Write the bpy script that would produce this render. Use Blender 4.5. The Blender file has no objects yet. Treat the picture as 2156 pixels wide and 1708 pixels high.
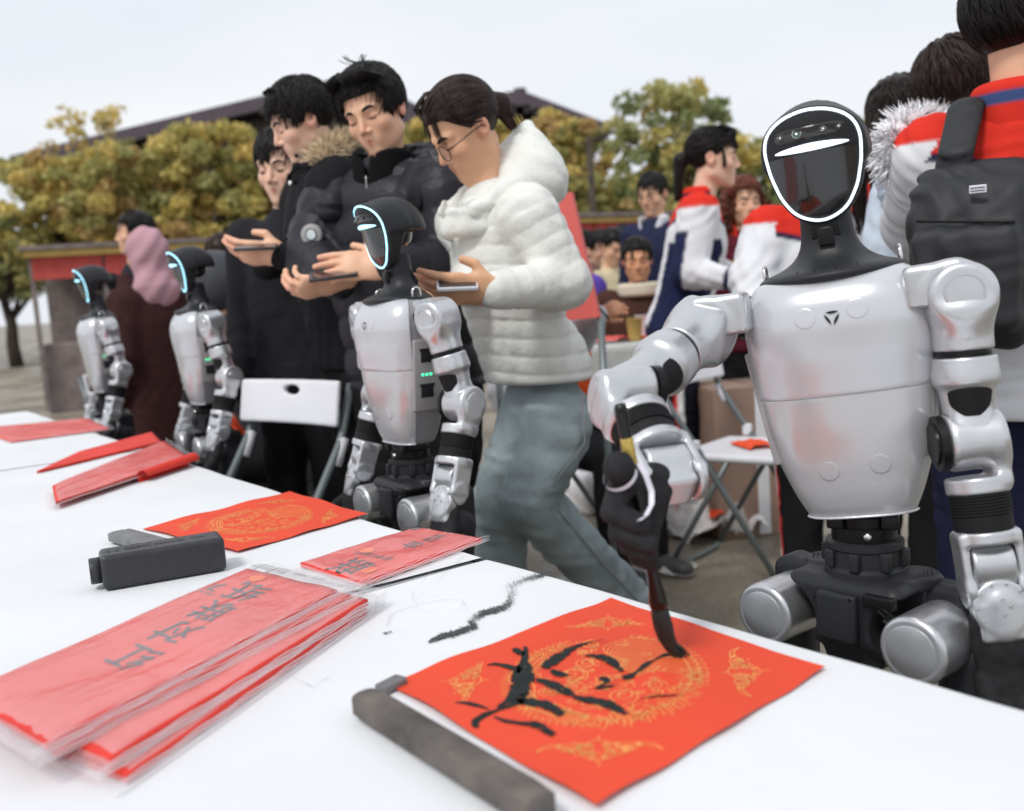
import bpy, bmesh, math, random
import numpy as np
from math import sin, cos, pi, radians, sqrt, atan2
from mathutils import Vector, Matrix, noise as mnoise
random.seed(7); np.random.seed(7)
C = bpy.context.scene.collection
SC = bpy.context.scene

# ------------------------------------------------------------------ camera
CAM_H = 1.10
FPX = 1000.0                       # focal length in pixels of a 1024 wide picture
PITCH = radians(6.75); ROLL = radians(3.9)
cam_d = bpy.data.cameras.new('camera'); cam = bpy.data.objects.new('camera', cam_d); C.objects.link(cam)
cam_d.sensor_width = 36.0; cam_d.lens = 36.0*FPX/1024.0
cam_d.clip_start = 0.02; cam_d.clip_end = 800
Rm = Matrix.Rotation(pi/2 - PITCH, 3, 'X') @ Matrix.Rotation(-ROLL, 3, 'Z')
cam.matrix_world = Matrix.Translation((0, 0, CAM_H)) @ Rm.to_4x4()
cam_d.dof.use_dof = True; cam_d.dof.focus_distance = 1.42; cam_d.dof.aperture_fstop = 4.0
SC.camera = cam
KX = 1024.0/2156.0                 # the measurements below were read off a 2156 px wide view
def ray(X, Y):
    return Rm @ Vector(((X*KX-512.0)/FPX, -(Y*KX-405.5)/FPX, -1.0))
def P(X, Y, d):                    # the point seen at (X, Y), d metres away along +Y
    r = ray(X, Y); return Vector((0, 0, CAM_H)) + r*(d/r.y)
def PT(X, Y, z):                   # the point seen at (X, Y) on the level z
    r = ray(X, Y); return Vector((0, 0, CAM_H)) + r*((z-CAM_H)/r.z)

# ------------------------------------------------------------------ sky, sun, exposure
W = bpy.data.worlds.new('World'); SC.world = W; W.use_nodes = True
nt = W.node_tree; nt.nodes.clear()
sky = nt.nodes.new('ShaderNodeTexSky'); sky.sky_type = 'NISHITA'; sky.sun_disc = False
SUN_EL, SUN_AZ = radians(52), radians(215)
sky.sun_elevation = SUN_EL; sky.sun_rotation = SUN_AZ; sky.dust_density = 3.0
tc = nt.nodes.new('ShaderNodeTexCoord'); mp = nt.nodes.new('ShaderNodeMapping'); mp.inputs['Scale'].default_value = (1.2, 1.2, 4)
nz = nt.nodes.new('ShaderNodeTexNoise'); nz.inputs['Scale'].default_value = 1.6; nz.inputs['Detail'].default_value = 4
rp = nt.nodes.new('ShaderNodeValToRGB')
rp.color_ramp.elements[0].position = .3; rp.color_ramp.elements[0].color = (8.3, 8.75, 9.5, 1)
rp.color_ramp.elements[1].position = .7; rp.color_ramp.elements[1].color = (9.7, 9.85, 10.1, 1)
mx = nt.nodes.new('ShaderNodeMixRGB'); mx.inputs[0].default_value = 0.93
bg = nt.nodes.new('ShaderNodeBackground'); bg.inputs['Strength'].default_value = 0.078
wo = nt.nodes.new('ShaderNodeOutputWorld')
L = nt.links.new
L(tc.outputs['Generated'], mp.inputs['Vector']); L(mp.outputs[0], nz.inputs['Vector']); L(nz.outputs['Fac'], rp.inputs[0])
L(sky.outputs[0], mx.inputs[1]); L(rp.outputs[0], mx.inputs[2]); L(mx.outputs[0], bg.inputs['Color']); L(bg.outputs[0], wo.inputs[0])
sd = bpy.data.lights.new('sun', 'SUN'); sd.energy = 1.5; sd.angle = radians(12); sd.color = (1, .97, .93)
so = bpy.data.objects.new('sun', sd); C.objects.link(so)
sdir = Vector((sin(SUN_AZ)*cos(SUN_EL), cos(SUN_AZ)*cos(SUN_EL), sin(SUN_EL)))   # towards the sun
so.rotation_euler = sdir.to_track_quat('Z', 'Y').to_euler(); so.location = (0, 0, 20)
SC.view_settings.view_transform = 'Standard'; SC.view_settings.look = 'None'
SC.view_settings.exposure = 0.38; SC.view_settings.gamma = 1.0; SC.view_settings.use_curve_mapping = False
SC.render.engine = 'CYCLES'; SC.cycles.max_bounces = 6; SC.cycles.use_denoising = True

# ------------------------------------------------------------------ materials
def mat(name, col, rough=.5, metal=0., noise=0., nscale=8., bump=0., bscale=30., coat=0., attr=False, spec=.5,
        emis=None, estr=0., alpha=1., trans=0., sheen=0., detail=4., ior=1.45, bdist=.01, rvar=0.):
    m = bpy.data.materials.new(name); m.use_nodes = True; t = m.node_tree; b = t.nodes['Principled BSDF']
    I = b.inputs
    I['Roughness'].default_value = rough; I['Metallic'].default_value = metal; I['Coat Weight'].default_value = coat
    I['Specular IOR Level'].default_value = spec; I['Alpha'].default_value = alpha; I['Transmission Weight'].default_value = trans
    I['Sheen Weight'].default_value = sheen; I['IOR'].default_value = ior
    I['Coat Roughness'].default_value = .2
    if emis: I['Emission Color'].default_value = (*emis, 1); I['Emission Strength'].default_value = estr
    src = None
    if attr:
        a = t.nodes.new('ShaderNodeVertexColor'); a.layer_name = 'Col'; src = a.outputs['Color']
    tcn = t.nodes.new('ShaderNodeTexCoord')
    if noise > 0:
        n = t.nodes.new('ShaderNodeTexNoise'); n.inputs['Scale'].default_value = nscale; n.inputs['Detail'].default_value = detail
        t.links.new(tcn.outputs['Object'], n.inputs['Vector'])
        mr = t.nodes.new('ShaderNodeMapRange'); mr.inputs[1].default_value = .3; mr.inputs[2].default_value = .7
        mr.inputs[3].default_value = 1-noise; mr.inputs[4].default_value = 1+noise*.6
        t.links.new(n.outputs['Fac'], mr.inputs[0])
        mm = t.nodes.new('ShaderNodeVectorMath'); mm.operation = 'MULTIPLY'
        if src: t.links.new(src, mm.inputs[0])
        else: mm.inputs[0].default_value = col
        t.links.new(mr.outputs[0], mm.inputs[1]); src = mm.outputs[0]
        if rvar > 0:
            m2 = t.nodes.new('ShaderNodeMapRange'); m2.inputs[3].default_value = rough-rvar; m2.inputs[4].default_value = rough+rvar
            m2.inputs[1].default_value = .3; m2.inputs[2].default_value = .7
            t.links.new(n.outputs['Fac'], m2.inputs[0]); t.links.new(m2.outputs[0], I['Roughness'])
    if src: t.links.new(src, I['Base Color'])
    else: I['Base Color'].default_value = (*col, 1)
    if bump > 0:
        n = t.nodes.new('ShaderNodeTexNoise'); n.inputs['Scale'].default_value = bscale; n.inputs['Detail'].default_value = 5
        t.links.new(tcn.outputs['Object'], n.inputs['Vector'])
        bp = t.nodes.new('ShaderNodeBump'); bp.inputs['Strength'].default_value = bump; bp.inputs['Distance'].default_value = bdist
        t.links.new(n.outputs['Fac'], bp.inputs['Height']); t.links.new(bp.outputs[0], I['Normal'])
    return m
M = {}
M['silver'] = mat('silver_paint', (.60, .61, .63), .32, .82, noise=.05, nscale=30, coat=.25, bump=.03, bscale=300, bdist=.001, rvar=.06)
M['shell'] = mat('pearl_shell', (.54, .555, .585), .25, .25, noise=.05, nscale=9, coat=.6, rvar=.06)
M['shell_low'] = mat('film_wrapped_shell', (.51, .515, .53), .24, .3, noise=.07, nscale=7, coat=.8, bump=.08, bscale=14, bdist=.003, rvar=.08)
M['sidegrey'] = mat('satin_grey', (.27, .27, .285), .42, .15, noise=.05, nscale=20)
M['panelgrey'] = mat('battery_grey', (.34, .335, .34), .45, .1, noise=.05, nscale=20)
M['dark'] = mat('matte_graphite', (.022, .023, .026), .44, 0, spec=.3, noise=.12, nscale=25, bump=.05, bscale=500, bdist=.0006)
M['black'] = mat('black_anodised', (.008, .008, .009), .30, .2, spec=.35, noise=.2, nscale=40)
M['gloss'] = mat('visor_gloss', (.006, .006, .007), .035, 0, coat=1.)
M['rubber'] = mat('black_rubber', (.010, .010, .011), .6, spec=.25, bump=.1, bscale=200, bdist=.001)
M['chrome'] = mat('polished_steel', (.75, .75, .74), .15, 1.)
M['steel'] = mat('screw_steel', (.45, .45, .46), .3, .9)
M['glow'] = mat('white_light', (.9, .95, 1), .4, emis=(.72, .86, 1), estr=1.35)
M['glowc'] = mat('cyan_light', (.5, .85, 1), .4, emis=(.35, .80, 1), estr=1.7)
M['led'] = mat('green_led', (.05, .9, .4), .4, emis=(.05, .9, .35), estr=1.6)
M['lens'] = mat('camera_lens', (.02, .03, .03), .08, coat=1., emis=(0, .35, .25), estr=.06)
M['glove'] = mat('knit_glove', (.020, .020, .022), .8, noise=.3, nscale=90, bump=.5, bscale=420, bdist=.0015, spec=.25)
M['tie'] = mat('white_elastic', (.72, .70, .78), .5)
M['cloth'] = mat('white_felt_cloth', (.70, .715, .735), .85, noise=.05, nscale=3, bump=.5, bscale=5, bdist=.012)
M['redpaper'] = mat('red_paper', (.72, .062, .022), .72, noise=.06, nscale=6, bump=.1, bscale=25, bdist=.002)
M['goldink'] = mat('gold_print', (.92, .45, .12), .5, .05, noise=.15, nscale=60)
M['ink'] = mat('black_ink', (.014, .020, .020), .6, spec=.2, noise=.35, nscale=60)
M['blackink'] = mat('dark_ink', (.02, .02, .022), .55)
M['plainred'] = mat('plain_red', (.70, .045, .03), .7, noise=.1, nscale=5)
M['chairw'] = mat('white_plastic', (.72, .73, .77), .38, noise=.05, nscale=6)
M['tube'] = mat('grey_green_tube', (.16, .185, .19), .35, .3, noise=.1)
M['skin'] = mat('skin', (.5, .3, .2), .48, attr=True, noise=.05, nscale=30, bump=.06, bscale=120, bdist=.002)
M['skin'].node_tree.nodes['Principled BSDF'].inputs['Subsurface Weight'].default_value = .12
M['skin'].node_tree.nodes['Principled BSDF'].inputs['Subsurface Radius'].default_value = (.012, .004, .002)
M['skin'].node_tree.nodes['Principled BSDF'].inputs['Subsurface Scale'].default_value = 1.
M['fabric'] = mat('fabric', (.5, .5, .5), .82, attr=True, noise=.08, nscale=14, bump=.25, bscale=24, bdist=.006, spec=.12)
M['puffer'] = mat('puffer_nylon', (.5, .5, .5), .46, attr=True, noise=.06, nscale=14, bump=.6, bscale=60, bdist=.004, spec=.25)
M['denim'] = mat('washed_denim', (.16, .21, .24), .85, attr=True, noise=.45, nscale=7, bump=.6, bscale=34, bdist=.008)
M['hair'] = mat('dark_hair', (.012, .010, .010), .42, spec=.18, attr=True, noise=.3, nscale=40)
M['fur'] = mat('fur', (.5, .4, .3), .9, attr=True, noise=.2, nscale=60)
M['glassy'] = mat('screen_glass', (.02, .022, .03), .07, coat=1.)
M['frame'] = mat('spectacle_frame', (.01, .01, .012), .25)
M['wood'] = mat('dark_wood', (.05, .028, .02), .6, noise=.3, nscale=3)
M['leather'] = mat('shoe', (.5, .5, .5), .6, attr=True)

# ------------------------------------------------------------------ object helpers
def setp(o, label=None, cat=None, group=None, kind=None):
    if label: o['label'] = label
    if cat: o['category'] = cat
    if group: o['group'] = group
    if kind: o['kind'] = kind
    return o
def thing(name, label, cat, loc=(0, 0, 0), rotz=0, group=None):
    o = bpy.data.objects.new(name, None); C.objects.link(o)
    o.location = loc; o.rotation_euler = (0, 0, rotz); o.empty_display_size = .05
    return setp(o, label, cat, group)
def link(name, me, m, parent=None, smooth=False, mw=None, label=None):
    o = bpy.data.objects.new(name, me); C.objects.link(o)
    if m is not None:
        me.materials.clear(); me.materials.append(m)
    if smooth:
        me.polygons.foreach_set('use_smooth', [True]*len(me.polygons))
    if parent: o.parent = parent
    if mw is not None: o.matrix_local = mw
    if label: o['label'] = label
    return o
def copy_thing(t, **kw):
    r = t.copy(); C.objects.link(r)
    for ch in list(t.children):
        c = ch.copy(); C.objects.link(c); c.parent = r
        for g in list(ch.children):
            d = g.copy(); C.objects.link(d); d.parent = c
    return r

class MB:
    """collects geometry for one mesh object"""
    def __init__(s): s.v = []; s.f = []; s.c = []; s.n = 0
    def add(s, vs, fs, col=None, T=None):
        vs = np.asarray(vs, dtype=float).reshape(-1, 3)
        if T is not None:
            A = np.array(T); vs = vs @ A[:3, :3].T + A[:3, 3]
        s.v.append(vs); s.f += [tuple(i+s.n for i in f) for f in fs]; s.n += len(vs)
        if col is None: col = (1, 1, 1)
        col = np.asarray(col, dtype=float)
        s.c.append(np.tile(col, (len(vs), 1)) if col.ndim == 1 else col)
        return s
    def box(s, c, size, T=None, bev=0., col=None, rz=0.):
        bm = bmesh.new(); bmesh.ops.create_cube(bm, size=1)
        bmesh.ops.scale(bm, vec=size, verts=bm.verts)
        if bev > 0: bmesh.ops.bevel(bm, geom=bm.edges[:], offset=bev, segments=3, profile=.5, affect='EDGES')
        if rz: bmesh.ops.rotate(bm, matrix=Matrix.Rotation(rz, 3, 'Z'), verts=bm.verts)
        bmesh.ops.translate(bm, vec=c, verts=bm.verts)
        bm.verts.index_update()
        s.add([v.co[:] for v in bm.verts], [[v.index for v in f.verts] for f in bm.faces], col, T); bm.free(); return s
    def tube(s, pts, r, n=8, T=None, cap=True, col=None, closed=False):
        pts = [Vector(p) for p in pts]; m = len(pts)
        rs = [r]*m if not hasattr(r, '__len__') else r
        vs = []; fs = []; up = None
        for i, p in enumerate(pts):
            if closed: d = (pts[(i+1) % m]-pts[i-1])
            else: d = pts[min(i+1, m-1)]-pts[max(i-1, 0)]
            if d.length < 1e-9: d = Vector((0, 0, 1))
            d.normalize()
            if up is None:
                up = Vector((0, 0, 1)) if abs(d.z) < .9 else Vector((1, 0, 0))
            a = d.cross(up)
            if a.length < 1e-6: a = d.orthogonal()
            a.normalize(); b = d.cross(a); b.normalize(); up = -b if False else a.cross(d)
            for k in range(n):
                t = 2*pi*k/n; vs.append(p + a*cos(t)*rs[i] + b*sin(t)*rs[i])
        R = m if closed else m-1
        for i in range(R):
            for k in range(n):
                j = (i+1) % m
                fs.append((i*n+k, i*n+(k+1) % n, j*n+(k+1) % n, j*n+k))
        if cap and not closed:
            fs.append(tuple(range(n))[::-1]); fs.append(tuple((m-1)*n+k for k in range(n)))
        s.add([v[:] for v in vs], fs, col, T); return s
    def lathe(s, prof, n=32, T=None, col=None, sx=1., sy=1.):
        """prof: list of (r, z), rotated round Z"""
        vs = []; fs = []
        for r, z in prof:
            for k in range(n):
                t = 2*pi*k/n; vs.append((r*cos(t)*sx, r*sin(t)*sy, z))
        m = len(prof)
        for i in range(m-1):
            for k in range(n):
                fs.append((i*n+k, i*n+(k+1) % n, (i+1)*n+(k+1) % n, (i+1)*n+k))
        if prof[0][0] > 1e-6: fs.append(tuple(range(n))[::-1])
        if prof[-1][0] > 1e-6: fs.append(tuple((m-1)*n+k for k in range(n)))
        s.add(vs, fs, col, T); return s
    def prism(s, outline, z0, z1, T=None, col=None):
        n = len(outline)
        vs = [(x, y, z0) for x, y in outline]+[(x, y, z1) for x, y in outline]
        fs = [tuple(range(n))[::-1], tuple(range(n, 2*n))]+[(i, (i+1) % n, n+(i+1) % n, n+i) for i in range(n)]
        s.add(vs, fs, col, T); return s
    def poly(s, pts, col=None, T=None):
        s.add(pts, [tuple(range(len(pts)))], col, T); return s
    def grid(s, fn, nu, nv, T=None, col=None, wrapu=False):
        vs = [fn(i/(nu-1 if not wrapu else nu), j/(nv-1)) for j in range(nv) for i in range(nu)]
        fs = [(j*nu+i, j*nu+(i+1) % nu, (j+1)*nu+(i+1) % nu, (j+1)*nu+i) for j in range(nv-1) for i in range(nu if wrapu else nu-1)]
        s.add(vs, fs, col, T); return s
    def mesh(s, name='mesh'):
        me = bpy.data.meshes.new(name)
        V = np.vstack(s.v); me.from_pydata(V.tolist(), [], s.f)
        ca = me.color_attributes.new('Col', 'FLOAT_COLOR', 'POINT')
        cc = np.ones((len(V), 4), dtype=np.float32); cc[:, :3] = np.vstack(s.c)
        ca.data.foreach_set('color', cc.ravel())
        me.validate(); me.update(); return me
    def obj(s, name, m, parent=None, smooth=False, mw=None, label=None):
        return link(name, s.mesh(name), m, parent, smooth, mw, label)

def autosmooth(o, ang=40):
    me = o.data
    me.polygons.foreach_set('use_smooth', [True]*len(me.polygons))
    me.set_sharp_from_angle(angle=radians(ang)); return o

# ------------------------------------------------------------------ solids from distance functions (numpy + surface nets)
def nrm(v):
    v = np.asarray(v, dtype=np.float32); return v/max(1e-9, float(np.linalg.norm(v)))
def smin(a, b, k):
    if k <= 0: return np.minimum(a, b)
    h = np.clip(.5+.5*(b-a)/k, 0, 1); return b+(a-b)*h-k*h*(1-h)
def smax(a, b, k): return -smin(-a, -b, k)
def s_ell(Q, c, r, R=None):
    x, y, z = Q[0]-c[0], Q[1]-c[1], Q[2]-c[2]
    if R is not None:
        R = np.asarray(R); x, y, z = (R[0, 0]*x+R[1, 0]*y+R[2, 0]*z, R[0, 1]*x+R[1, 1]*y+R[2, 1]*z, R[0, 2]*x+R[1, 2]*y+R[2, 2]*z)
    k0 = np.sqrt((x/r[0])**2+(y/r[1])**2+(z/r[2])**2)
    k1 = np.sqrt((x/r[0]**2)**2+(y/r[1]**2)**2+(z/r[2]**2)**2)+1e-9
    return k0*(k0-1)/k1
def s_cap(Q, a, b, ra, rb=None, fd=None, fl=1., prof=None):
    """tapered capsule; fd/fl flatten it along a direction; prof(h) adds to the radius"""
    if rb is None: rb = ra
    a = np.asarray(a, float); b = np.asarray(b, float); d = b-a; L2 = float(d @ d)+1e-12
    x, y, z = Q[0]-a[0], Q[1]-a[1], Q[2]-a[2]
    h = np.clip((x*d[0]+y*d[1]+z*d[2])/L2, 0, 1)
    x = x-h*d[0]; y = y-h*d[1]; z = z-h*d[2]
    r = ra+(rb-ra)*h
    if prof is not None: r = r+prof(h)
    if fd is not None:
        fd = nrm(fd); t = x*fd[0]+y*fd[1]+z*fd[2]
        q = t/fl - t
        x = x+fd[0]*q; y = y+fd[1]*q; z = z+fd[2]*q
        D = np.sqrt(x*x+y*y+z*z)
        return (D-r)*min(1., fl)
    return np.sqrt(x*x+y*y+z*z)-r
def s_box(Q, c, hs, r=0., R=None):
    x, y, z = Q[0]-c[0], Q[1]-c[1], Q[2]-c[2]
    if R is not None:
        R = np.asarray(R); x, y, z = (R[0, 0]*x+R[1, 0]*y+R[2, 0]*z, R[0, 1]*x+R[1, 1]*y+R[2, 1]*z, R[0, 2]*x+R[1, 2]*y+R[2, 2]*z)
    x, y, z = np.abs(x)-hs[0]+r, np.abs(y)-hs[1]+r, np.abs(z)-hs[2]+r
    return np.sqrt(np.maximum(x, 0)**2+np.maximum(y, 0)**2+np.maximum(z, 0)**2)+np.minimum(np.maximum(x, np.maximum(y, z)), 0)-r
def s_cyl(Q, c, ax, rad, hh, r=0.):
    """cylinder with axis 0/1/2"""
    q = [Q[i]-c[i] for i in range(3)]; t = q.pop(ax)
    u = np.sqrt(q[0]**2+q[1]**2)-rad+r; w = np.abs(t)-hh+r
    return np.sqrt(np.maximum(u, 0)**2+np.maximum(w, 0)**2)+np.minimum(np.maximum(u, w), 0)-r
def s_path(Q, pts, rs, k=.0, **kw):
    d = None
    for i in range(len(pts)-1):
        e = s_cap(Q, pts[i], pts[i+1], rs[i], rs[i+1], **kw); d = e if d is None else (np.minimum(d, e) if k == 0 else smin(d, e, k))
    return d

def surf(f, lo, hi, h, proj=2, close=True):
    """surface nets: returns vertices and quads of f = 0"""
    lo = np.asarray(lo, float)-2*h; hi = np.asarray(hi, float)+2*h
    n = np.ceil((hi-lo)/h).astype(int)+1
    ax = [np.arange(n[i])*h+lo[i] for i in range(3)]
    # coarse pass so that only blocks near the surface are evaluated
    B = 8
    V = np.full(n, 1., dtype=np.float32)
    nb = [int(math.ceil((n[i]-1)/B)) for i in range(3)]
    cc = np.meshgrid(*[lo[i]+h*(np.arange(nb[i])*B+B/2) for i in range(3)], indexing='ij')
    D = f([c.astype(np.float32) for c in cc]); rad = h*B*.87*1.9+.004
    V[...] = np.repeat(np.repeat(np.repeat(np.sign(D), B, 0), B, 1), B, 2)[:n[0], :n[1], :n[2]] if min(nb) > 0 and all(nb[i]*B >= n[i] for i in range(3)) else 1.
    if not all(nb[i]*B >= n[i] for i in range(3)):
        big = np.repeat(np.repeat(np.repeat(np.sign(D), B, 0), B, 1), B, 2)
        pad = [(0, max(0, n[i]-big.shape[i])) for i in range(3)]
        V[...] = np.pad(big, pad, mode='edge')[:n[0], :n[1], :n[2]]
    act = np.argwhere(np.abs(D) < rad)
    if len(act) == 0: raise RuntimeError('empty surface')
    off = np.stack(np.meshgrid(np.arange(B+1), np.arange(B+1), np.arange(B+1), indexing='ij'), -1).reshape(-1, 3)
    CH = 400
    for s in range(0, len(act), CH):
        idx = (act[s:s+CH, None, :]*B+off[None]).reshape(-1, 3)
        ok = (idx < n).all(1); idx = idx[ok]
        Q = [ax[i][idx[:, i]].astype(np.float32) for i in range(3)]
        V[idx[:, 0], idx[:, 1], idx[:, 2]] = f(Q)
    V[0] = V[-1] = 1; V[:, 0] = V[:, -1] = 1; V[:, :, 0] = V[:, :, -1] = 1
    S = V < 0
    cnt = np.zeros(n-1, dtype=np.int8)
    for dx in (0, 1):
        for dy in (0, 1):
            for dz in (0, 1):
                cnt += S[dx:n[0]-1+dx, dy:n[1]-1+dy, dz:n[2]-1+dz]
    cells = np.argwhere((cnt > 0) & (cnt < 8))
    idm = np.full(n-1, -1, dtype=np.int64); idm[cells[:, 0], cells[:, 1], cells[:, 2]] = np.arange(len(cells))
    acc = np.zeros((len(cells), 3)); num = np.zeros(len(cells))
    cor = [(a, b, c) for a in (0, 1) for b in (0, 1) for c in (0, 1)]
    cv = {k: V[cells[:, 0]+k[0], cells[:, 1]+k[1], cells[:, 2]+k[2]] for k in cor}
    for k in cor:
        for a in range(3):
            if k[a] == 0:
                k2 = tuple(1 if i == a else k[i] for i in range(3))
                v1, v2 = cv[k], cv[k2]; m = (v1 < 0) != (v2 < 0)
                t = np.where(m, v1/(np.where(v1 == v2, 1, v1-v2)), 0)
                p = np.zeros((len(cells), 3)); p[:] = k; p[:, a] += t
                acc += p*m[:, None]; num += m
    vs = (cells+acc/np.maximum(num, 1)[:, None])*h+lo
    quads = []
    for a in range(3):
        b, c = (a+1) % 3, (a+2) % 3
        sl1 = [slice(None)]*3; sl2 = [slice(None)]*3; sl1[a] = slice(0, -1); sl2[a] = slice(1, None)
        E = S[tuple(sl1)] != S[tuple(sl2)]; e = np.argwhere(E)
        e = e[(e[:, b] > 0) & (e[:, c] > 0) & (e[:, b] < n[b]-1) & (e[:, c] < n[c]-1)]
        if len(e) == 0: continue
        def g(db, dc):
            q = e.copy(); q[:, b] -= db; q[:, c] -= dc; return idm[q[:, 0], q[:, 1], q[:, 2]]
        q = np.stack([g(1, 1), g(0, 1), g(0, 0), g(1, 0)], 1)
        ins = S[e[:, 0], e[:, 1], e[:, 2]]
        q[~ins] = q[~ins][:, ::-1]
        quads.append(q)
    q = np.vstack(quads); q = q[(q >= 0).all(1)]
    eps = h*.3
    for _ in range(proj):
        Q = [vs[:, i] for i in range(3)]; d = f(Q); g = []
        for i in range(3):
            Q2 = list(Q); Q2[i] = Q[i]+eps; g.append((f(Q2)-d)/eps)
        g = np.stack(g, 1); gg = (g*g).sum(1); st = d/np.maximum(gg, .2)
        st = np.clip(st, -h*.6, h*.6); vs = vs-g*st[:, None]
    return vs, q
def sdf_mb(f, lo, hi, h, colf=None, T=None, mb=None, proj=2):
    vs, q = surf(f, lo, hi, h, proj)
    col = None
    if callable(colf): col = colf(vs)
    elif colf is not None: col = colf
    mb = mb or MB(); mb.add(vs, q.tolist(), col, T); return mb
# ================================================================== SETTING
def ground_material():
    m = bpy.data.materials.new('worn_concrete'); m.use_nodes = True; t = m.node_tree; b = t.nodes['Principled BSDF']
    tcn = t.nodes.new('ShaderNodeTexCoord')
    def N(s, d, dist=0):
        n = t.nodes.new('ShaderNodeTexNoise'); n.inputs['Scale'].default_value = s; n.inputs['Detail'].default_value = d
        n.inputs['Distortion'].default_value = dist; t.links.new(tcn.outputs['Object'], n.inputs['Vector']); return n.outputs['Fac']
    r1 = t.nodes.new('ShaderNodeValToRGB'); t.links.new(N(1.1, 8, .6), r1.inputs[0])
    e = r1.color_ramp.elements; e[0].position = .36; e[0].color = (.16, .138, .105, 1); e[1].position = .66; e[1].color = (.36, .318, .255, 1)
    r2 = t.nodes.new('ShaderNodeValToRGB'); t.links.new(N(45, 3), r2.inputs[0])
    e = r2.color_ramp.elements; e[0].position = .35; e[0].color = (.72, .72, .72, 1); e[1].position = .7; e[1].color = (1.08, 1.08, 1.08, 1)
    mu = t.nodes.new('ShaderNodeMixRGB'); mu.blend_type = 'MULTIPLY'; mu.inputs[0].default_value = 1
    t.links.new(r1.outputs[0], mu.inputs[1]); t.links.new(r2.outputs[0], mu.inputs[2]); t.links.new(mu.outputs[0], b.inputs['Base Color'])
    rr = t.nodes.new('ShaderNodeMapRange'); rr.inputs[1].default_value = .4; rr.inputs[2].default_value = .62; rr.inputs[3].default_value = .34; rr.inputs[4].default_value = .85
    t.links.new(N(.9, 5, 1.2), rr.inputs[0]); t.links.new(rr.outputs[0], b.inputs['Roughness'])
    bp = t.nodes.new('ShaderNodeBump'); bp.inputs['Strength'].default_value = .4; bp.inputs['Distance'].default_value = .004
    t.links.new(N(60, 6), bp.inputs['Height']); t.links.new(bp.outputs[0], b.inputs['Normal'])
    return m
M['ground'] = ground_material()
g = MB().poly([(-150, -60, 0), (150, -60, 0), (150, 240, 0), (-150, 240, 0)]).obj('ground', M['ground']); setp(g, kind='structure')

# ---- halls behind the trees
M['tile'] = mat('dark_roof_tile', (.045, .042, .050), .6, noise=.2, nscale=1)
M['eave'] = mat('eave_timber', (.030, .022, .024), .7, noise=.3, nscale=2)
M['purl'] = mat('fascia', (.085, .065, .080), .6, noise=.2, nscale=2)
M['plaster'] = mat('hall_wall', (.10, .085, .075), .8, noise=.3, nscale=1)
def hall(label, apexL, apexR, eaveL, eaveR, d, depth, wallh):
    """a tiled gable seen end-on: rake edges run from the ridge down to each side"""
    t = thing('temple_hall', label, 'building', (0, 0, 0))
    A = P(*apexL, d); El = P(*eaveL, d); Er = P(*eaveR, d)
    for E, sgn in ((El, -1), (Er, 1)):
        mb = MB(); n = 26
        # slope with tile ribs
        for i in range(n):
            f0, f1 = i/n, (i+.55)/n
            y0, y1 = d-1.2+depth*f0, d-1.2+depth*f1
            a = Vector((A.x, 0, A.z)); e = Vector((E.x, 0, E.z))
            for (ya, yb, lift) in ((y0, y1, .06), (y1, d-1.2+depth*(i+1)/n, 0)):
                up = Vector((0, 0, lift))
                q = [a+up+Vector((0, ya, 0)), e+up+Vector((0, ya, 0)), e+up+Vector((0, yb, 0)), a+up+Vector((0, yb, 0))]
                dn = Vector((0, 0, -.22-lift)); vs = [v[:] for v in q]+[(v+dn)[:] for v in q]
                mb.add(vs, [(0, 1, 2, 3), (7, 6, 5, 4), (0, 4, 5, 1), (1, 5, 6, 2), (2, 6, 7, 3), (3, 7, 4, 0)])
        mb.obj('roof', M['tile'], t)
        fb = MB()
        a = A+Vector((0, -1.25, .10)); e = E+Vector((0, -1.25, .10)); dn = Vector((0, 0, -.42)); bk = Vector((0, .12, 0))
        vs = [a, e, e+dn, a+dn]; vs = vs+[v+bk for v in vs]
        fb.add([v[:] for v in vs], [(0, 1, 2, 3), (7, 6, 5, 4), (0, 4, 5, 1), (1, 5, 6, 2), (2, 6, 7, 3), (3, 7, 4, 0)])
        fb.obj('bargeboard', M['purl'], t)
        for k in range(9):
            f = (k+.6)/9.5; c = A.lerp(E, f); MB().box((c.x, d-.5, c.z-.36), (.16, 1.5, .22)).obj('purlin', M['eave'], t)
    ridge = MB().box((A.x, d-1.2+depth/2, A.z+.06), (.35, depth, .24), bev=.06); ridge.obj('ridge', M['tile'], t)
    w = MB(); zl = min(El.z, Er.z)
    xl, xr = El.x+.9, Er.x-.9
    pts = [(xl, d, 0), (xr, d, 0), (xr, d, Er.z-.1), (A.x, d, A.z-.3), (xl, d, El.z-.1)]
    vs = pts+[(x, y+depth-3, z) for x, y, z in pts]
    w.add(vs, [(0, 1, 2, 3, 4), (9, 8, 7, 6, 5), (0, 5, 6, 1), (1, 6, 7, 2), (3, 2, 7, 8), (4, 3, 8, 9), (0, 4, 9, 5)])
    w.obj('wall', M['plaster'], t)
    nb = max(3, int((xr-xl)/2.6))
    for i in range(nb+1):
        x = xl+(xr-xl)*i/nb
        MB().lathe([(.17, 0), (.17, zl-.2)], 10, T=Matrix.Translation((x, d-.35, 0))).obj('column', M['eave'], t, smooth=True)
        if i < nb:
            fr = MB().box((x+(xr-xl)/nb/2, d-.06, 1.5), ((xr-xl)/nb*.7, .12, 2.4)); fo = fr.obj('door_panel', M['wood'], t)
            MB().box((x+(xr-xl)/nb/2, d-.14, 2.1), ((xr-xl)/nb*.55, .05, .9)).obj('lattice', M['eave'], fo)
    return t
hall('large dark tiled hall roof rising behind the yellow trees at left', (760, 178), (760, 178), (60, 345), (1000, 300), 34, 16, 5)
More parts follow.
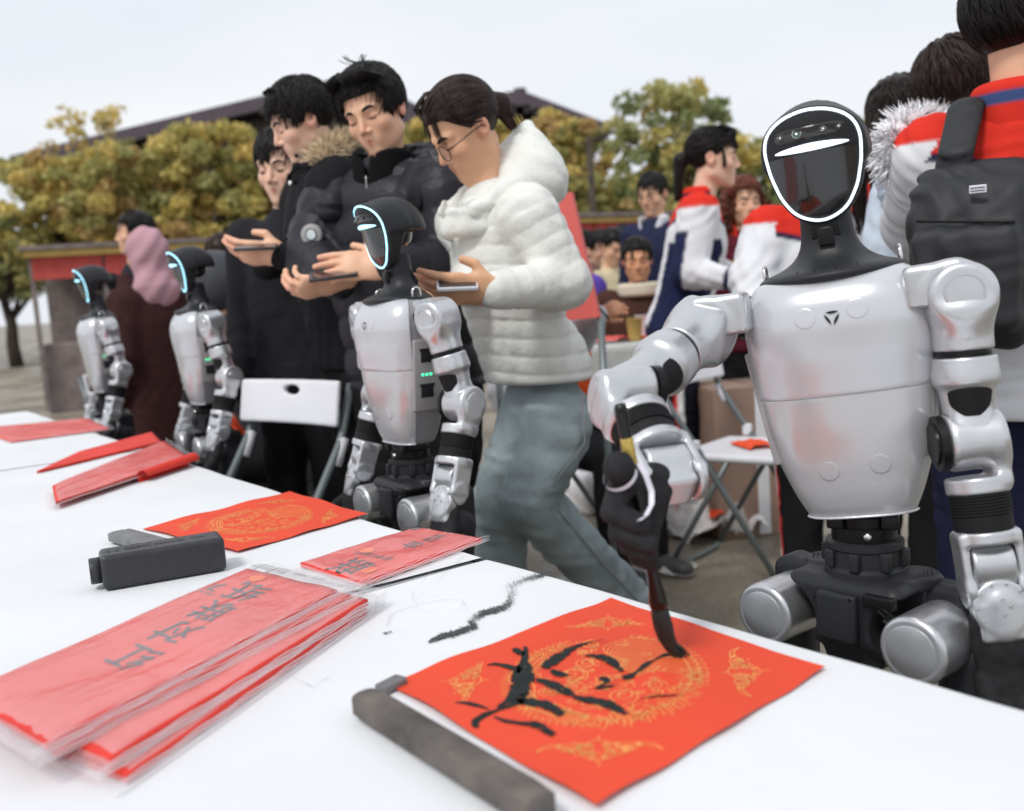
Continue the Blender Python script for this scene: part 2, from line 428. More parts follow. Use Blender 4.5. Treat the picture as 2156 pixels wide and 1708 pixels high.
hall('smaller peaked dark hall roof behind the tree right of the glasses woman', (1094, 214), (1094, 214), (820, 262), (1272, 282), 30, 12, 4)

# ---- trees
M['leaf'] = mat('autumn_leaf', (.3, .25, .04), .7, attr=True)
lt = M['leaf'].node_tree; pb = lt.nodes['Principled BSDF']; tr_ = lt.nodes.new('ShaderNodeBsdfTranslucent'); ms = lt.nodes.new('ShaderNodeMixShader'); ms.inputs[0].default_value = .42
lt.links.new(lt.nodes['Color Attribute'].outputs['Color'] if 'Color Attribute' in lt.nodes else [n for n in lt.nodes if n.type == 'VERTEX_COLOR'][0].outputs['Color'], tr_.inputs['Color'])
lt.links.new(pb.outputs[0], ms.inputs[1]); lt.links.new(tr_.outputs[0], ms.inputs[2]); lt.links.new(ms.outputs[0], [n for n in lt.nodes if n.type == 'OUTPUT_MATERIAL'][0].inputs[0])
M['bark'] = mat('bark', (.06, .045, .035), .85, noise=.4, nscale=6, bump=.6, bscale=10, bdist=.03)
YEL = [(.64, .52, .17), (.57, .48, .16), (.46, .43, .16), (.70, .55, .20), (.40, .39, .15), (.56, .40, .17)]  # leaf colours here and below are paled to imitate distance haze
GRN = [(.40, .42, .19), (.32, .36, .16), (.50, .48, .20), (.56, .50, .20), (.26, .30, .14)]
def tree(label, cx, ytop, ybot, wpx, d, pal, nleaf=5200, dens=1., seed=1, group='trees standing behind the crowd', leaf=.085):
    rnd = random.Random(seed); rs = np.random.RandomState(seed); nleaf = int(nleaf*1.5)
    base = P(cx, ybot, d); top = P(cx, ytop, d); base.z = 0
    s = d*KX/FPX; W_ = wpx*s/2*1.18; zb = P(cx, ybot, d).z; zt = top.z
    t = thing('autumn_tree', label, 'tree', (base.x, d, 0), 0, group)
    H = zt-max(.8, zb); zc = max(.8, zb)
    tr = MB(); pts = [(0, 0, 0)]; 
    for k in range(1, 7): pts.append((rnd.uniform(-.12, .12)*k*.3, rnd.uniform(-.1, .1)*k*.3, zt*.78*k/6))
    tr.tube(pts, [.17, .15, .13, .10, .075, .05, .03], 8)
    ends = []
    for k in range(13):
        a = rnd.uniform(0, 2*pi); z0 = rnd.uniform(.25, .75)*zt*.8; f = rnd.uniform(.5, .95)
        p0 = Vector((0, 0, z0)); p1 = Vector((cos(a)*W_*f, sin(a)*W_*f*.8, min(zt*.97, z0+rnd.uniform(.25, .8)*H*.6)))
        mid = p0.lerp(p1, .5)+Vector((rnd.uniform(-.2, .2), rnd.uniform(-.2, .2), .1*H))
        tr.tube([p0, mid, p1], [.07, .045, .015], 6); ends += [mid, p1, p0.lerp(p1, .75)]
        for q in range(2):
            e = p1+Vector((rnd.uniform(-.5, .5), rnd.uniform(-.5, .5), rnd.uniform(0, .5)))*.9
            tr.tube([mid.lerp(p1, .6), e], [.025, .008], 5); ends.append(e)
    tr.obj('trunk', M['bark'], t, smooth=True)
    ncl = int(74*dens); cl = []
    for k in range(ncl):
        th = rnd.uniform(0, 2*pi); zz = rnd.random()**.8; env = sqrt(max(0, 1-(zz*1.02-.25)**2*1.2)) if zz > .25 else .8+.8*zz
        rr = W_*env*sqrt(rnd.random())
        cl.append((rr*cos(th), rr*sin(th)*.8, zc+H*zz*.95, rnd.uniform(.16, .34)*max(W_*.62, .7), rnd.choice(pal)))
    for e in ends: cl.append((e.x, e.y, e.z, rnd.uniform(.2, .34)*max(W_*.5, .6), rnd.choice(pal)))
    w8 = np.array([c[3]**2 for c in cl]); w8 /= w8.sum()
    ci = rs.choice(len(cl), nleaf, p=w8); cc = np.array([c[:3] for c in cl])[ci]; cr = np.array([c[3] for c in cl])[ci]; ck = np.array([c[4] for c in cl])[ci]
    dirs = rs.normal(size=(nleaf, 3)); dirs /= np.linalg.norm(dirs, axis=1)[:, None]
    pos = cc+dirs*(cr*rs.random_sample(nleaf)**.45)[:, None]*np.array([1.1, 1.1, .75])
    u = rs.normal(size=(nleaf, 3)); u /= np.linalg.norm(u, axis=1)[:, None]
    v = np.cross(u, rs.normal(size=(nleaf, 3))); v /= np.linalg.norm(v, axis=1)[:, None]
    sz = leaf*rs.uniform(.6, 1.4, nleaf)[:, None]
    q = np.stack([pos-u*sz, pos-v*sz*.6, pos+u*sz, pos+v*sz*.6], 1).reshape(-1, 3)
    col = np.repeat(ck*rs.uniform(.7, 1.3, (nleaf, 1)), 4, 0)
    mb = MB(); mb.add(q, np.arange(nleaf*4).reshape(-1, 4).tolist(), col); mb.obj('crown', M['leaf'], t)
    return t
tree('broad golden tree, largest crown left of the black parka', 470, 262, 520, 270, 24, YEL, 9000, 1.2, 11)
tree('golden tree directly above the pink headscarf', 300, 300, 520, 240, 23, YEL, 7500, 1.1, 12)
tree('paler golden tree at the far left edge of the row', 120, 320, 520, 220, 25, YEL, 6000, 1., 13)
tree('tall sparse tree with thin leaves above the farthest robot', 195, 215, 430, 190, 27, YEL, 1500, .5, 14)
tree('golden tree between the black puffer and the glasses woman', 900, 246, 480, 210, 26, YEL, 6000, 1., 15)
tree('golden crown under the peaked hall roof', 1135, 236, 480, 210, 23, YEL, 7000, 1.1, 16)
tree('narrow golden tree with bare post right of the white puffer', 1225, 250, 480, 120, 22, YEL, 3600, 1., 17)
tree('tall loose olive tree with sky gaps behind the ponytail girl', 1432, 180, 450, 290, 23, GRN+YEL[:3], 6600, 1.1, 18)
tree('low dark green bush tree behind the short haired boy', 1330, 372, 470, 170, 26, GRN, 4200, 1., 19)
tree('olive tree between curly hair and the front robot', 1575, 315, 470, 170, 25, GRN+YEL[:2], 4200, 1., 20)
tree('small green tree right of the front robot helmet', 1835, 248, 460, 130, 21, GRN, 3600, 1., 21)
tree('green tree hidden low behind the school jackets', 2000, 290, 470, 240, 24, GRN, 3600, 1., 22)
tree('golden tree behind the parka man', 640, 282, 500, 180, 25, YEL, 4500, 1., 23)
tree('low olive tree filling the gap left of the long market stall', 20, 420, 640, 230, 24, GRN+YEL[:2], 4200, 1., 31)
tree('low green tree farthest left beyond the table end', -150, 440, 650, 260, 26, GRN, 3800, 1., 32)
# bare pole with a crossarm
t = thing('utility_pole', 'dark bare pole with a short crossarm right of the white puffer', 'pole', P(1246, 400, 18)*1, 0); t.location.z = 0
z = P(1246, 288, 18).z
MB().lathe([(.075, 0), (.055, z)], 10).obj('post', M['bark'], t, smooth=True)
MB().tube([(-.12, 0, z-.12), (.22, 0, z+.0), (.42, 0, z+.05)], .03, 6).obj('crossarm', M['bark'], t, smooth=True)

# ---- market stalls
M['yellow'] = mat('yellow_paint', (.50, .34, .10), .6, noise=.15)
M['stallred'] = mat('stall_red', (.45, .06, .05), .65, noise=.15)
M['dkstall'] = mat('stall_dark', (.20, .165, .155), .8, noise=.3)
def stall(label, x0, x1, yt0, yt1, d, beam=14, banner=46):
    A = P(x0, yt0, d); B = P(x1, yt1, d+1.0); s = d*KX/FPX
    t = thing('market_stall', label, 'market stall', (A.x, A.y, 0), atan2(B.y-A.y, B.x-A.x), 'market stalls with yellow beams')
    Ln = (Vector((B.x, B.y))-Vector((A.x, A.y))).length; z = (A.z+B.z)/2
    MB().box((Ln/2, 0, z-beam*s/2), (Ln+.1, .12, beam*s), bev=.01).obj('beam', M['yellow'], t)
    n = 4
    for i in range(n):
        MB().box((Ln*(i+.5)/n, .03, z-beam*s-banner*s/2), (Ln/n-.03, .04, banner*s)).obj('banner', M['stallred'], t)
    for i in range(n+1): MB().box((Ln*i/n, .08, z/2-.02), (.05, .05, z-.1)).obj('post', M['dkstall'], t)
    MB().box((Ln/2, .5, .4), (Ln, .7, .8), bev=.02).obj('counter', M['dkstall'], t)
    MB().box((Ln/2, 1.4, z/2), (Ln, .06, z*.95)).obj('back_panel', M['dkstall'], t)
    MB().box((Ln/2, .7, z+.03), (Ln+.2, 1.6, .05)).obj('canopy', M['dkstall'], t)
    return t
stall('long market stall with yellow beam over red banners behind the headscarf', 60, 640, 532, 498, 11.5)
stall('far market stall with yellow beam right of the white puffer', 1190, 1420, 462, 452, 12, 11, 40)
stall('far market stall behind the curly haired woman', 1440, 1760, 456, 446, 13, 11, 40)

# ================================================================== TABLES
TZ = .73
def table(label, clabel, e0, e1, width, parentlabel=''):
    e0 = Vector(e0); e1 = Vector(e1); d = (e1-e0); Ln = d.length; ang = atan2(d.y, d.x)
    t = thing('folding_table', label, 'table', (e0.x, e0.y, 0), ang, 'white folding tables set end to end')
    # local x along the robots' edge, local +y away from the robots
    MB().box((Ln/2, width/2, TZ-.022), (Ln-.02, width-.02, .03), bev=.006).obj('tabletop', M['chairw'], t)
    for x in (.12, Ln-.12):
        for y in (.1, width-.1):
            MB().tube([(x, y, 0), (x, y, TZ-.037)], .014, 10).obj('leg', M['tube'], t, smooth=True)
    c = thing('tablecloth', clabel, 'tablecloth', (e0.x, e0.y, 0), ang, 'white felt cloths on the writing tables')
    def fn(u, v):
        # profile across: drop, rounded edge, top, rounded edge, drop
        w = width; dr = .22; r = .012
        L_ = [0, dr, dr+r*1.57, dr+r*1.57+w-2*r, dr+2*r*1.57+w-2*r, 2*dr+2*r*1.57+w-2*r]
        s_ = v*L_[-1]
        if s_ < L_[1]: y, zz = -.002-.012*(1-s_/dr)*(1+.6*sin(u*Ln*23)), TZ-r-(dr-s_)
        elif s_ < L_[2]: a = (s_-L_[1])/r; y, zz = r-r*cos(a), TZ-r+r*sin(a)
        elif s_ < L_[3]: y, zz = r+s_-L_[2], TZ
        elif s_ < L_[4]: a = (s_-L_[3])/r; y, zz = w-r+r*sin(a), TZ-r+r*cos(a)
        else: y, zz = w+.002+.012*((s_-L_[4])/dr)*(1+.6*sin(u*Ln*19)), TZ-r-(s_-L_[4])
        x = u*Ln
        if zz > TZ-.02:
            zz += .0013*mnoise.noise(Vector((x*5, y*5, Ln)))
            y += .0045*mnoise.noise(Vector((x*7, 3.3, y*2)))
        return (x, y, zz)
    mb = MB(); nv = 170
    # dense rows so the rounded edges are resolved
    mb.grid(fn, int(Ln*60), 260)
    # end flaps
    mb.obj('cloth', M['cloth'], c, smooth=True)
    for x, sg in ((0, -1), (Ln, 1)):
        MB().box((x+sg*.001, width/2, TZ-.09), (.002, width-.03, .17)).obj('end_flap', M['cloth'], c)
    return t, c
nA = Vector((.404, .787, 0)); nB = Vector((-.040, 1.349, 0)); un = (nB-nA).normalized()
nn = Vector((-un.y, un.x, 0))     # points away from the robots (towards the camera)
# near table: edge runs from beyond the right of the picture up to the seam
e_right = nA-un*1.0
table('near white table carrying the freshly brushed red paper', 'white felt cloth under the freshly brushed red paper', e_right, nB, .80)
fA = nB+un*.010+Vector((-.004, .004, 0)); fdir = (Vector((-.774, 2.389, 0))-Vector((-.050, 1.365, 0))).normalized()
fB = fA+fdir*1.62
table('middle white table carrying the red paper and ink box', 'white cloth under the black ink box and long red packet', fA, fB, .80)
gA = fB+fdir*.012; gB = gA+fdir*1.7
table('far white table reaching the last robot', 'white cloth under the loose stack of red sheets', gA, gB, .80)
fn_ = Vector((-fdir.y, fdir.x, 0))
table('second row white table at the left edge', 'plain white cloth at the lower left, outer row', fA+fn_*.812+fdir*.1, fB+fn_*.812, .80)
table('second row far white table at the left edge', 'plain white cloth farther left, outer row', gA+fn_*.812, gB+fn_*.812, .80)
table('near table beside the photographer', 'plain white cloth in the nearest lower left corner', fA+fn_*.812-fdir*.9-fn_*0, fA+fn_*.812+fdir*.09, .60)

# ================================================================== PAPER AND PRINT
ZP = TZ+.0022
def ribbon(mb, pts, w, z):
    """flat strip of print through pts (list of (x, y) or (x, y, w))"""
    n = len(pts); vs = []
    for i, p in enumerate(pts):
        a = pts[max(0, i-1)]; b = pts[min(n-1, i+1)]
        dx, dy = b[0]-a[0], b[1]-a[1]; l = sqrt(dx*dx+dy*dy)+1e-9
        ww = (p[2] if len(p) > 2 else w)/2
        vs += [(p[0]-dy/l*ww, p[1]+dx/l*ww, z), (p[0]+dy/l*ww, p[1]-dx/l*ww, z)]
    mb.add(vs, [(2*i, 2*i+1, 2*i+3, 2*i+2) for i in range(n-1)])
def spiral(cx, cy, r, a0, turns, sg=1, n=16):
    out = []
    for i in range(n+1):
        f = i/n; a = a0+sg*turns*2*pi*f; rr = r*(1-f*.85); out.append((cx+rr*cos(a), cy+rr*sin(a)))
    return out
def roundel_art():
    """dragon and phoenix style line work in a unit square (-1..1)"""
    rnd = random.Random(5); S = []
    R = .66
    # scaled serpent body round the upper left
    for (r0, a0, a1) in ((.60, 1.2, 3.9), (.47, 1.35, 3.7)):
        S.append([(( r0+.02*sin(a*9))*cos(a), (r0+.02*sin(a*9))*sin(a)) for a in np.linspace(a0, a1, 60)])
    for k in range(46):
        a = 1.25+2.55*k/46
        for j in range(3):
            r0 = .485+.038*j+.01*sin(a*9)
            S.append([((r0+.02*sin(pi*f))*cos(a+.055*f), (r0+.02*sin(pi*f))*sin(a+.055*f)) for f in (0, .33, .66, 1)])
    # dorsal fins
    for k in range(34):
        a = 1.2+2.7*k/34; S.append([(.61*cos(a), .61*sin(a)), (.665*cos(a+.03), .665*sin(a+.03)), (.615*cos(a+.065), .615*sin(a+.065))])
    # phoenix wing on the right: long feathers
    for k in range(17):
        a = -1.35+.125*k
        p0 = (.14+.02*k*.3, -.10+.02*k); p1 = (.64*cos(a*.72), .64*sin(a*.72))
        S.append([(p0[0]+(p1[0]-p0[0])*f-(.06+.004*k)*sin(pi*f)*sin(a), p0[1]+(p1[1]-p0[1])*f+.07*sin(pi*f)) for f in np.linspace(0, 1, 12)])
        S.append([(p1[0]+.03*cos(a+q), p1[1]+.03*sin(a+q)) for q in np.linspace(0, 4.5, 8)])
    # tail plumes round the bottom
    for k in range(30):
        a = 3.85+1.75*k/30; r0 = .60+.03*sin(k*1.7)
        S.append([(r0*cos(a), r0*sin(a)), ((r0+.05)*cos(a+.05), (r0+.05)*sin(a+.05)), ((r0-.03)*cos(a+.09), (r0-.03)*sin(a+.09)), ((r0-.10)*cos(a+.05), (r0-.10)*sin(a+.05))])
    S.append([(.56*cos(a), .56*sin(a)) for a in np.linspace(3.8, 6.0, 50)])
    # heads, eyes, clouds
    for (x, y, r) in ((-.12, .18, .10), (-.24, .04, .08), (.05, .24, .07), (.0, -.02, .055), (-.3, -.2, .07), (-.1, -.28, .09), (.12, -.33, .07), (-.38, .12, .06), (.28, .42, .08), (.16, .36, .05)):
        S.append(spiral(x, y, r, rnd.uniform(0, 6), 1.6, rnd.choice((-1, 1)), 20)); S.append(spiral(x, y, r*1.25, rnd.uniform(0, 6), .7, 1, 12))
    for k in range(95):
        a = rnd.uniform(0, 2*pi); r = .60*sqrt(rnd.random()); x, y = r*cos(a), r*sin(a)
        if .28 < x and y > -.25 and rnd.random() < .7: continue
        S.append(spiral(x, y, rnd.uniform(.018, .045), rnd.uniform(0, 6), rnd.uniform(.7, 1.5), rnd.choice((-1, 1)), 10))
    for k in range(60):
        a = rnd.uniform(0, 2*pi); r = rnd.uniform(.15, .6); x, y = r*cos(a), r*sin(a); b = rnd.uniform(0, 6); l = rnd.uniform(.04, .12)
        S.append([(x+l*f*cos(b+f), y+l*f*sin(b+f)) for f in np.linspace(0, 1, 6)])
    return S
def corner_art(sd):
    """cloud motif pointing to a corner; drawn with its tip up (+y), width 1"""
    rnd = random.Random(sd); S = []
    for s in (-1, 1):
        S.append([(s*x, y) for x, y in ((.02, .30), (.10, .27), (.17, .20), (.24, .19), (.30, .12), (.38, .10), (.43, .04), (.52, .02), (.62, .05), (.70, .12))])
        S.append([(s*x, y) for x, y in ((.70, .12), (.60, -.01), (.48, -.04), (.36, -.03), (.28, -.06), (.18, -.03), (.10, -.08), (0, -.12))])
        for x, y, r in ((.12, .12, .06), (.24, .07, .055), (.34, .04, .045), (.44, .0, .035), (.10, .0, .05), (.2, -.01, .035), (.06, .22, .04), (.17, .15, .03), (.3, .11, .028)):
            S.append([(s*a, b) for a, b in spiral(x, y, r, rnd.uniform(0, 6), 1.5, 1, 14)]); S.append([(s*a, b) for a, b in spiral(x, y, r*1.3, rnd.uniform(0, 6), .6, -1, 8)])
        for k in range(8):
            x, y = rnd.uniform(0, .35), rnd.uniform(-.04, .2); S.append([(s*(x+.05*f*cos(k)), y+.05*f*sin(k)+.01*sin(6*f)) for f in np.linspace(0, 1, 5)])
    S.append([(0, .42), (-.02, .36), (.02, .31), (0, .26)]); S.append([(0, -.22), (.02, -.16), (-.01, -.1)])
    return S
def red_paper(label, L_, T_, R_, B_, wr=1., seed=1):
    """square red sheet lying on the cloth; corners in order left, top, right, bottom"""
    L_, T_, R_, B_ = [Vector((p.x, p.y, 0)) for p in (L_, T_, R_, B_)]
    cen = (L_+T_+R_+B_)/4
    o = thing('red_paper', label, 'paper', (cen.x, cen.y, 0), 0, 'red sheets printed with gold roundels')
    def map_(s, t_):       # s,t in -1..1 ; (-1,1)=L (1,1)=T (1,-1)=R (-1,-1)=B
        a = (s+1)/2; b = (t_+1)/2
        p = (B_*(1-a)+R_*a)*(1-b)+(L_*(1-a)+T_*a)*b
        return p-cen
    def hgt(x, y):
        return .0035*max(0, mnoise.noise(Vector((x*9+seed, y*9, 2)))-.05)*wr
    def fn(u, v):
        s, t_ = u*2-1, v*2-1
        ed = (max(abs(s), abs(t_)))**6
        p = map_(s*(1+.004*ed*sin(9*t_)), t_*(1+.006*ed*sin(11*s+seed)))
        return (p.x, p.y, ZP+hgt(p.x, p.y)+.0012*ed*(1+sin(7*s+5*t_)))
    MB().grid(fn, 70, 70).obj('sheet', M['redpaper'], o, smooth=True)
    gb = MB(); side = (T_-L_).length/2
    def lay(strokes, w, tf):
        for st in strokes:
            pts = []
            for q in st:
                s, t_ = tf(*q); p = map_(s, t_); pts.append((p.x, p.y))
            n = len(pts); vs = []
            for i, p in enumerate(pts):
                a = pts[max(0, i-1)]; b = pts[min(n-1, i+1)]; dx, dy = b[0]-a[0], b[1]-a[1]; l = sqrt(dx*dx+dy*dy)+1e-9
                for sg in (1, -1):
                    x, y = p[0]-sg*dy/l*w/2, p[1]+sg*dx/l*w/2; vs.append((x, y, ZP+hgt(x, y)+.0006+(0.0024*max(abs(x), abs(y))/side)**1*0))
            gb.add(vs, [(2*i, 2*i+1, 2*i+3, 2*i+2) for i in range(n-1)])
    lay(roundel_art(), .0009, lambda x, y: (x, y))
    for k, (cx, cy, rot) in enumerate(((.60, .60, -pi/4), (.60, -.60, -3*pi/4), (-.60, .60, pi/4), (-.60, -.60, 3*pi/4))):
        lay(corner_art(3+k), .0008, lambda x, y: (cx+.50*(x*cos(rot)-y*sin(rot)), cy+.50*(x*sin(rot)+y*cos(rot))))
    gb.obj('gold_print', M['goldink'], o)
    return o, cen, hgt
pL, pT, pR = PT(815, 1440, ZP), PT(1285, 1260, ZP), PT(1740, 1408, ZP); pB = pL+(pR-pT)*1.02
paper1, cen1, hg1 = red_paper('near red paper being brushed with black ink', pL, pT, pR, pB, 1., 1)
qL, qT, qR, qB = PT(300, 1113, ZP), PT(610, 1035, ZP), PT(775, 1085, ZP), PT(500, 1163, ZP)
red_paper('clean red paper with gold roundel under the flat grey paperweight', qL, qT, qR, qB, 1.3, 4)

# calligraphy strokes on the near sheet, traced centre lines with widths
def zc(x, y): return (894.7+.3905*x, 1236.8+.3905*y)
STR = [[(541, 322, 10), (543, 350, 22), (538, 400, 30), (535, 450, 66), (525, 510, 80), (505, 560, 66), (455, 615, 36), (385, 658, 5)],
       [(336, 424, 4), (385, 418, 16), (450, 432, 24), (520, 455, 40)], [(478, 335, 20), (505, 352, 30), (535, 368, 14)],
       [(970, 284, 1), (905, 300, 4), (850, 315, 14), (790, 338, 30), (725, 378, 44), (672, 415, 46), (640, 440, 26)],
       [(680, 452, 18), (720, 470, 34), (775, 480, 10)], [(598, 502, 16), (650, 515, 34), (710, 540, 44), (765, 568, 40), (806, 590, 14)],
       [(800, 596, 14), (860, 608, 36), (940, 620, 40), (1010, 645, 46), (1088, 688, 14)],
       [(862, 380, 4), (910, 382, 18), (965, 392, 34), (1020, 418, 34), (1065, 458, 14)],
       [(1352, 362, 12), (1290, 378, 14), (1235, 402, 6), (1190, 425, 22), (1140, 462, 12), (1105, 485, 34), (1065, 492, 22)],
       [(940, 495, 20), (985, 505, 26), (965, 525, 10), (925, 548, 12), (985, 540, 14), (1040, 528, 1)],
       [(160, 640, 4), (205, 637, 16), (270, 648, 22), (345, 668, 6)],
       [(282, 768, 22), (270, 740, 32), (310, 708, 28), (390, 672, 16), (470, 640, 20), (530, 612, 36)],
       [(480, 615, 24), (560, 622, 46), (650, 640, 50), (742, 692, 36)], [(372, 708, 8), (440, 728, 22), (520, 738, 22), (600, 748, 40), (698, 800, 30)],
       [(1150, 608, 1), (1230, 594, 7), (1300, 588, 8), (1395, 584, 1)], [(520, 600, 30), (560, 570, 10)]]
ib = MB(); rnd = random.Random(3)
for st in STR:
    # resample with a smooth curve, rough edges, dry streaks
    pts = []
    for i in range(len(st)-1):
        p0, p1, p2, p3 = [np.array(st[max(0, min(len(st)-1, j))], float) for j in (i-1, i, i+1, i+2)]
        for f in np.linspace(0, 1, 9)[:-1]:
            pts.append(.5*((2*p1)+(-p0+p2)*f+(2*p0-5*p1+4*p2-p3)*f*f+(-p0+3*p1-3*p2+p3)*f**3))
    pts.append(np.array(st[-1], float)); n = len(pts)
    lanes = 9; nr = [[rnd.uniform(-.09, .09) for _ in range(2)] for _ in range(n)]
    prev = None; gap = [0]*lanes
    for i, p in enumerate(pts):
        a, b = pts[max(0, i-1)], pts[min(n-1, i+1)]; dx, dy = b[0]-a[0], (b[1]-a[1])*1.6; l = sqrt(dx*dx+dy*dy)+1e-9
        w = max(1.5, p[2]*1.5)*(1+nr[i][0]); row = []
        for k in range(lanes+1):
            o_ = (k/lanes-.5)*w; x = p[0]-dy/l*o_; y = p[1]+dx/l*o_/1.6
            q = PT(*zc(x, y), ZP); xx, yy = q.x-cen1.x, q.y-cen1.y; row.append((q.x, q.y, ZP+hg1(xx, yy)+.0012))
        if prev:
            for k in range(lanes):
                if gap[k] > 0: gap[k] -= 1; continue
                edge = k in (0, lanes-1)
                if rnd.random() < (.14 if edge else .004+.05*(i/n)**4): gap[k] = rnd.randint(0, 2 if edge else 1); continue
                ib.add([prev[k], prev[k+1], row[k+1], row[k]], [(0, 1, 2, 3)])
        prev = row
for k in range(90):   # spatter
    cx, cy = rnd.choice(((500, 340), (370, 430), (900, 390), (950, 300), (700, 540), (1000, 500)));
    x, y = cx+rnd.gauss(0, 38), cy+rnd.gauss(0, 16); r = rnd.uniform(.6, 2.4)
    ring = []
    for j in range(6):
        q = PT(*zc(x+r*cos(j*pi/3), y+r*.6*sin(j*pi/3)), ZP); ring.append((q.x, q.y, ZP+hg1(q.x-cen1.x, q.y-cen1.y)+.0012))
    ib.poly(ring)
o = ib.obj('calligraphy', M['ink'], None); o.parent = paper1; o.matrix_parent_inverse = paper1.matrix_basis.inverted() if False else Matrix.Translation(-paper1.location)
# ================================================================== ROBOTS
def frame(p, a, hint):
    """matrix at p whose -Z runs along a and whose -Y faces hint"""
    a = Vector(a).normalized(); z = -a; h = Vector(hint); y = -(h-h.dot(a)*a); y.normalize(); x = y.cross(z)
    m = Matrix.Identity(4)
    for i in range(3): m[i][0], m[i][1], m[i][2], m[i][3] = x[i], y[i], z[i], p[i]
    return m
T4 = Matrix.Translation
RX = lambda d: Matrix.Rotation(radians(d), 4, 'X')
RY = lambda d: Matrix.Rotation(radians(d), 4, 'Y')
RZ = lambda d: Matrix.Rotation(radians(d), 4, 'Z')
CACHE = {}
def cached(key, fn):
    if key not in CACHE: CACHE[key] = fn()
    return CACHE[key]
def part(name, key, fn, m, parent, mw=None, smooth=True, ang=None):
    """cached mesh; fn returns an MB"""
    def mk():
        me = fn().mesh(name)
        me.polygons.foreach_set('use_smooth', [smooth or ang is not None]*len(me.polygons))
        if ang is not None: me.set_sharp_from_angle(angle=radians(ang))
        return me
    me = cached(key, mk)
    if m is not None and len(me.materials) == 0: me.materials.append(m)
    o = bpy.data.objects.new(name, me); C.objects.link(o); o.parent = parent
    if m is not None and me.materials[0] != m:
        o.material_slots[0].link = 'OBJECT'; o.material_slots[0].material = m
    if mw is not None: o.matrix_local = mw
    return o
TBL = [(0, .062, .040, .040), (.006, .066, .045, .045), (.03, .077, .053, .052), (.07, .091, .060, .058), (.11, .099, .066, .062), (.16, .104, .071, .066),
       (.20, .108, .078, .068), (.235, .110, .080, .068), (.262, .106, .075, .064), (.282, .096, .063, .055), (.295, .080, .046, .044), (.300, .06, .034, .034)]
def tsec(z):
    zs = [r[0] for r in TBL]; return [float(np.interp(z, zs, [r[k] for r in TBL])) for k in (1, 2, 3)]
def tsecs(z):   # smoothed
    a = np.mean([tsec(min(.3, max(0, z+d))) for d in (-.008, -.004, 0, .004, .008)], axis=0); return a
def tpoint(z, t, off=0., n=3.0):
    hw, yf, yb = tsecs(z); c, s = cos(t), sin(t)
    x = (hw+off)*math.copysign(abs(c)**(2/n), c); d = (yf if s < 0 else yb)+off
    y = d*math.copysign(abs(s)**(2/n), s); return (x, y, z)
def tshell(z0, z1, off, a0, a1, thick=.003, nu=72, nv=40, crease=None):
    mb = MB(); full = a1-a0 > 6.2
    def ez(v): return z0+(z1-z0)*v
    def out(u, v):
        t = a0+(a1-a0)*u; z = ez(v); e = min(v, 1-v)*(z1-z0)
        o = off-.0014*max(0, 1-e/.006)**2
        return tpoint(z, t, o)
    def inn(u, v): return tpoint(ez(v), a0+(a1-a0)*u, off-thick)
    nuv = nu
    mb.grid(out, nu, nv, wrapu=full)
    nb = nu*nv
    mb.grid(inn, nu, nv, wrapu=full)
    # stitch rims
    f = []
    R = range(nu) if full else range(nu-1)
    for i in R:
        j = (i+1) % nu
        f.append((i, nb+i, nb+j, j)); f.append(((nv-1)*nu+i, (nv-1)*nu+j, nb+(nv-1)*nu+j, nb+(nv-1)*nu+i))
    if not full:
        for j in range(nv-1):
            f.append((j*nu, (j+1)*nu, nb+(j+1)*nu, nb+j*nu)); f.append((j*nu+nu-1, nb+j*nu+nu-1, nb+(j+1)*nu+nu-1, (j+1)*nu+nu-1))
    mb.f += f
    return mb
def tcap(z, off):      # flat lid
    return MB().poly([tpoint(z, 2*pi*k/48, off) for k in range(48)])
EGG_Z = [0, .004, .014, .036, .064, .092, .108, .118, .1255, .1285, .130]
EGG_W = [0, .017, .0325, .0455, .0535, .0565, .0525, .043, .028, .015, 0]
def egg(n=96, s=1.):
    """smooth closed outline of the face in (x, z)"""
    right = []
    for k in range(n//2+1):
        a = pi*k/(n//2); zz = .065-.065*cos(a); right.append((zz,))
    pts = []
    c = (0, .075)
    for k in range(n):
        a = 2*pi*k/n; dx, dz = sin(a), -cos(a)
        lo, hi = 0, .12
        for _ in range(24):
            m_ = (lo+hi)/2; x, z = c[0]+dx*m_, c[1]+dz*m_
            ins = 0 <= z <= .130 and abs(x) < np.interp(z, EGG_Z, EGG_W)
            lo, hi = (m_, hi) if ins else (lo, m_)
        pts.append(lo)
    p = np.array(pts)
    for _ in range(4): p = (np.roll(p, 1)+2*p+np.roll(p, -1))/4
    return [(c[0]+sin(2*pi*k/n)*p[k]*s, c[1]-cos(2*pi*k/n)*p[k]*s) for k in range(n)]
EGG = egg(); EGR = np.array([sqrt(x*x+(z-.075)**2) for x, z in EGG])
def yface(x, z): return -.074+(.12-z)*.34+6.5*x*x+9*np.maximum(0, z-.10)**2+1.6*np.maximum(0, .03-z)**1.5
def f_head(Q):
    x, y, z = Q
    a = np.arctan2(x, -(z-.075)) % (2*pi); R = np.interp(a, np.arange(97)*2*pi/96, np.append(EGR, EGR[0]))
    egd = np.sqrt(x*x+(z-.075)**2)-R-.0035
    front = -(y-yface(x, z))*.92
    back = (y-yface(x, z))-(.030+.25*np.clip(z, 0, .12))
    mask = smax(smax(egd*.9, front, .006), back, .022)
    dome = s_ell(Q, (0, .000, .076), (.0615, .077, .072)); dome = smax(dome, -(z-.078), .006)
    return smax(smin(mask, dome, .018), front, .004)
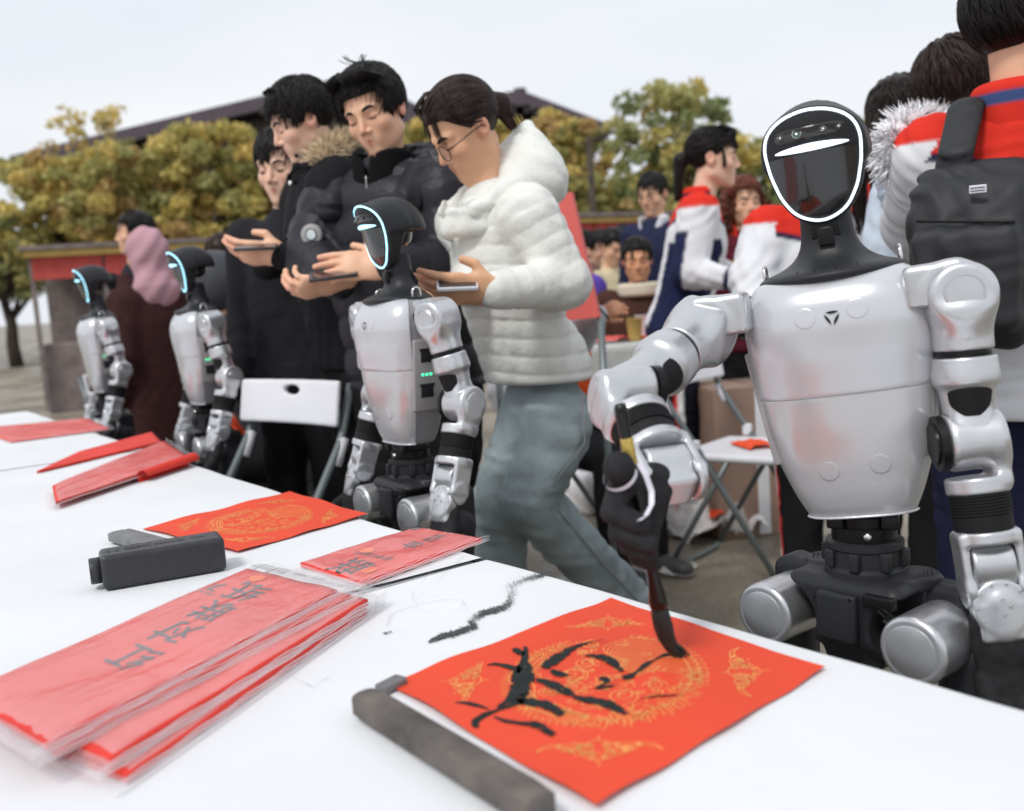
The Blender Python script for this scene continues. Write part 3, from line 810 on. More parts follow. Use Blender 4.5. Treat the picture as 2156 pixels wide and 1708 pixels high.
def egg_patch(z0, z1, s, lift, nu=40, nv=40):
    mb = MB()
    def fn(u, v):
        z = z0+(z1-z0)*v
        # inverse of outline: half width at z
        w = 0
        for k in range(96):
            (xa, za), (xb, zb) = EGG[k], EGG[(k+1) % 96]
            xa *= s; xb *= s; za = .075+(za-.075)*s; zb = .075+(zb-.075)*s
            if (za-z)*(zb-z) <= 0 and za != zb: w = max(w, xa+(xb-xa)*(z-za)/(zb-za))
        x = -w+2*w*u; return (x, float(yface(x, z))-lift, z)
    mb.grid(fn, nu, nv); return mb
def fpatch(cx, cz, a, b, lift, p=2., tilt=0.):
    mb = MB()
    def fn(u, v):
        r = v; t = 2*pi*u; x = cx+a*r*math.copysign(abs(cos(t))**(2/p), cos(t)); z = cz+b*r*math.copysign(abs(sin(t))**(2/p), sin(t))
        e = .0010 if v > .98 else 0
        return (x, float(yface(x, z))-lift+e, z)
    vs = [];
    return mb.grid(fn, 40, 9, wrapu=True)
def tdisc(cx, cz, r, lift):
    def fn(u, v):
        rr = r*min(1, v*1.02); t = 2*pi*u; x, z = cx+rr*cos(t), cz+rr*sin(t); s_ = tsecs(z)
        return (x, -(s_[1]+lift+(.0005 if v < .96 else 0))*(1-abs(x/(s_[0]+lift))**3)**(1/3), z)
    return MB().grid(fn, 32, 12, wrapu=True)
def head_parts(par_name, parent, mw, glow):
    h = part('helmet', 'helmet', lambda: sdf_mb(f_head, (-.066, -.085, -.005), (.066, .082, .152), .0018), M['dark'], parent, mw)
    part('face_panel', 'facep', lambda: egg_patch(.0835, .1245, .93, .0012, 40, 16), M['dark'], h)
    part('visor', 'visor', lambda: egg_patch(.0075, .0815, .93, .0012, 40, 40), M['gloss'], h)
    ring = lambda: MB().tube([(x*.985, float(yface(x*.985, .075+(z-.075)*.985))-.0010, .075+(z-.075)*.985) for x, z in EGG], .00165, 8, closed=True)
    part('light_ring', 'ring', ring, glow, h)
    bar = lambda: fpatch(0, .0868, .043, .0042, .0030, 1.7)
    part('light_bar', 'bar', bar, glow, h)
    strip = lambda: fpatch(0, .1035, .0405, .0072, .0022, 5)
    st = part('camera_strip', 'cstrip', strip, M['gloss'], h)
    for i, (x, r) in enumerate(((-.033, .0034), (-.013, .0062), (.017, .0036), (.034, .0026))):
        y = float(yface(x, .1035))-.0030
        def ln(): return MB().lathe([(r, 0), (r, .0012), (r*.8, .0018), (r*.75, .0012), (.0001, .0016)], 20, T=T4((x, y, .1035)) @ RX(90-22))
        part('camera_lens', 'lens%d' % i, ln, M['lens'] if i == 1 else M['gloss'], h)
    part('side_sensor', 'lidar', lambda: MB().lathe([(.0001, -.022), (.018, -.020), (.029, -.010), (.032, .004), (.030, .016)], 28, T=T4((0, .014, .066))), M['gloss'], h)
    return h
def f_collar(Q):
    x, y, z = Q
    base = s_ell(Q, (0, -.002, .290), (.086, .066, .015)); neck = s_cap(Q, (0, .012, .28), (0, .004, .375), .035, .029, fd=(0, 1, 0), fl=.85)
    f = smin(base, neck, .038); f = smax(f, -s_ell(Q, (0, -.052, .325), (.026, .02, .014)), .014)
    return smax(f, z-.380, .004)
def f_housing(Q):
    a = s_cyl(Q, (0, 0, 0), 1, .0365, .031, .009); b = s_cyl(Q, (0, 0, -.042), 2, .0318, .024, .002)
    f = smin(a, b, .022); notch = s_box(Q, (0, 0, .030), (.050, .020, .016), .006)
    return f
def f_bracket(Q):
    # side s=+1: from the torso (x<0) out over the joint
    a = s_box(Q, (-.018, 0, .011), (.032, .0245, .0255), .008); b = s_cyl(Q, (.002, 0, .0), 1, .0375, .0235, .006)
    f = smin(a, b, .006); return smax(f, -(Q[2]+.012), .006)
def f_upper(Q):
    a = s_cyl(Q, (0, 0, -.089), 2, .0340, .0155, .003); b = s_cap(Q, (0, 0, -.10), (0, 0, -.152), .0315, .0245)
    c = s_cyl(Q, (0, 0, -.165), 0, .029, .018, .004)
    f = smin(smin(a, b, .012), c, .014); return smax(f, Q[2]+.0735, .002)
def f_elbow(Q):
    a = s_cyl(Q, (.003, 0, 0), 0, .0345, .031, .008); b = s_box(Q, (.024, 0, -.028), (.0095, .024, .030), .008)
    c = s_cyl(Q, (0, 0, -.052), 2, .0335, .0095, .003)
    return smin(smin(a, b, .012), c, .008)
def f_wrist(Q):
    a = s_cyl(Q, (0, 0, -.112), 2, .0335, .0075, .003)
    b = s_box(Q, (.0285, 0, -.140), (.0048, .021, .034), .004); c = s_box(Q, (-.0285, 0, -.140), (.0048, .021, .034), .004)
    d = s_cyl(Q, (0, 0, -.172), 0, .022, .033, .006)
    e = s_cyl(Q, (0, 0, -.172), 0, .030, .0235, .0)
    f = smin(smin(a, b, .007), c, .007); f = smin(f, smax(d, -s_cyl(Q, (0, 0, -.172), 0, .04, .0225), .001), .006); return f
def f_roll(Q):
    a = s_cyl(Q, (0, 0, -.142), 0, .0235, .0222, .003); b = s_box(Q, (0, .002, -.168), (.0215, .019, .022), .006); return smin(a, b, .01)
def f_plate(Q):
    a = s_cyl(Q, (0, -.012, -.190), 1, .0305, .0095, .003); b = s_box(Q, (0, -.012, -.207), (.0245, .009, .024), .006); c = s_cap(Q, (0, -.020, -.185), (0, -.020, -.215), .0150, .0150, fd=(0, 1, 0), fl=.4)
    return smin(smin(a, b, .004), c, .003)
def f_rest_hand(Q):
    palm = s_cap(Q, (0, 0, -.225), (0, -.002, -.275), .026, .033, fd=(0, 1, 0), fl=.5)
    f = smin(palm, s_cap(Q, (0, 0, -.205), (0, 0, -.235), .030, .028, fd=(0, 1, 0), fl=.75), .012)
    for i in range(4):
        x = -.026+.0172*i; p = [(x, -.002, -.275), (x, -.014, -.308), (x, -.034, -.330), (x, -.050, -.336)]
        f = smin(f, s_path(Q, p, [.0108, .0100, .0090, .0080]), .005)
    return smin(f, s_path(Q, [(.022, -.006, -.235), (.042, -.022, -.262), (.044, -.040, -.285)], [.014, .012, .010]), .008)
def sleeve_prof():
    pr = [(.027, -.060)]
    for k in range(7): z = -.062-.0035*k; pr += [(.0322, z), (.0322, z-.0021), (.0300, z-.0022), (.0300, z-.0034)]
    return pr+[(.0312, -.0880), (.0312, -.104), (.029, -.1045)]
def screws(mb, cx, cz, rad, n, y, r=.0018, a0=0.):
    for k in range(n):
        a = a0+2*pi*k/n; mb.lathe([(r, -.0006), (r, .0009), (r*.55, .0010), (r*.5, .0003), (.0001, .0003)], 10, T=T4((cx+rad*cos(a), y, cz+rad*sin(a))) @ RX(90))
    return mb
def arm(parent, S, E, W, hint, hint2, side, hand='rest', fscale=None, k=1.):
    """side +1 = the robot's own left arm"""
    up = frame(S, E-S, hint); L_ = (E-S).length/.173; up = up @ Matrix.Diagonal((k, k, L_, 1))
    ms = Matrix.Diagonal((side, 1, 1, 1))
    H = .0018
    so_ = part('shoulder_housing', 'hous', lambda: sdf_mb(f_housing, (-.04, -.034, -.07), (.04, .034, .04), H), M['silver'], parent, up)
    part('joint_cap', 'jcap', lambda: MB().lathe([(.0215, 0), (.0215, .0006), (.0205, .0016), (.0198, .0010), (.0188, .0010), (.0182, .0016), (.0001, .0018)], 32, T=T4((0, -.0318, 0)) @ RX(90)), M['silver'], so_, ang=25)
    part('screw', 'hscrew', lambda: screws(MB(), .0, -.052, .0001, 1, -.0318), M['steel'], so_)
    part('joint_gap', 'gap', lambda: MB().lathe([(.026, -.062), (.0295, -.0655), (.0295, -.0740), (.026, -.077)], 32), M['black'], parent, up)
    ua = part('upper_arm', 'upper', lambda: sdf_mb(f_upper, (-.036, -.036, -.197), (.036, .036, -.07), H), M['silver'], parent, up)
    def patch():
        mb = MB(); f = lambda u, v: ((.0297-.0052*v*1.0)*sin(-.95+1.9*u), -(.0330-.0052*v*1.0)*cos(-.95+1.9*u), -.106-.036*v); return mb.grid(f, 16, 8)
    part('black_patch', 'patch', patch, M['rubber'], ua)
    fo = frame(E, W-E, hint2); Lf = (W-E).length/.185 if fscale is None else fscale
    fo = fo @ Matrix.Diagonal((side*k, k, Lf, 1))
    el = part('elbow_housing', 'elbow', lambda: sdf_mb(f_elbow, (-.036, -.036, -.066), (.038, .036, .036), H), M['silver'], parent, fo)
    part('elbow_motor', 'emotor', lambda: MB().lathe([(.0001, 0), (.024, 0), (.0245, .003), (.0325, .0035), (.0330, .012), (.030, .0125)], 36, T=T4((-.0405, 0, 0)) @ RY(90)), M['black'], el, ang=35)
    part('joint_cap', 'ecap', lambda: MB().lathe([(.0215, 0), (.0215, .0006), (.0205, .0016), (.0198, .0010), (.0188, .0010), (.0182, .0016), (.0001, .0018)], 32, T=T4((.0338, 0, 0)) @ RY(90)), M['silver'], el, ang=25)
    part('forearm_sleeve', 'sleeve', lambda: MB().lathe(sleeve_prof(), 40), M['rubber'], parent, fo, ang=30)
    wr = part('wrist_housing', 'wrist', lambda: sdf_mb(f_wrist, (-.036, -.036, -.20), (.036, .036, -.10), H), M['silver'], parent, fo)
    part('wrist_roller', 'roll', lambda: sdf_mb(f_roll, (-.024, -.026, -.192), (.024, .026, -.114), H), M['silver'], wr)
    if hand == 'rest':
        pl = part('wrist_plate', 'plate', lambda: sdf_mb(f_plate, (-.032, -.030, -.234), (.032, .0, -.158), H), M['silver'], parent, fo)
        part('screw', 'pscrew', lambda: screws(screws(MB(), 0, -.190, .0255, 10, -.0216), 0, -.190, .0085, 4, -.0265), M['steel'], pl)
        part('hand', 'rhand', lambda: sdf_mb(f_rest_hand, (-.05, -.065, -.35), (.06, .035, -.18), .0024), M['glove'], parent, fo)
    return up, fo
def f_pelvis(Q):
    x, y, z = Q
    w = np.clip((z+.09)/.08, 0, 1)
    a = s_box((x/(.86+.16*w), y/(.9+.1*w), z), (0, 0, -.046), (.078, .060, .044), .018)
    b = s_box(Q, (0, .0, -.088), (.040, .040, .030), .014)
    f = smin(a, b, .02)
    for s in (-1, 1): f = smin(f, s_cyl(Q, (s*.058, .012, -.006), 2, .030, .008, .004), .008)
    for s in (-1, 1): f = smax(f, -s_cyl(Q, (s*.083, -.045, -.060), 1, .046, .045), .006)
    return f
def f_hiplink(Q):
    return smin(s_box(Q, (.085, .022, -.030), (.038, .020, .024), .010), s_box(Q, (.127, .034, -.062), (.017, .030, .050), .014), .02)
def f_hip(Q): return s_cyl(Q, (.100, -.030, -.062), 1, .040, .046, .007)
def f_thigh(Q):
    return smin(s_cap(Q, (.128, .02, -.09), (.115, .0, -.36), .040, .030), s_cyl(Q, (.112, 0, -.375), 0, .036, .034, .006), .02)
def f_shin(Q): return smin(s_cap(Q, (.112, .0, -.40), (.112, .010, -.64), .030, .022), s_cyl(Q, (.112, .008, -.665), 0, .024, .026, .005), .02)
def f_foot(Q):
    return smax(smin(s_cap(Q, (.112, .045, -.690), (.112, -.12, -.695), .034, .028, fd=(0, 0, 1), fl=.7), s_cap(Q, (.112, .01, -.66), (.112, .01, -.69), .022), .02), -(Q[2]+.7285), .002)
def robot(label, loc, yaw, wyaw, lean, armsL, armsR, glow, head_yaw=0., handR='rest'):
    """arms given as (S, E, W, hint, hint2) in world space or None for the default pose"""
    t = thing('humanoid_robot', label, 'robot', loc, radians(yaw), 'humanoid robots lined up at the tables')
    inv = (Matrix.Translation(loc) @ Matrix.Rotation(radians(yaw), 4, 'Z')).inverted()
    Wz = .80
    tm = T4((0, 0, Wz)) @ RZ(wyaw) @ RY(lean)
    pm = T4((0, 0, .727))
    # pelvis and waist
    pv = part('pelvis', 'pelvis', lambda: sdf_mb(f_pelvis, (-.095, -.066, -.11), (.095, .066, .010), .0024), M['dark'], t, pm)
    part('front_cover', 'fcover', lambda: MB().box((0, -.0625, -.046), (.052, .014, .060), bev=.005), M['dark'], pv, ang=40)
    part('screw', 'fcscrew', lambda: screws(MB(), 0, -.046, .034, 4, -.0700, .0022, .9), M['rubber'], pv)
    def vent():
        mb = MB()
        for s in (-1, 1):
            for i in range(-4, 5):
                for j in range(-4, 5):
                    x, y = i*.0056+(j % 2)*.0028, j*.0049
                    if x*x+y*y < .024**2: mb.lathe([(.0019, .0), (.0001, .0001)], 6, T=T4((s*.058+x, .012+y, .0024)))
        return mb
    part('vent_holes', 'vent', vent, M['black'], pv)['kind'] = 'stuff'
    def cable():
        mb = MB()
        for k in range(3): mb.tube([(.046+.006*k, -.060, -.018-.010*k), (.066, -.064+.004*k, -.026-.010*k), (.076, -.050, -.05-.01*k)], .0035, 8)
        return mb.box((.054, -.060, -.018), (.040, .012, .015), bev=.003)
    part('cable_port', 'cport', cable, M['black'], pv, ang=40)
    for s in (-1, 1):
        mm = pm @ Matrix.Diagonal((s, 1, 1, 1))
        part('hip_link', 'hlink', lambda: sdf_mb(f_hiplink, (.03, -.01, -.13), (.16, .075, .01), .0024), M['dark'], t, mm)
        hp = part('hip_motor', 'hip', lambda: sdf_mb(f_hip, (.055, -.08, -.105), (.145, .02, -.018), .0022), M['silver'], t, mm)
        part('motor_cap', 'hcap', lambda: MB().lathe([(.030, 0), (.030, .0008), (.029, .0014), (.0001, .0014)], 36, T=T4((.100, -.0755, -.062)) @ RX(90)), M['silver'], hp, ang=40)
        part('thigh', 'thigh', lambda: sdf_mb(f_thigh, (.06, -.06, -.42), (.18, .07, -.04), .005), M['dark'], t, mm)
        part('shin', 'shin', lambda: sdf_mb(f_shin, (.07, -.04, -.70), (.15, .05, -.36), .005), M['silver'], t, mm)
        part('foot', 'foot', lambda: sdf_mb(f_foot, (.07, -.16, -.735), (.155, .09, -.62), .005), M['dark'], t, mm)
    def waist():
        mb = MB()
        mb.lathe([(.040, -.010), (.0490, -.008), (.0490, .004), (.0440, .008), (.0440, .028), (.0462, .030), (.0462, .037), (.041, .039), (.034, .0395)], 40, T=pm)
        for k in range(8): mb.box((.0455*cos(k*pi/4+.3), .0455*sin(k*pi/4+.3), .018), (.012, .012, .022), bev=.002, T=pm)
        return mb
    part('waist_motor', 'waist', waist, M['dark'], t, ang=30)
    wt = T4((0, 0, .727)) @ RZ(wyaw)
    def yoke():
        mb = MB().lathe([(.030, .036), (.0385, .038), (.0390, .041), (.0390, .0560), (.0350, .0565), (.0350, .060), (.0385, .0605), (.0385, .070), (.030, .0705), (.030, .08)], 40)
        for s in (-1, 1): mb.box((s*.031, -.010, .066), (.020, .056, .018), bev=.003)
        return mb
    wy = part('waist_yoke', 'yoke', yoke, M['black'], t, wt, ang=30)
    part('knuckle_bolt', 'kbolt', lambda: MB().lathe([(.0001, -.004), (.0048, -.003), (.0050, 0), (.004, .003), (.0001, .0034)], 16, T=T4((.006, -.040, .049)) @ RX(90)), M['chrome'], wy)
    # torso
    bs = part('back_shell', 'back', lambda: tshell(0, .3, -.0022, 0, 2*pi, .002, 90, 50), M['sidegrey'], t, tm)
    part('torso_floor', 'tfloor', lambda: tcap(.003, -.003), M['black'], bs, smooth=False)
    ch = part('chest_shell', 'chest', lambda: tshell(.150, .298, .0006, pi+.30, 2*pi-.30, .003, 90, 50), M['shell'], t, tm)
    be = part('belly_shell', 'belly', lambda: tshell(-.001, .1555, -.0002, pi+.30, 2*pi-.30, .0022, 90, 50), M['shell_low'], t, tm)
    def rim():
        return MB().tube([tpoint(.0015, pi+.3+(pi-.6)*k/60, .0012) for k in range(61)], .0016, 8)
    part('lower_rim', 'rim', rim, M['shell'], be)
    def logo():
        mb = MB(); cz, R = .243, .0100
        for k in range(3):
            a0 = pi/2+2*pi*k/3+.5; a1 = a0+2*pi/3
            # slim lens shaped blade along each side of the triangle
            A = np.array((cos(a0-.5), sin(a0-.5)))*R*1.12*-1; B = np.array((cos(a1-.5), sin(a1-.5)))*R*1.12*-1
            A2 = A+(B-A)*.10; B2 = A+(B-A)*.86; d = B2-A2; nrm_ = np.array((-d[1], d[0])); nrm_ /= np.linalg.norm(nrm_); ts = np.linspace(0, 1, 10)
            up_ = [A2+d*q+nrm_*.0016*sin(pi*q)*1.1 for q in ts]; dn_ = [A2+d*q-nrm_*.0012*sin(pi*q) for q in ts]
            vs = []
            for p_ in up_+dn_:
                x, z = p_[0], cz+p_[1]; yy = -(tsecs(z)[1]+.0018)*(1-abs(x/(tsecs(z)[0]))**3)**(1/3); vs.append((x, yy-.0007, z))
            mb.add(vs, [(i, i+1, 10+i+1, 10+i) for i in range(9)])
        return mb
    part('chest_logo', 'logo', logo, M['black'], ch, smooth=False)
    for i, (x, z) in enumerate(((-.030, .245), (.028, .249), (-.028, .062), (.030, .066))):
        emb = lambda: tdisc(x, z, .0122, .0008 if z > .15 else .0002)
        part('round_plug', 'emb%d' % i, emb, M['shell'] if z > .15 else M['shell_low'], ch if z > .15 else be)
    BR = {}
    for s, a in ((1, armsL), (-1, armsR)):
        if a is None: BR[s] = tm @ T4((s*.146, 0, .252))
        else:
            c_ = tm.inverted() @ (inv @ Vector(a[0])); BR[s] = tm @ T4(c_+Vector((-s*.006, 0, .002)))
    for s in (-1, 1):
        bt = part('battery_panel', 'bat%d' % s, lambda: MB().box((s*.0970, .006, .140), (.012, .078, .142), bev=.003), M['panelgrey'], t, tm @ T4((s*.100, 0, .14)) @ RY(7.5*s) @ T4((-s*.100, 0, -.14)), ang=40)
        for z in (.178, .108):
            def hnd(): return MB().box((s*.1026, -.004, z+.013), (.004, .034, .006), bev=.0015).box((s*.1024, -.004, z+.001), (.0030, .028, .026), bev=.0008)
            part('panel_handle', 'bh%d%d' % (s, z*1000), hnd, M['dark'], bt, ang=40)
        for k in range(3):
            part('status_light', 'led%d%d' % (s, k), lambda: MB().box((s*.1032, -.014+.009*k, .142), (.0026, .0046, .0046), bev=.0006), M['led'], bt)
        part('power_button', 'pb%d' % s, lambda: MB().lathe([(.0085, 0), (.0085, .001), (.008, .0018), (.0001, .0018)], 24, T=T4((s*.1026, .026, .140)) @ RY(90*s)), M['sidegrey'], bt)
        part('lifting_ring', 'lr%d' % s, lambda: MB().tube([(s*.078, -.009, .283), (s*.078, -.009, .300)]+[(s*.078, -.009*cos(a), .303+.009*sin(a)) for a in np.linspace(0, pi, 9)]+[(s*.078, .009, .300), (s*.078, .009, .283)], .0022, 10), M['chrome'], t, tm)
        part('shoulder_bracket', 'brk', lambda: sdf_mb(f_bracket, (-.05, -.03, -.02), (.046, .03, .042), .0018), M['silver'], t, BR[s] @ Matrix.Diagonal((s, 1, 1, 1)))
        def sj():
            return MB().lathe([(.0001, 0), (.026, 0), (.026, .018), (.0001, .018)], 28, T=T4((s*.100, 0, .254)) @ RY(90*s))
        part('shoulder_motor', 'sj%d' % s, sj, M['black'], t, tm, ang=40)
    co = part('neck_collar', 'collar', lambda: sdf_mb(f_collar, (-.090, -.072, .266), (.090, .068, .386), .0020), M['dark'], t, tm)
    part('screw', 'colscrew', lambda: [m_ for m_ in [MB()] if [m_.lathe([(.0011, 0), (.0001, .0003)], 8, T=T4((x, -.0610+5*x*x, .2970+1.2*x*x)) @ RX(75)) for x in (-.034, -.014, .010, .033)]][0], M['black'], co)
    def mount():
        return MB().box((0, -.004, .345), (.034, .030, .022), bev=.003).box((0, -.020, .336), (.018, .014, .022), bev=.002).tube([(.016, .0, .350), (.026, .02, .345), (.030, .03, .325), (.026, .028, .30)], .003, 8)
    part('neck_mount', 'nmount', mount, M['black'], t, tm, ang=40)
    head_parts('', t, tm @ T4((0, -.004, .353)) @ RZ(head_yaw) @ Matrix.Scale(.96, 4), glow)
    # arms
    tmI = tm
    def dflt(s):
        S = tmI @ Vector((s*.152, 0, .252)); E = tmI @ Vector((s*.176, .028, .084)); W_ = tmI @ Vector((s*.192, -.030, -.092))
        return S, E, W_, tmI.to_3x3() @ Vector((s*.25, -1, 0)), tmI.to_3x3() @ Vector((s*.2, -1, 0))
    res = []
    for s, a, hd in ((1, armsL, 'rest'), (-1, armsR, handR)):
        if a is None: S, E, W_, h1, h2 = dflt(s)
        else:
            S, E, W_ = [inv @ Vector(v) for v in a[:3]]; h1, h2 = [inv.to_3x3() @ Vector(v) for v in a[3:5]]
        res.append(arm(t, S, E, W_, h1, h2, s, hd, a[5] if a and len(a) > 5 else None, a[6] if a and len(a) > 6 else 1.))
    return t, tm, res, inv
yN = math.degrees(atan2(-.776, .63)); yF = math.degrees(atan2(-fn_.x*-1 if False else fn_.x, -fn_.y))
r1 = P(1822, 1200, 1.20); r1.z = 0
tc1 = Vector((-.28, -.96, 0))
tip = PT(1408, 1383, ZP+.001)
R1S, R1E, R1W = P(1482, 695, 1.20), P(1316, 834, 1.065), P(1396, 985, .985)
robot1 = robot('front silver robot with white lit visor ring writing with a brush', r1, yN, 28, -5.6,
               (P(2020, 618, 1.115), P(2042, 926, 1.105), P(2096, 1262, 1.075), (-.25, -.97, 0), (-.15, -1, .05)),
               (R1S, R1E, R1W, (.05, -1, -.45), (.2, -.66, .66), .74, 1.02), M['glow'], head_yaw=0, handR='none')
# ---- the three robots farther along the table
def place_robot(label, X, Y, d, yaw, wyaw, hy=0):
    q = P(X, Y, d); q.z = 0
    return robot(label, q, yaw, wyaw, 0, None, None, M['glowc'], head_yaw=hy)
place_robot('second robot in profile standing before the glasses woman in white', 868, 1000, 2.04, -56, 0, -2)
place_robot('third robot in profile with a white chair behind its arm', 436, 860, 3.18, -58, 0, -2)
place_robot('farthest robot at the left beside the headscarf woman', 222, 800, 3.95, -58, 0, -2)

# ================================================================== THE WRITING HAND AND BRUSH
B0 = P(1305, 851, .900); BT = tip
def f_fist(Q):
    q = lambda X, Y, d: np.array(P(X, Y, d))
    f = s_path(Q, [q(1372, 1012, .962), q(1366, 1060, .955), q(1358, 1120, .94)], [.0185, .0185, .014])
    f = smin(f, s_cap(Q, q(1398, 1000, .985), q(1370, 1030, .960), .017), .012)
    F = [([(1362, 1030, .950), (1306, 1028, .918), (1288, 1078, .893), (1346, 1104, .886)], [.0130, .0125, .0108, .0098]),
         ([(1368, 1070, .948), (1316, 1075, .918), (1303, 1122, .894), (1366, 1146, .887)], [.0120, .0110, .0102, .0094]),
         ([(1370, 1100, .945), (1330, 1110, .920), (1321, 1150, .898), (1369, 1168, .892)], [.0100, .0095, .0088, .0082]),
         ([(1370, 1128, .940), (1348, 1142, .922), (1341, 1174, .905), (1378, 1188, .900)], [.0090, .0085, .0080, .0074])]
    for pts, rs in F: f = smin(f, s_path(Q, [q(*p) for p in pts], rs), .0028)
    f = smin(f, s_path(Q, [q(1350, 1040, .935), q(1322, 1012, .910), q(1303, 984, .898)], [.0125, .0128, .0148]), .004)
    return f
mb = sdf_mb(f_fist, tuple(min(P(X, Y, d)[i] for X, Y, d in ((1260, 940, .86), (1420, 1215, 1.0), (1260, 1215, 1.0), (1420, 940, 1.0), (1260, 1215, .86))) for i in range(3)),
            tuple(max(P(X, Y, d)[i] for X, Y, d in ((1260, 940, .86), (1420, 1215, 1.0), (1420, 940, 1.0), (1260, 940, 1.0), (1420, 940, .86))) for i in range(3)), .0016)
o = mb.obj('gripping_hand', M['glove'], None, True); o.parent = robot1[0]; o.matrix_local = robot1[3]
def band(name, pts, w, m, parent, mi):
    mb = MB(); mb.tube(pts, w, 8); o = mb.obj(name, m, None, True); o.parent = parent; o.matrix_local = mi; return o
# white elastic ties: round the thumb, and looped over the back of the hand
c = P(1305, 1001, .900); ax = (P(1303, 984, .898)-P(1322, 1012, .910)).normalized(); u_ = ax.orthogonal().normalized(); v_ = ax.cross(u_)
tb = MB(); tb.grid(lambda u, v: tuple(c+(u_*cos(2*pi*u)+v_*sin(2*pi*u))*.0162+ax*(.0045*(v-.5))), 40, 3, wrapu=True)
o = tb.obj('elastic_tie', M['tie'], None, True); o.parent = robot1[0]; o.matrix_local = robot1[3]
pts = [P(1345, 975, .905), P(1360, 1000, .902), P(1372, 1035, .905), P(1372, 1062, .898), P(1360, 1085, .884), P(1346, 1096, .873)]
sm = []
for i in range(len(pts)-1):
    for f in (0, .33, .66): sm.append(pts[i].lerp(pts[i+1], f))
sm.append(pts[-1])
tb = MB(); tb.grid(lambda u, v: tuple(sm[int(round(u*(len(sm)-1)))]+Vector((.0036*(v-.5)*2*.7, 0, .0010*(v-.5)))), len(sm), 3)
o = tb.obj('elastic_tie', M['tie'], None, True); o.parent = robot1[0]; o.matrix_local = robot1[3]
# brush
bt = thing('writing_brush', 'black handled brush with gold label held upright in the robot glove', 'brush', tuple(BT))
ax = (B0-BT); Lb = ax.length; ax.normalize(); mB = ax.to_track_quat('Z', 'Y').to_matrix().to_4x4()
M['handle'] = mat('lacquered_handle', (.006, .006, .006), .22, spec=.3, coat=.25)
M['goldlabel'] = mat('gold_label', (.55, .40, .10), .4, .4, noise=.35, nscale=180)
M['bristle'] = mat('inked_bristle', (.008, .020, .020), .45, noise=.5, nscale=120, bump=.6, bscale=300, bdist=.002)
MB().lathe([(.0001, Lb+.001), (.0050, Lb), (.0064, Lb-.004), (.0066, Lb-.012), (.0058, Lb-.018), (.0058, Lb-.030), (.0053, .16), (.0050, .11), (.0062, .085), (.0085, .064), (.0090, .056), (.0075, .053), (.0001, .053)][::-1], 24).obj('handle', M['handle'], bt, True, mB)
MB().lathe([(.00585, Lb-.058), (.0060, Lb-.0575), (.0060, Lb-.0325), (.00585, Lb-.032)], 24).obj('gold_label', M['goldlabel'], bt, True, mB)
bend = Vector((.010, -.002, 0))
rings = [(.0076, .055, 0), (.0088, .046, 0), (.0092, .034, .02), (.0084, .022, .12), (.0066, .011, .4), (.0046, .003, .8), (.0036, .0006, 1.1)]
rnd = random.Random(2)
mb = MB(); base = mB.to_3x3()
vs = []; N_ = 28
for r, z, b in rings:
    for k in range(N_):
        t = 2*pi*k/N_; rr = r*(1+.07*rnd.uniform(-1, 1)); vs.append(tuple(base @ Vector((rr*cos(t), rr*sin(t), z))+bend*b))
mb.add(vs, [(i*N_+k, i*N_+(k+1) % N_, (i+1)*N_+(k+1) % N_, (i+1)*N_+k) for i in range(len(rings)-1) for k in range(N_)])
for k in range(26):
    t = rnd.uniform(0, 2*pi); s0 = base @ Vector((.005*cos(t), .005*sin(t), .02)); e0 = bend*rnd.uniform(.7, 1.7)+Vector((.006*cos(t), .006*sin(t), .0004))
    mb.tube([s0, s0.lerp(e0, .6)+bend*.1, e0], [.0012, .0008, .0002], 5)
mb.obj('bristles', M['bristle'], bt, True)
# ================================================================== THINGS ON THE TABLES
def text_geo(s, size=1.):
    cu = bpy.data.curves.new('txt', 'FONT'); cu.body = s; cu.size = size; cu.align_x = 'CENTER'; cu.align_y = 'CENTER'; cu.resolution_u = 3
    ob = bpy.data.objects.new('txt', cu); C.objects.link(ob); bpy.context.view_layer.update()
    me = bpy.data.meshes.new_from_object(ob.evaluated_get(bpy.context.evaluated_depsgraph_get()))
    vs = [v.co[:] for v in me.vertices]; fs = [tuple(p.vertices) for p in me.polygons]
    bpy.data.objects.remove(ob); bpy.data.curves.remove(cu); bpy.data.meshes.remove(me); return vs, fs
M['film'] = mat('clear_plastic_film', (.93, .90, .92), .10, alpha=.23, coat=1., bump=.9, bscale=26, bdist=.006)
M['filmedge'] = mat('film_border', (.92, .92, .95), .12, alpha=.30, coat=.8, bump=.8, bscale=40, bdist=.003)
M['orange'] = mat('orange_dot', (.85, .16, .02), .5)
M['greyink'] = mat('grey_print', (.05, .055, .06), .5)
M['whitelabel'] = mat('white_header', (.75, .75, .76), .5)
def quadmap(c0, c1, c2, c3):
    return lambda a, b: (c0*(1-a)+c1*a)*(1-b)+(c3*(1-a)+c2*a)*b
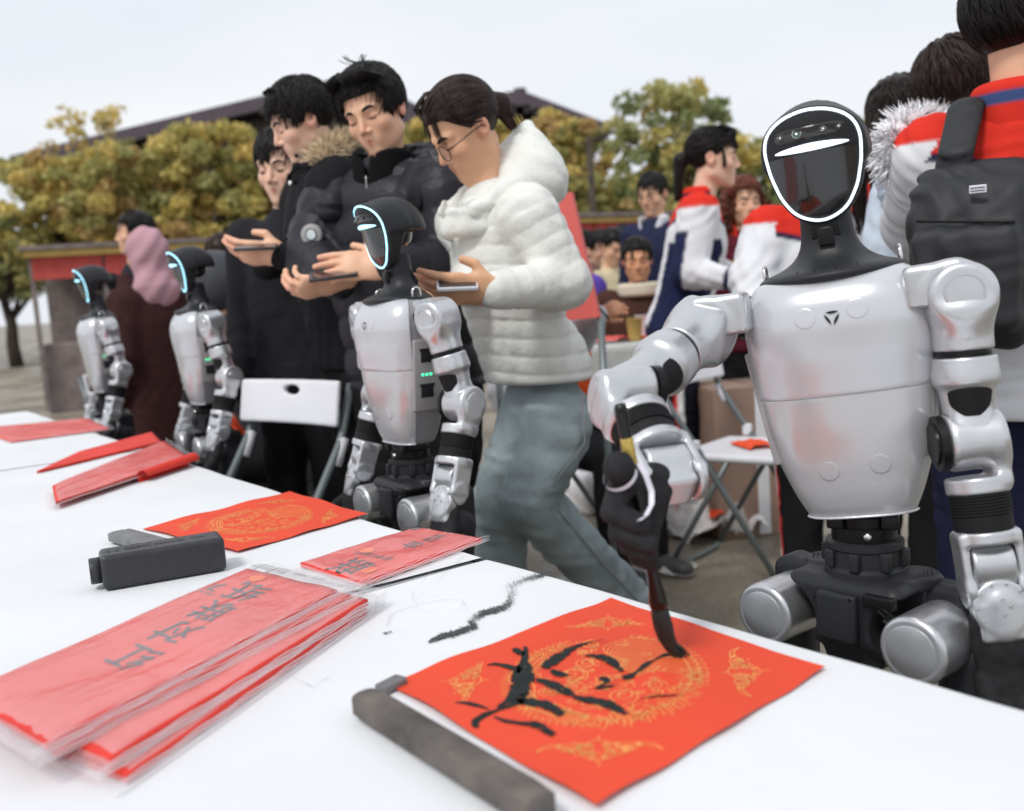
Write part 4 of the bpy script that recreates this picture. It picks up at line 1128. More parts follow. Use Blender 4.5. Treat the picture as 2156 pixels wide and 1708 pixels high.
def packet(label, c0, c1, c2, c3, z, th, texts=(), header=True, seed=0, wr=1., pad=.012, plain=False):
    """a film bag with folded red paper: c0-c1 is the header side, c0-c3 the long side; a runs c0->c1, b runs c0->c3"""
    c0, c1, c2, c3 = [Vector((p.x, p.y, 0)) for p in (c0, c1, c2, c3)]
    cen = (c0+c1+c2+c3)/4; t = thing('paper_packet', label, 'paper packet', (cen.x, cen.y, z), 0, 'film packets of red writing paper')
    qm = quadmap(c0-cen, c1-cen, c2-cen, c3-cen); rnd = random.Random(seed)
    h0 = .045 if header else .01
    def hg(a, b): return .004*wr*(mnoise.noise(Vector((a*3+seed, b*4, 1)))+.3)*min(1, 8*min(a, 1-a, b, 1-b))
    n = 4
    for k in range(n):
        o1 = rnd.uniform(-.006, .006)
        def fn(u, v, k=k):
            a, b = .035+.93*u, h0+.03+(.93-h0)*v; p = qm(a, b+o1*(1 if b > .5 else 0)); return (p.x, p.y, th*(k+1)/n+hg(a, b))
        mb = MB().grid(fn, 24, 30)
        def fb(u, v, k=k):
            a, b = .035+.93*u, h0+.03+(.93-h0)*v; p = qm(a, b); return (p.x, p.y, th*(k+.15)/n+hg(a, b)*(1 if k else 0))
        m0 = mb.n; mb.grid(fb, 24, 30)
        nu, nv = 24, 30
        for i in range(nu-1):
            mb.f.append((i, m0+i, m0+i+1, i+1)); mb.f.append(((nv-1)*nu+i, (nv-1)*nu+i+1, m0+(nv-1)*nu+i+1, m0+(nv-1)*nu+i))
        for j in range(nv-1):
            mb.f.append((j*nu, (j+1)*nu, m0+(j+1)*nu, m0+j*nu)); mb.f.append((j*nu+nu-1, m0+j*nu+nu-1, m0+(j+1)*nu+nu-1, (j+1)*nu+nu-1))
        mb.obj('red_sheet', M['plainred'], t, True)
    up0 = th+.0006
    def lay(vs, fs, m, name, lift=.0004):
        out = []
        for a, b in vs: p = qm(a, b); out.append((p.x, p.y, up0+lift+hg(a, b)))
        mb = MB(); mb.add(out, fs); return mb.obj(name, m, t)
    W_, L_ = (c1-c0).length, (c3-c0).length
    for (s, a, b, sz, m, nm) in texts:
        vs, fs = text_geo(s, 1.)
        # text up = +b (away from the header), text right = -a
        lay([(a-x*sz/W_, b+y*sz/L_) for x, y, _ in vs], fs, M[m], nm)
    if not plain:
        # film bag over everything
        def ff(u, v):
            a, b = u, v; p = qm(a*1.0, b); e = min(1, 14*min(a, 1-a, b, 1-b)); w = hg(a, b)
            cr = .0016*wr*abs(mnoise.noise(Vector((a*9+seed, b*5+a*4, 5))))+.0009*wr*abs(mnoise.noise(Vector((a*26, b*18+seed, 3))))
            zz = (up0+.0012+w+cr)*e if not (header and b < .06) else (up0*.8*min(1, max(0, b/.06))+.0015+cr)
            return (p.x, p.y, max(zz, .0012)+(.0015*mnoise.noise(Vector((a*8, b*8, seed))) if e < .5 else 0))
        MB().grid(ff, 90, 110).obj('film_bag', M['film'], t, True)
        if header:
            def fh(u, v): p = qm(.02+.96*u, .004+.045*v); return (p.x, p.y, up0*.9+.0034+.001*mnoise.noise(Vector((u*9, v, seed))))
            MB().grid(fh, 30, 4).obj('clear_header', M['filmedge'], t, True)
        sb = MB()
        for k in range(3):
            sb.tube([qm(1.0, b)+Vector((0, 0, .002+.0035*k+.001*sin(40*b+k))) for b in np.linspace(0, 1, 30)], .0007, 5)
        sb.obj('bag_seam', M['filmedge'], t, True)
    return t
zt = TZ+.0016
uu, vv = un, Vector((.76, .65, 0)).normalized()
# stack of packets at the lower left (the near right corner of the stack is what the photograph shows)
S0, S1 = PT(549, 1186, TZ+.03), PT(752, 1232, TZ+.03)
hd = (S1-S0); back = Vector((PT(402, 1441, TZ+.03)-PT(748, 1250, TZ+.03))); back.z = 0; back.normalize()
Lp = .46
def pk(label, z, th, da, off, texts=(), seed=1, header=True, wr=1.):
    R = Matrix.Rotation(radians(da), 3, 'Z'); a = R @ hd; b = R @ back*Lp; c0 = S0+Vector(off)
    return packet(label, c0, c0+a, c0+a+b, c0+b, z, th, texts, header, seed, wr)
TXT1 = [('纸', .42, .21, .060, 'greyink', 'character'), ('联', .46, .35, .060, 'greyink', 'character'), ('对', .50, .49, .060, 'greyink', 'character'), ('红', .54, .63, .060, 'greyink', 'character'),
        ('7', .17, .24, .040, 'greyink', 'numeral'), ('言', .12, .235, .012, 'greyink', 'character'), ('对联 宣纸', .17, .29, .008, 'greyink', 'small_print'), ('●', .30, .125, .032, 'orange', 'orange_dot'),
        ('||||‖|||‖||', .22, .045, .022, 'greyink', 'barcode'), ('百年红 · 书画纸', .62, .035, .009, 'greyink', 'small_print')]
pk('lowest red packet at the bottom of the lower left stack', zt, .008, 5, (.020, -.012, 0), (), 7)
pk('second red packet from the bottom of the lower left stack', zt+.0095, .008, 2.5, (.028, -.004, 0), (), 6)
pk('red packet just under the top one, its corner sticking out right', zt+.019, .006, -2, (.022, .002, 0), (), 5)
pk('top red packet of the stack with large black characters and orange dot', zt+.0265, .005, 0, (0, 0, 0), TXT1, 3, wr=1.3)
# long packet lying across the far edge
q0, q1, q2, q3 = PT(616, 1190, zt+.004), PT(880, 1106, zt+.006), PT(1030, 1131, zt+.006), PT(752, 1236, zt+.004)
TXT2 = [('联', .57, .14, .060, 'greyink', 'character'), ('百年红宣纸', .5, .36, .017, 'greyink', 'small_print'), ('年', .52, .64, .034, 'blackink', 'character'), ('百', .55, .80, .034, 'blackink', 'character'),
        ('●', .80, .17, .028, 'orange', 'orange_dot'), ('●', .30, .40, .030, 'orange', 'orange_dot'), ('●', .08, .93, .026, 'blackink', 'ink_blot')]
t = packet('long glittery red packet lying across the cloth beside the seam', q0, q3, q2, q1, zt, .006, TXT2, False, 11, 1.2)
# far stack of sheets
f0, f1, f2, f3 = PT(120, 965, zt), PT(345, 915, zt), PT(352, 935, zt), PT(150, 1000, zt)
packet('orange red sheet at the back of the far stack by the third robot', PT(60, 1002, zt), PT(165, 955, zt), PT(325, 911, zt), PT(350, 932, zt), zt, .006, (), False, 21, .8, plain=True)
packet('wide film packet of red sheets sagging over the far table edge', PT(100, 1040, zt), PT(350, 935, zt), PT(412, 975, zt), PT(130, 1046+20, zt)+Vector((0, -.05, 0)), zt+.008, .006, (), False, 22, 1.6)
packet('faded red packet at the far left end of the table', PT(-60, 905, zt), PT(190, 882, zt), PT(240, 905, zt), PT(20, 935, zt), zt, .005, (), False, 23, 1.2)
# rolled dark red edge
t = thing('rolled_paper', 'dark red rolled sheet edge beside the far film packet', 'paper roll', tuple(PT(385, 975, zt)))
a, b = PT(300, 1003, zt+.012)-t.location, PT(408, 968, zt+.012)-t.location
mb = MB(); ax = (b-a).normalized(); s_ = ax.cross(Vector((0, 0, 1)))
mb.grid(lambda u, v: tuple(a.lerp(b, u)+(s_*cos(1.6*pi*v)+Vector((0, 0, 1))*sin(1.6*pi*v))*(.012+.004*v+.004*u)), 12, 24); mb.obj('sheet', M['plainred'], t, True)

# flat grey paperweight with a black tab
M['slate'] = mat('grey_slate', (.17, .17, .175), .5, noise=.3, nscale=40, bump=.3, bscale=80, bdist=.002)
M['inkbox'] = mat('black_plastic_box', (.030, .031, .036), .38, noise=.15, nscale=90)
M['inktext'] = mat('raised_lettering', (.006, .006, .007), .5)
M['winpane'] = mat('grey_window', (.20, .21, .22), .3)
def bar(name, label, cat, A, B, w, h, z, m, bev=.002, arch=False):
    A = Vector((A.x, A.y, 0)); B = Vector((B.x, B.y, 0)); c = (A+B)/2; L_ = (B-A).length; rz = atan2(B.y-A.y, B.x-A.x)
    t = thing(name, label, cat, (c.x, c.y, z), rz)
    if arch:
        sec = [(-w/2, 0), (w/2, 0), (w/2, h*.80)]+[(w/2*cos(a)*.94, h*.80+h*.20*sin(a)) for a in np.linspace(0.15, pi-.15, 9)]+[(-w/2, h*.80)]
        n = len(sec); vs = []; NX = 12
        for i in range(NX):
            x = -L_/2+L_*i/(NX-1); k = .93 if i in (0, NX-1) else 1
            for y, zz in sec: vs.append((x+(0 if i not in (0, NX-1) else 0), y*k, zz*k if zz > 0 else 0))
        fs = [(i*n+k, i*n+(k+1) % n, (i+1)*n+(k+1) % n, (i+1)*n+k) for i in range(NX-1) for k in range(n)]+[tuple(range(n))[::-1], tuple((NX-1)*n+k for k in range(n))]
        mb = MB(); mb.add(vs, fs); autosmooth(mb.obj('block', m, t), 35)
    else: autosmooth(MB().box((0, 0, h/2), (L_, w, h), bev=bev).obj('block', m, t), 35)
    return t, L_
t, L_ = bar('paperweight', 'flat grey slate paperweight on the clean red paper', 'paperweight', PT(250, 1122, ZP+.012), PT(390, 1160, ZP+.012), .038, .014, ZP+.002, M['slate'])
MB().box((-L_/2-.008, .004, .006), (.018, .022, .010), bev=.002).obj('black_tab', M['inkbox'], t)
A, B = PT(213, 1208, TZ+.02), PT(470, 1165, TZ+.02); A.z = B.z = 0
c = (A+B)/2; rz = atan2(B.y-A.y, B.x-A.x); L_ = (B-A).length
t = thing('ink_box', 'black plastic ink box with raised lettering and grey end window', 'ink box', (c.x, c.y, TZ+.0014), rz)
bw, bh = .056, .048
def fbx(Q): return smax(s_box(Q, (0, 0, bh/2), (L_/2, bw/2, bh/2), .007), -(s_box(Q, (L_/2, 0, bh/2), (.0015, bw/2-.009, bh/2-.009), .001)), .0006)
sdf_mb(fbx, (-L_/2-.004, -bw/2-.004, -.002), (L_/2+.004, bw/2+.004, bh+.002), .0022).obj('case', M['inkbox'], t, True)
MB().lathe([(.0001, 0), (.017, 0), (.018, .002), (.018, .016), (.0001, .016)], 28, T=T4((-L_/2-.014, 0, bh/2)) @ RY(90)).obj('cap', M['inkbox'], t, True)
for y in (-.011, .011): MB().box((L_/2-.0005, y, bh/2), (.002, .018, .028), bev=.0006).obj('end_window', M['winpane'], t)
for s, x, sz in (('墨汁', -.052, .026), ('书画', -.012, .020), ('专用', .018, .016), ('100g', .052, .013)):
    vs, fs = text_geo(s, sz); mb = MB(); mb.add([(x-a, -b*.8, bh+.0004) for a, b, _ in vs], [f[::1] for f in fs]); mb.obj('lettering', M['inktext'], t)
mb = MB(); rnd = random.Random(8)
for k in range(40):
    x, y = rnd.uniform(-L_/2+.02, L_/2-.02), rnd.uniform(-.02, .02); mb.lathe([(.0008, 0), (.0001, .0003)], 5, T=T4((x, y, bh+.0003)))
mb.obj('droplets', M['inktext'], t)['kind'] = 'stuff'
# near arched wooden paperweight along the paper's lower left edge
M['weight'] = mat('stained_wood_weight', (.105, .09, .08), .55, noise=.55, nscale=26, bump=.3, bscale=60, bdist=.002)
wa, wb = PT(768, 1476, ZP+.012), PT(1140, 1702, ZP+.012)
t, L_ = bar('paperweight', 'long arched brown grey paperweight along the near red paper', 'paperweight', wa, wb, .027, .020, ZP+.004, M['weight'], arch=True)
MB().box((-L_/2-.006, .004, .006), (.018, .014, .010), bev=.002).obj('black_tab', M['inkbox'], t)
t, L_ = bar('ink_stick', 'dark grey ink stick poking out behind the arched paperweight', 'ink stick', PT(800, 1447, TZ+.008), PT(846, 1424, TZ+.008), .016, .008, TZ+.0015, M['slate'])

# ---- ink marks on the cloth, one object each
def zc2(x, y): return (368.4+.415*x, 1052.6+.415*y)
def speckle(name, label, path, rnd, n, blob=()):
    mb = MB(); c = PT(*zc2(*path[len(path)//2][:2]), TZ+.0012)
    def put(x, y, r, k=7):
        pts = []; a0 = rnd.uniform(0, 6)
        for j in range(k):
            rr = r*rnd.uniform(.65, 1.25); q = PT(*zc2(x+rr*1.2*cos(a0+j*2*pi/k), y+rr*.55*sin(a0+j*2*pi/k)), TZ); pts.append((q.x-c.x, q.y-c.y, .0016+.0003*rnd.random()))
        mb.poly(pts)
    for i in range(len(path)-1):
        x0, y0, w0, d0 = path[i]; x1, y1, w1, d1 = path[i+1]
        m_ = int(n*sqrt((x1-x0)**2+(y1-y0)**2)/60)
        for k in range(m_):
            f = rnd.random(); w = w0+(w1-w0)*f; dn = d0+(d1-d0)*f
            g1, g2 = rnd.gauss(0, .75), rnd.gauss(0, .75)
            put(x0+(x1-x0)*f+g1*w*.6, y0+(y1-y0)*f+g2*w*.5, rnd.uniform(.8, 2.0)+dn*rnd.uniform(0, 5.5))
    o = mb.obj(name, M['greyink'], None); o.location = (c.x, c.y, TZ); setp(o, label, 'ink stain'); return o
rnd = random.Random(12)
speckle('ink_stain', 'long speckled zigzag ink streak on the near cloth', [(1290, 725, 6, .6), (1350, 697, 16, 1.), (1430, 678, 18, 1.), (1520, 645, 20, .9), (1500, 625, 26, .35), (1530, 600, 22, .3), (1560, 578, 16, .9), (1640, 560, 18, .8), (1700, 530, 22, .35),
        (1710, 480, 30, .05), (1700, 445, 30, .02), (1760, 410, 26, .03), (1830, 395, 18, .3), (1905, 372, 10, .6)], rnd, 150)
speckle('ink_stain', 'small black ink blot on the cloth right of the packets', [(1060, 683, 4, .5), (1080, 679, 4, .8), (1098, 675, 3, .3)], rnd, 40)
speckle('ink_stain', 'faint ink scratches on the cloth below the packet stack', [(270, 1010, 8, .05), (350, 960, 10, .05), (430, 915, 8, .05), (560, 880, 3, 0), (700, 960, 3, 0), (780, 905, 2, 0)], rnd, 14)
speckle('ink_stain', 'few ink dots near the table edge above the red paper', [(2010, 400, 8, 0), (2050, 412, 12, .05), (2100, 425, 6, 0)], rnd, 12)
# clear plastic strip curling over the seam
t = thing('plastic_strip', 'clear twisted plastic strip lying over the table seam', 'plastic strip', tuple(PT(900, 1215, TZ)))
pts = [PT(*zc2(*q), TZ+.003+h)-t.location for q, h in (((1440, 240), .012), ((1340, 320), .014), ((1270, 400), .010), ((1210, 470), .006), ((1230, 545), .004), ((1340, 570), .003), ((1460, 545), .004), ((1440, 490), .006), ((1340, 480), .006), ((1180, 520), .004), ((1080, 570), .003), ((1070, 630), .002))]
sm = []
for i in range(len(pts)-1):
    for f in np.linspace(0, 1, 7)[:-1]:
        p0, p1, p2, p3 = [pts[max(0, min(len(pts)-1, j))] for j in (i-1, i, i+1, i+2)]
        sm.append(.5*((2*p1)+(-p0+p2)*f+(2*p0-5*p1+4*p2-p3)*f*f+(-p0+3*p1-3*p2+p3)*f**3))
mb = MB(); n = len(sm)
mb.grid(lambda u, v: tuple(sm[int(round(u*(n-1)))]+Vector((.006*(v-.5)*cos(u*7), .006*(v-.5)*sin(u*7), .003*(v-.5)))), n, 3)
mb.obj('strip', M['filmedge'], t, True)
# ================================================================== PEOPLE
def f_face(Q, wide=1.):
    x, y, z = Q; ax = np.abs(x)/wide; S = (ax, y, z)
    f = s_ell(S, (0, .012, .036), (.0765, .094, .086))
    f = smin(f, s_ell(S, (0, -.022, -.028), (.0635, .066, .080)), .03)
    f = smin(f, s_cap(S, (.047, .002, -.062), (.006, -.062, -.098), .020, .0175), .03)
    f = smin(f, s_ell(S, (0, -.074, -.098), (.017, .012, .013)), .018)
    f = smin(f, s_ell(S, (.040, -.055, -.026), (.022, .022, .020)), .022)
    f = smax(f, -s_ell(S, (.0315, -.0965, .004), (.0195, .0165, .0120)), .014)
    f = smin(f, s_cap(S, (.012, -.0835, .0235), (.046, -.0665, .0235), .0075, .006), .016)
    f = smin(f, s_ell(S, (.0320, -.0690, .000), (.0160, .0145, .0125)), .004)
    f = smin(f, s_cap(S, (0, -.084, .012), (0, -.1035, -.0285), .0055, .0088), .013)
    f = smin(f, s_ell(S, (.0115, -.0915, -.0345), (.0078, .0095, .0068)), .006)
    f = smax(f, -s_ell(S, (.0065, -.0960, -.0420), (.0035, .0055, .0030)), .003)
    f = smin(f, s_ell(S, (0, -.070, -.061), (.033, .0175, .024)), .018)
    f = smin(f, s_cap(S, (.0045, -.0880, -.0595), (.0290, -.0735, -.0645), .0038, .0022), .0035)
    f = smin(f, s_cap(S, (0, -.0860, -.0700), (.0255, -.0750, -.0668), .0054, .0028), .0035)
    f = smax(f, -s_cap(S, (0, -.0930, -.0645), (.0240, -.0800, -.0650), .0014, .0008), .003)
    ear = s_ell(S, (.0795, .014, -.004), (.0085, .0185, .0300), np.array(Matrix.Rotation(radians(-12), 3, 'X')))
    ear = smax(ear, -s_ell(S, (.0885, .011, .000), (.0075, .0110, .0190)), .004)
    return smin(f, ear, .008)
def face_y(x, z, wide=1.):
    ys = np.linspace(-.125, .0, 251); d = f_face([np.full_like(ys, x), ys, np.full_like(ys, z)], wide)
    k = np.argmax(d < 0); return float(ys[k]) if d[k] < 0 else 0.
SKIN = (.74, .44, .285); SKIN_PALE = (.80, .52, .38); SKIN_TAN = (.56, .30, .165)
def head_geo(mb, mw, neck_to, h, skin, wide=1., neck_r=.048):
    """head and neck; neck_to is the neck base in head coordinates"""
    nb_ = np.array(neck_to)
    def f(Q): return smin(f_face(Q, wide), s_cap(Q, (0, .022, -.055), nb_, neck_r, neck_r*1.12), .022)
    lo = np.minimum((-.1, -.12, -.125), nb_-.06); hi = np.maximum((.1, .115, .13), nb_+.06)
    def col(v):
        S = (np.abs(v[:, 0]), v[:, 1], v[:, 2]); c = np.tile(np.array(skin), (len(v), 1))
        def bl(w, k):
            nonlocal c
            w = np.clip(w, 0, 1)[:, None]; c = c*(1-w)+np.array(k)*w
        bl(.35*np.exp(-((S[0]-.044)**2+(S[1]+.06)**2+(S[2]+.028)**2)/.0007), (.66, .24, .17))      # cheeks
        bl(.45*np.exp(-(S[0]**2+(S[1]+.103)**2+(S[2]+.03)**2)/.00022), (.66, .27, .19))            # nose
        bl(.45*(S[0] > .074), (.62, .22, .16))
        lips = np.minimum(s_cap(S, (.002, -.0880, -.0597), (.0280, -.0740, -.0645), .0040, .0022), s_cap(S, (0, -.0860, -.0700), (.0245, -.0755, -.0668), .0055, .0028))
        bl(1-np.clip(lips/.0016, 0, 1), (.52, .135, .115))
        bl(.55*np.exp(-((S[0]-.032)**2+((S[2]-.001)*1.6)**2)/.00028)*(S[1] < -.06), (.48, .22, .16))
        bl(.75*((S[0]-.0065)**2+(S[2]+.043)**2 < .0000105)*(S[1] < -.08), (.12, .04, .03))
        return c
    return sdf_mb(f, lo, hi, h, col, T=mw, mb=mb)
def face_details(parent, mw, wide=1., brow=.0048, open_=.0005, hair=(.012, .010, .010)):
    for nm, kind in (('eyebrow', 0), ('eyelid_line', 1)):
        for s in (-1, 1):
            mb = MB()
            if kind == 0: pts = [(.0150, .0205), (.0220, .0245), (.0310, .0270), (.0400, .0255), (.0470, .0205)]; rs = [brow*.7, brow, brow*1.05, brow*.85, brow*.3]
            else: pts = [(.0195, -.0035), (.0240, -.0048), (.0315, -.0062), (.0390, -.0050), (.0460, -.0010)]; rs = [.0006, .0012+open_, .0015+open_, .0013+open_*.6, .0006]
            P3 = [(s*x*wide, face_y(x*wide, z, wide)-.0001, z) for x, z in pts]
            mb.tube(P3, rs, 6, T=mw); mb.c = [np.tile(np.array(hair), (mb.n, 1))]
            mb.obj(nm, M['hair'], parent, True)
    mb = MB(); pts = [(-.0235, -.0655), (-.011, -.0643), (0, -.0648), (.011, -.0643), (.0235, -.0655)]
    mb.tube([(x*wide, face_y(x*wide, z, wide)-.0000, z) for x, z in pts], [.0003, .0007, .0008, .0007, .0003], 5, T=mw, col=(.15, .03, .03)); mb.obj('mouth_line', M['hair'], parent, True)
def hairzone(Q, line, size=(.0875, .1075, .0965), c=(0, .016, .040)):
    x, y, z = Q
    zl = np.interp(y, [a for a, b in line], [b for a, b in line]); cap = s_ell(Q, c, size)
    cap = cap+.0075*np.exp(-np.maximum(z-zl, 0)/.012)*(y < .03)
    f = smax(cap, (zl-z)*.8, .006)
    ax = np.abs(x)
    return smax(f, -s_ell((ax, y, z), (.088, .014, -.010), (.022, .022, .033)), .006)
LINES = {'short': [(-.12, .062), (-.055, .060), (-.035, .022), (-.012, -.012), (.004, .004), (.024, .0), (.045, -.045), (.12, -.060)],
         'pony': [(-.12, .070), (-.060, .066), (-.040, .035), (-.015, .004), (.01, .014), (.03, -.02), (.06, -.055), (.12, -.060)]}
def hair_col(v, base): return np.array(base)*(.8+.5*(np.sin(v[:, 0:1]*310+v[:, 2:3]*90)*.5+.5))
def tufts(mb, rnd, n, base, rad=(.0905, .111, .100), c=(0, .016, .040), mode='down', L_=(.05, .09), zone=None, r0=.0042, lift=.004, T=None, jit=.25):
    for k in range(n):
        while True:
            a, e = rnd.uniform(0, 2*pi), math.asin(rnd.uniform(-.35, 1))
            d = Vector((cos(e)*cos(a), cos(e)*sin(a), sin(e))); p = Vector((c[0]+d.x*rad[0], c[1]+d.y*rad[1], c[2]+d.z*rad[2]))
            if zone is None or zone(p): break
        # flow away from the crown at the back of the top
        crown = Vector((.012, .055, .125)); fl = (p-crown); fl -= fl.dot(d)*d
        if mode == 'back': fl = Vector((0, .10, -.01))-p+Vector((0, 0, .02)); fl -= fl.dot(d)*d
        if fl.length < 1e-4: continue
        fl.normalize(); sd = d.cross(fl); fl = (fl+sd*rnd.uniform(-jit, jit)).normalized(); ln = rnd.uniform(*L_); pts = []
        q = p-d*.004; nseg = 5
        for i in range(nseg):
            pts.append(q.copy()); q = q+fl*ln/nseg
            rel = Vector(((q.x-c[0])/rad[0], (q.y-c[1])/rad[1], (q.z-c[2])/rad[2])); l_ = rel.length; nr_ = rel/l_
            tgt = Vector((c[0]+nr_.x*rad[0], c[1]+nr_.y*rad[1], c[2]+nr_.z*rad[2])); dd = Vector((nr_.x/rad[0], nr_.y/rad[1], nr_.z/rad[2])).normalized()
            q = tgt+dd*lift*rnd.uniform(-.3, 1.)*(i+1)/nseg; fl = (fl-fl.dot(dd)*dd).normalized()
        cc = np.array(base)*rnd.uniform(.6, 1.7)
        mb.tube(pts, [r0, r0*1.05, r0*.9, r0*.55, r0*.12], 5, T=T, cap=False, col=tuple(cc))
def locks(mb, rnd, paths, base, n=8, spread=.006, r0=.0035, T=None, snap=True):
    """bundles of strands following hand laid paths"""
    fixed = []
    for pts in paths:
        fp = []
        for p in pts:
            x, y, z = p
            if snap and y < -.035 and z < .113:
                fy = face_y(x, z); y = fy-.007 if fy < -.02 else max(y, -.04)
            fp.append((x, y, z))
        fixed.append(fp)
    for pts in fixed:
        for k in range(n):
            o = Vector((rnd.gauss(0, spread), rnd.gauss(0, spread*.6), rnd.gauss(0, spread*.5))); m = len(pts)
            q = [Vector(p)+o*(.5+.9*i/(m-1)) for i, p in enumerate(pts)]
            sm = []
            for i in range(m-1):
                for f in (0, .5):
                    p0, p1, p2, p3 = [q[max(0, min(m-1, j))] for j in (i-1, i, i+1, i+2)]
                    sm.append(.5*((2*p1)+(-p0+p2)*f+(2*p0-5*p1+4*p2-p3)*f*f+(-p0+3*p1-3*p2+p3)*f**3))
            sm.append(q[-1]); N_ = len(sm)
            rr = [r0*(1-.15*i/N_) if i < N_*.6 else r0*max(.12, 1-(i-N_*.6)/(N_*.4)) for i in range(N_)]
            mb.tube(sm, rr, 5, T=T, cap=False, col=tuple(np.array(base)*rnd.uniform(.6, 1.7)))
def hand_f(curl, thumb=((.026, .022, -.004), (.046, .050, -.010), (.052, .082, -.016)), spread=1.):
    segs = []
    for i, (x, y, L_) in enumerate(((.0290, .084, .074), (.0100, .090, .083), (-.0095, .087, .077), (-.0275, .078, .060))):
        c = curl[i] if hasattr(curl, '__len__') else curl; p = Vector((x*spread, y, 0)); a = radians(c*.55); pts = [p]
        for q, fr in enumerate((.45, .30, .25)):
            if q: a += radians(c*(.9 if q == 1 else .55))
            p = p+Vector((x*.12*spread, cos(a), -sin(a)))*L_*fr; pts.append(p)
        segs.append(([tuple(v) for v in pts], [.0092, .0086, .0080, .0068] if i < 3 else [.0080, .0074, .0068, .0060]))
    def f(Q):
        d = s_cap(Q, (0, .012, 0), (.001, .070, 0), .0285, .0395, fd=(0, 0, 1), fl=.37)
        d = smin(d, s_cap(Q, (0, -.018, 0), (0, .02, 0), .024, .0265, fd=(0, 0, 1), fl=.72), .018)
        d = smin(d, s_ell(Q, (.022, .030, -.006), (.016, .026, .013)), .010)
        for pts, rs in segs: d = smin(d, s_path(Q, pts, rs), .0045)
        return smin(d, s_path(Q, thumb, [.0125, .0108, .0085]), .008)
    return f
def hand_geo(mb, mw, curl, skin, h=.0026, scale=1., **kw):
    S = Matrix.Diagonal((scale, scale, scale, 1))
    def col(v):
        c = np.tile(np.array(skin), (len(v), 1)); w = np.clip((v[:, 1:2]-.09)/.06, 0, 1)*.35; return c*(1-w)+np.array((.66, .26, .18))*w
    return sdf_mb(hand_f(curl, **kw), (-.06, -.06, -.085), (.08, .18, .045), h, col, T=mw @ S, mb=mb)
def basis(o, ydir, zdir):
    y = Vector(ydir).normalized(); z = Vector(zdir); z = (z-z.dot(y)*y).normalized(); x = y.cross(z); m = Matrix.Identity(4)
    for i in range(3): m[i][0], m[i][1], m[i][2], m[i][3] = x[i], y[i], z[i], o[i]
    return m
def phone(label, mw, sz=(.072, .150, .008), case='inkbox'):
    t = thing('mobile_phone', label, 'phone'); t.matrix_world = mw; t.matrix_basis = mw
    autosmooth(MB().box((0, 0, 0), sz, bev=.003).obj('case', M[case], t), 40)
    MB().box((0, 0, sz[2]/2+.0003), (sz[0]-.005, sz[1]-.008, .0008)).obj('screen', M['glassy'], t)
    return t
def puff(u, step, amp, ph=0.): return amp*(np.abs(np.sin(pi*u/step+ph))**.42-.72)
def wrinkle(Q, a, k=1.):
    x, y, z = Q
    return a*(np.sin(k*(46*z+9*np.sin(13*x+2)+7*np.sin(17*y)))*.5+.5*np.sin(k*(71*z-33*x+21*y+6*np.sin(29*z+11*x))))*(.4+.6*np.sin(9*x+5*z+3*y)**2)
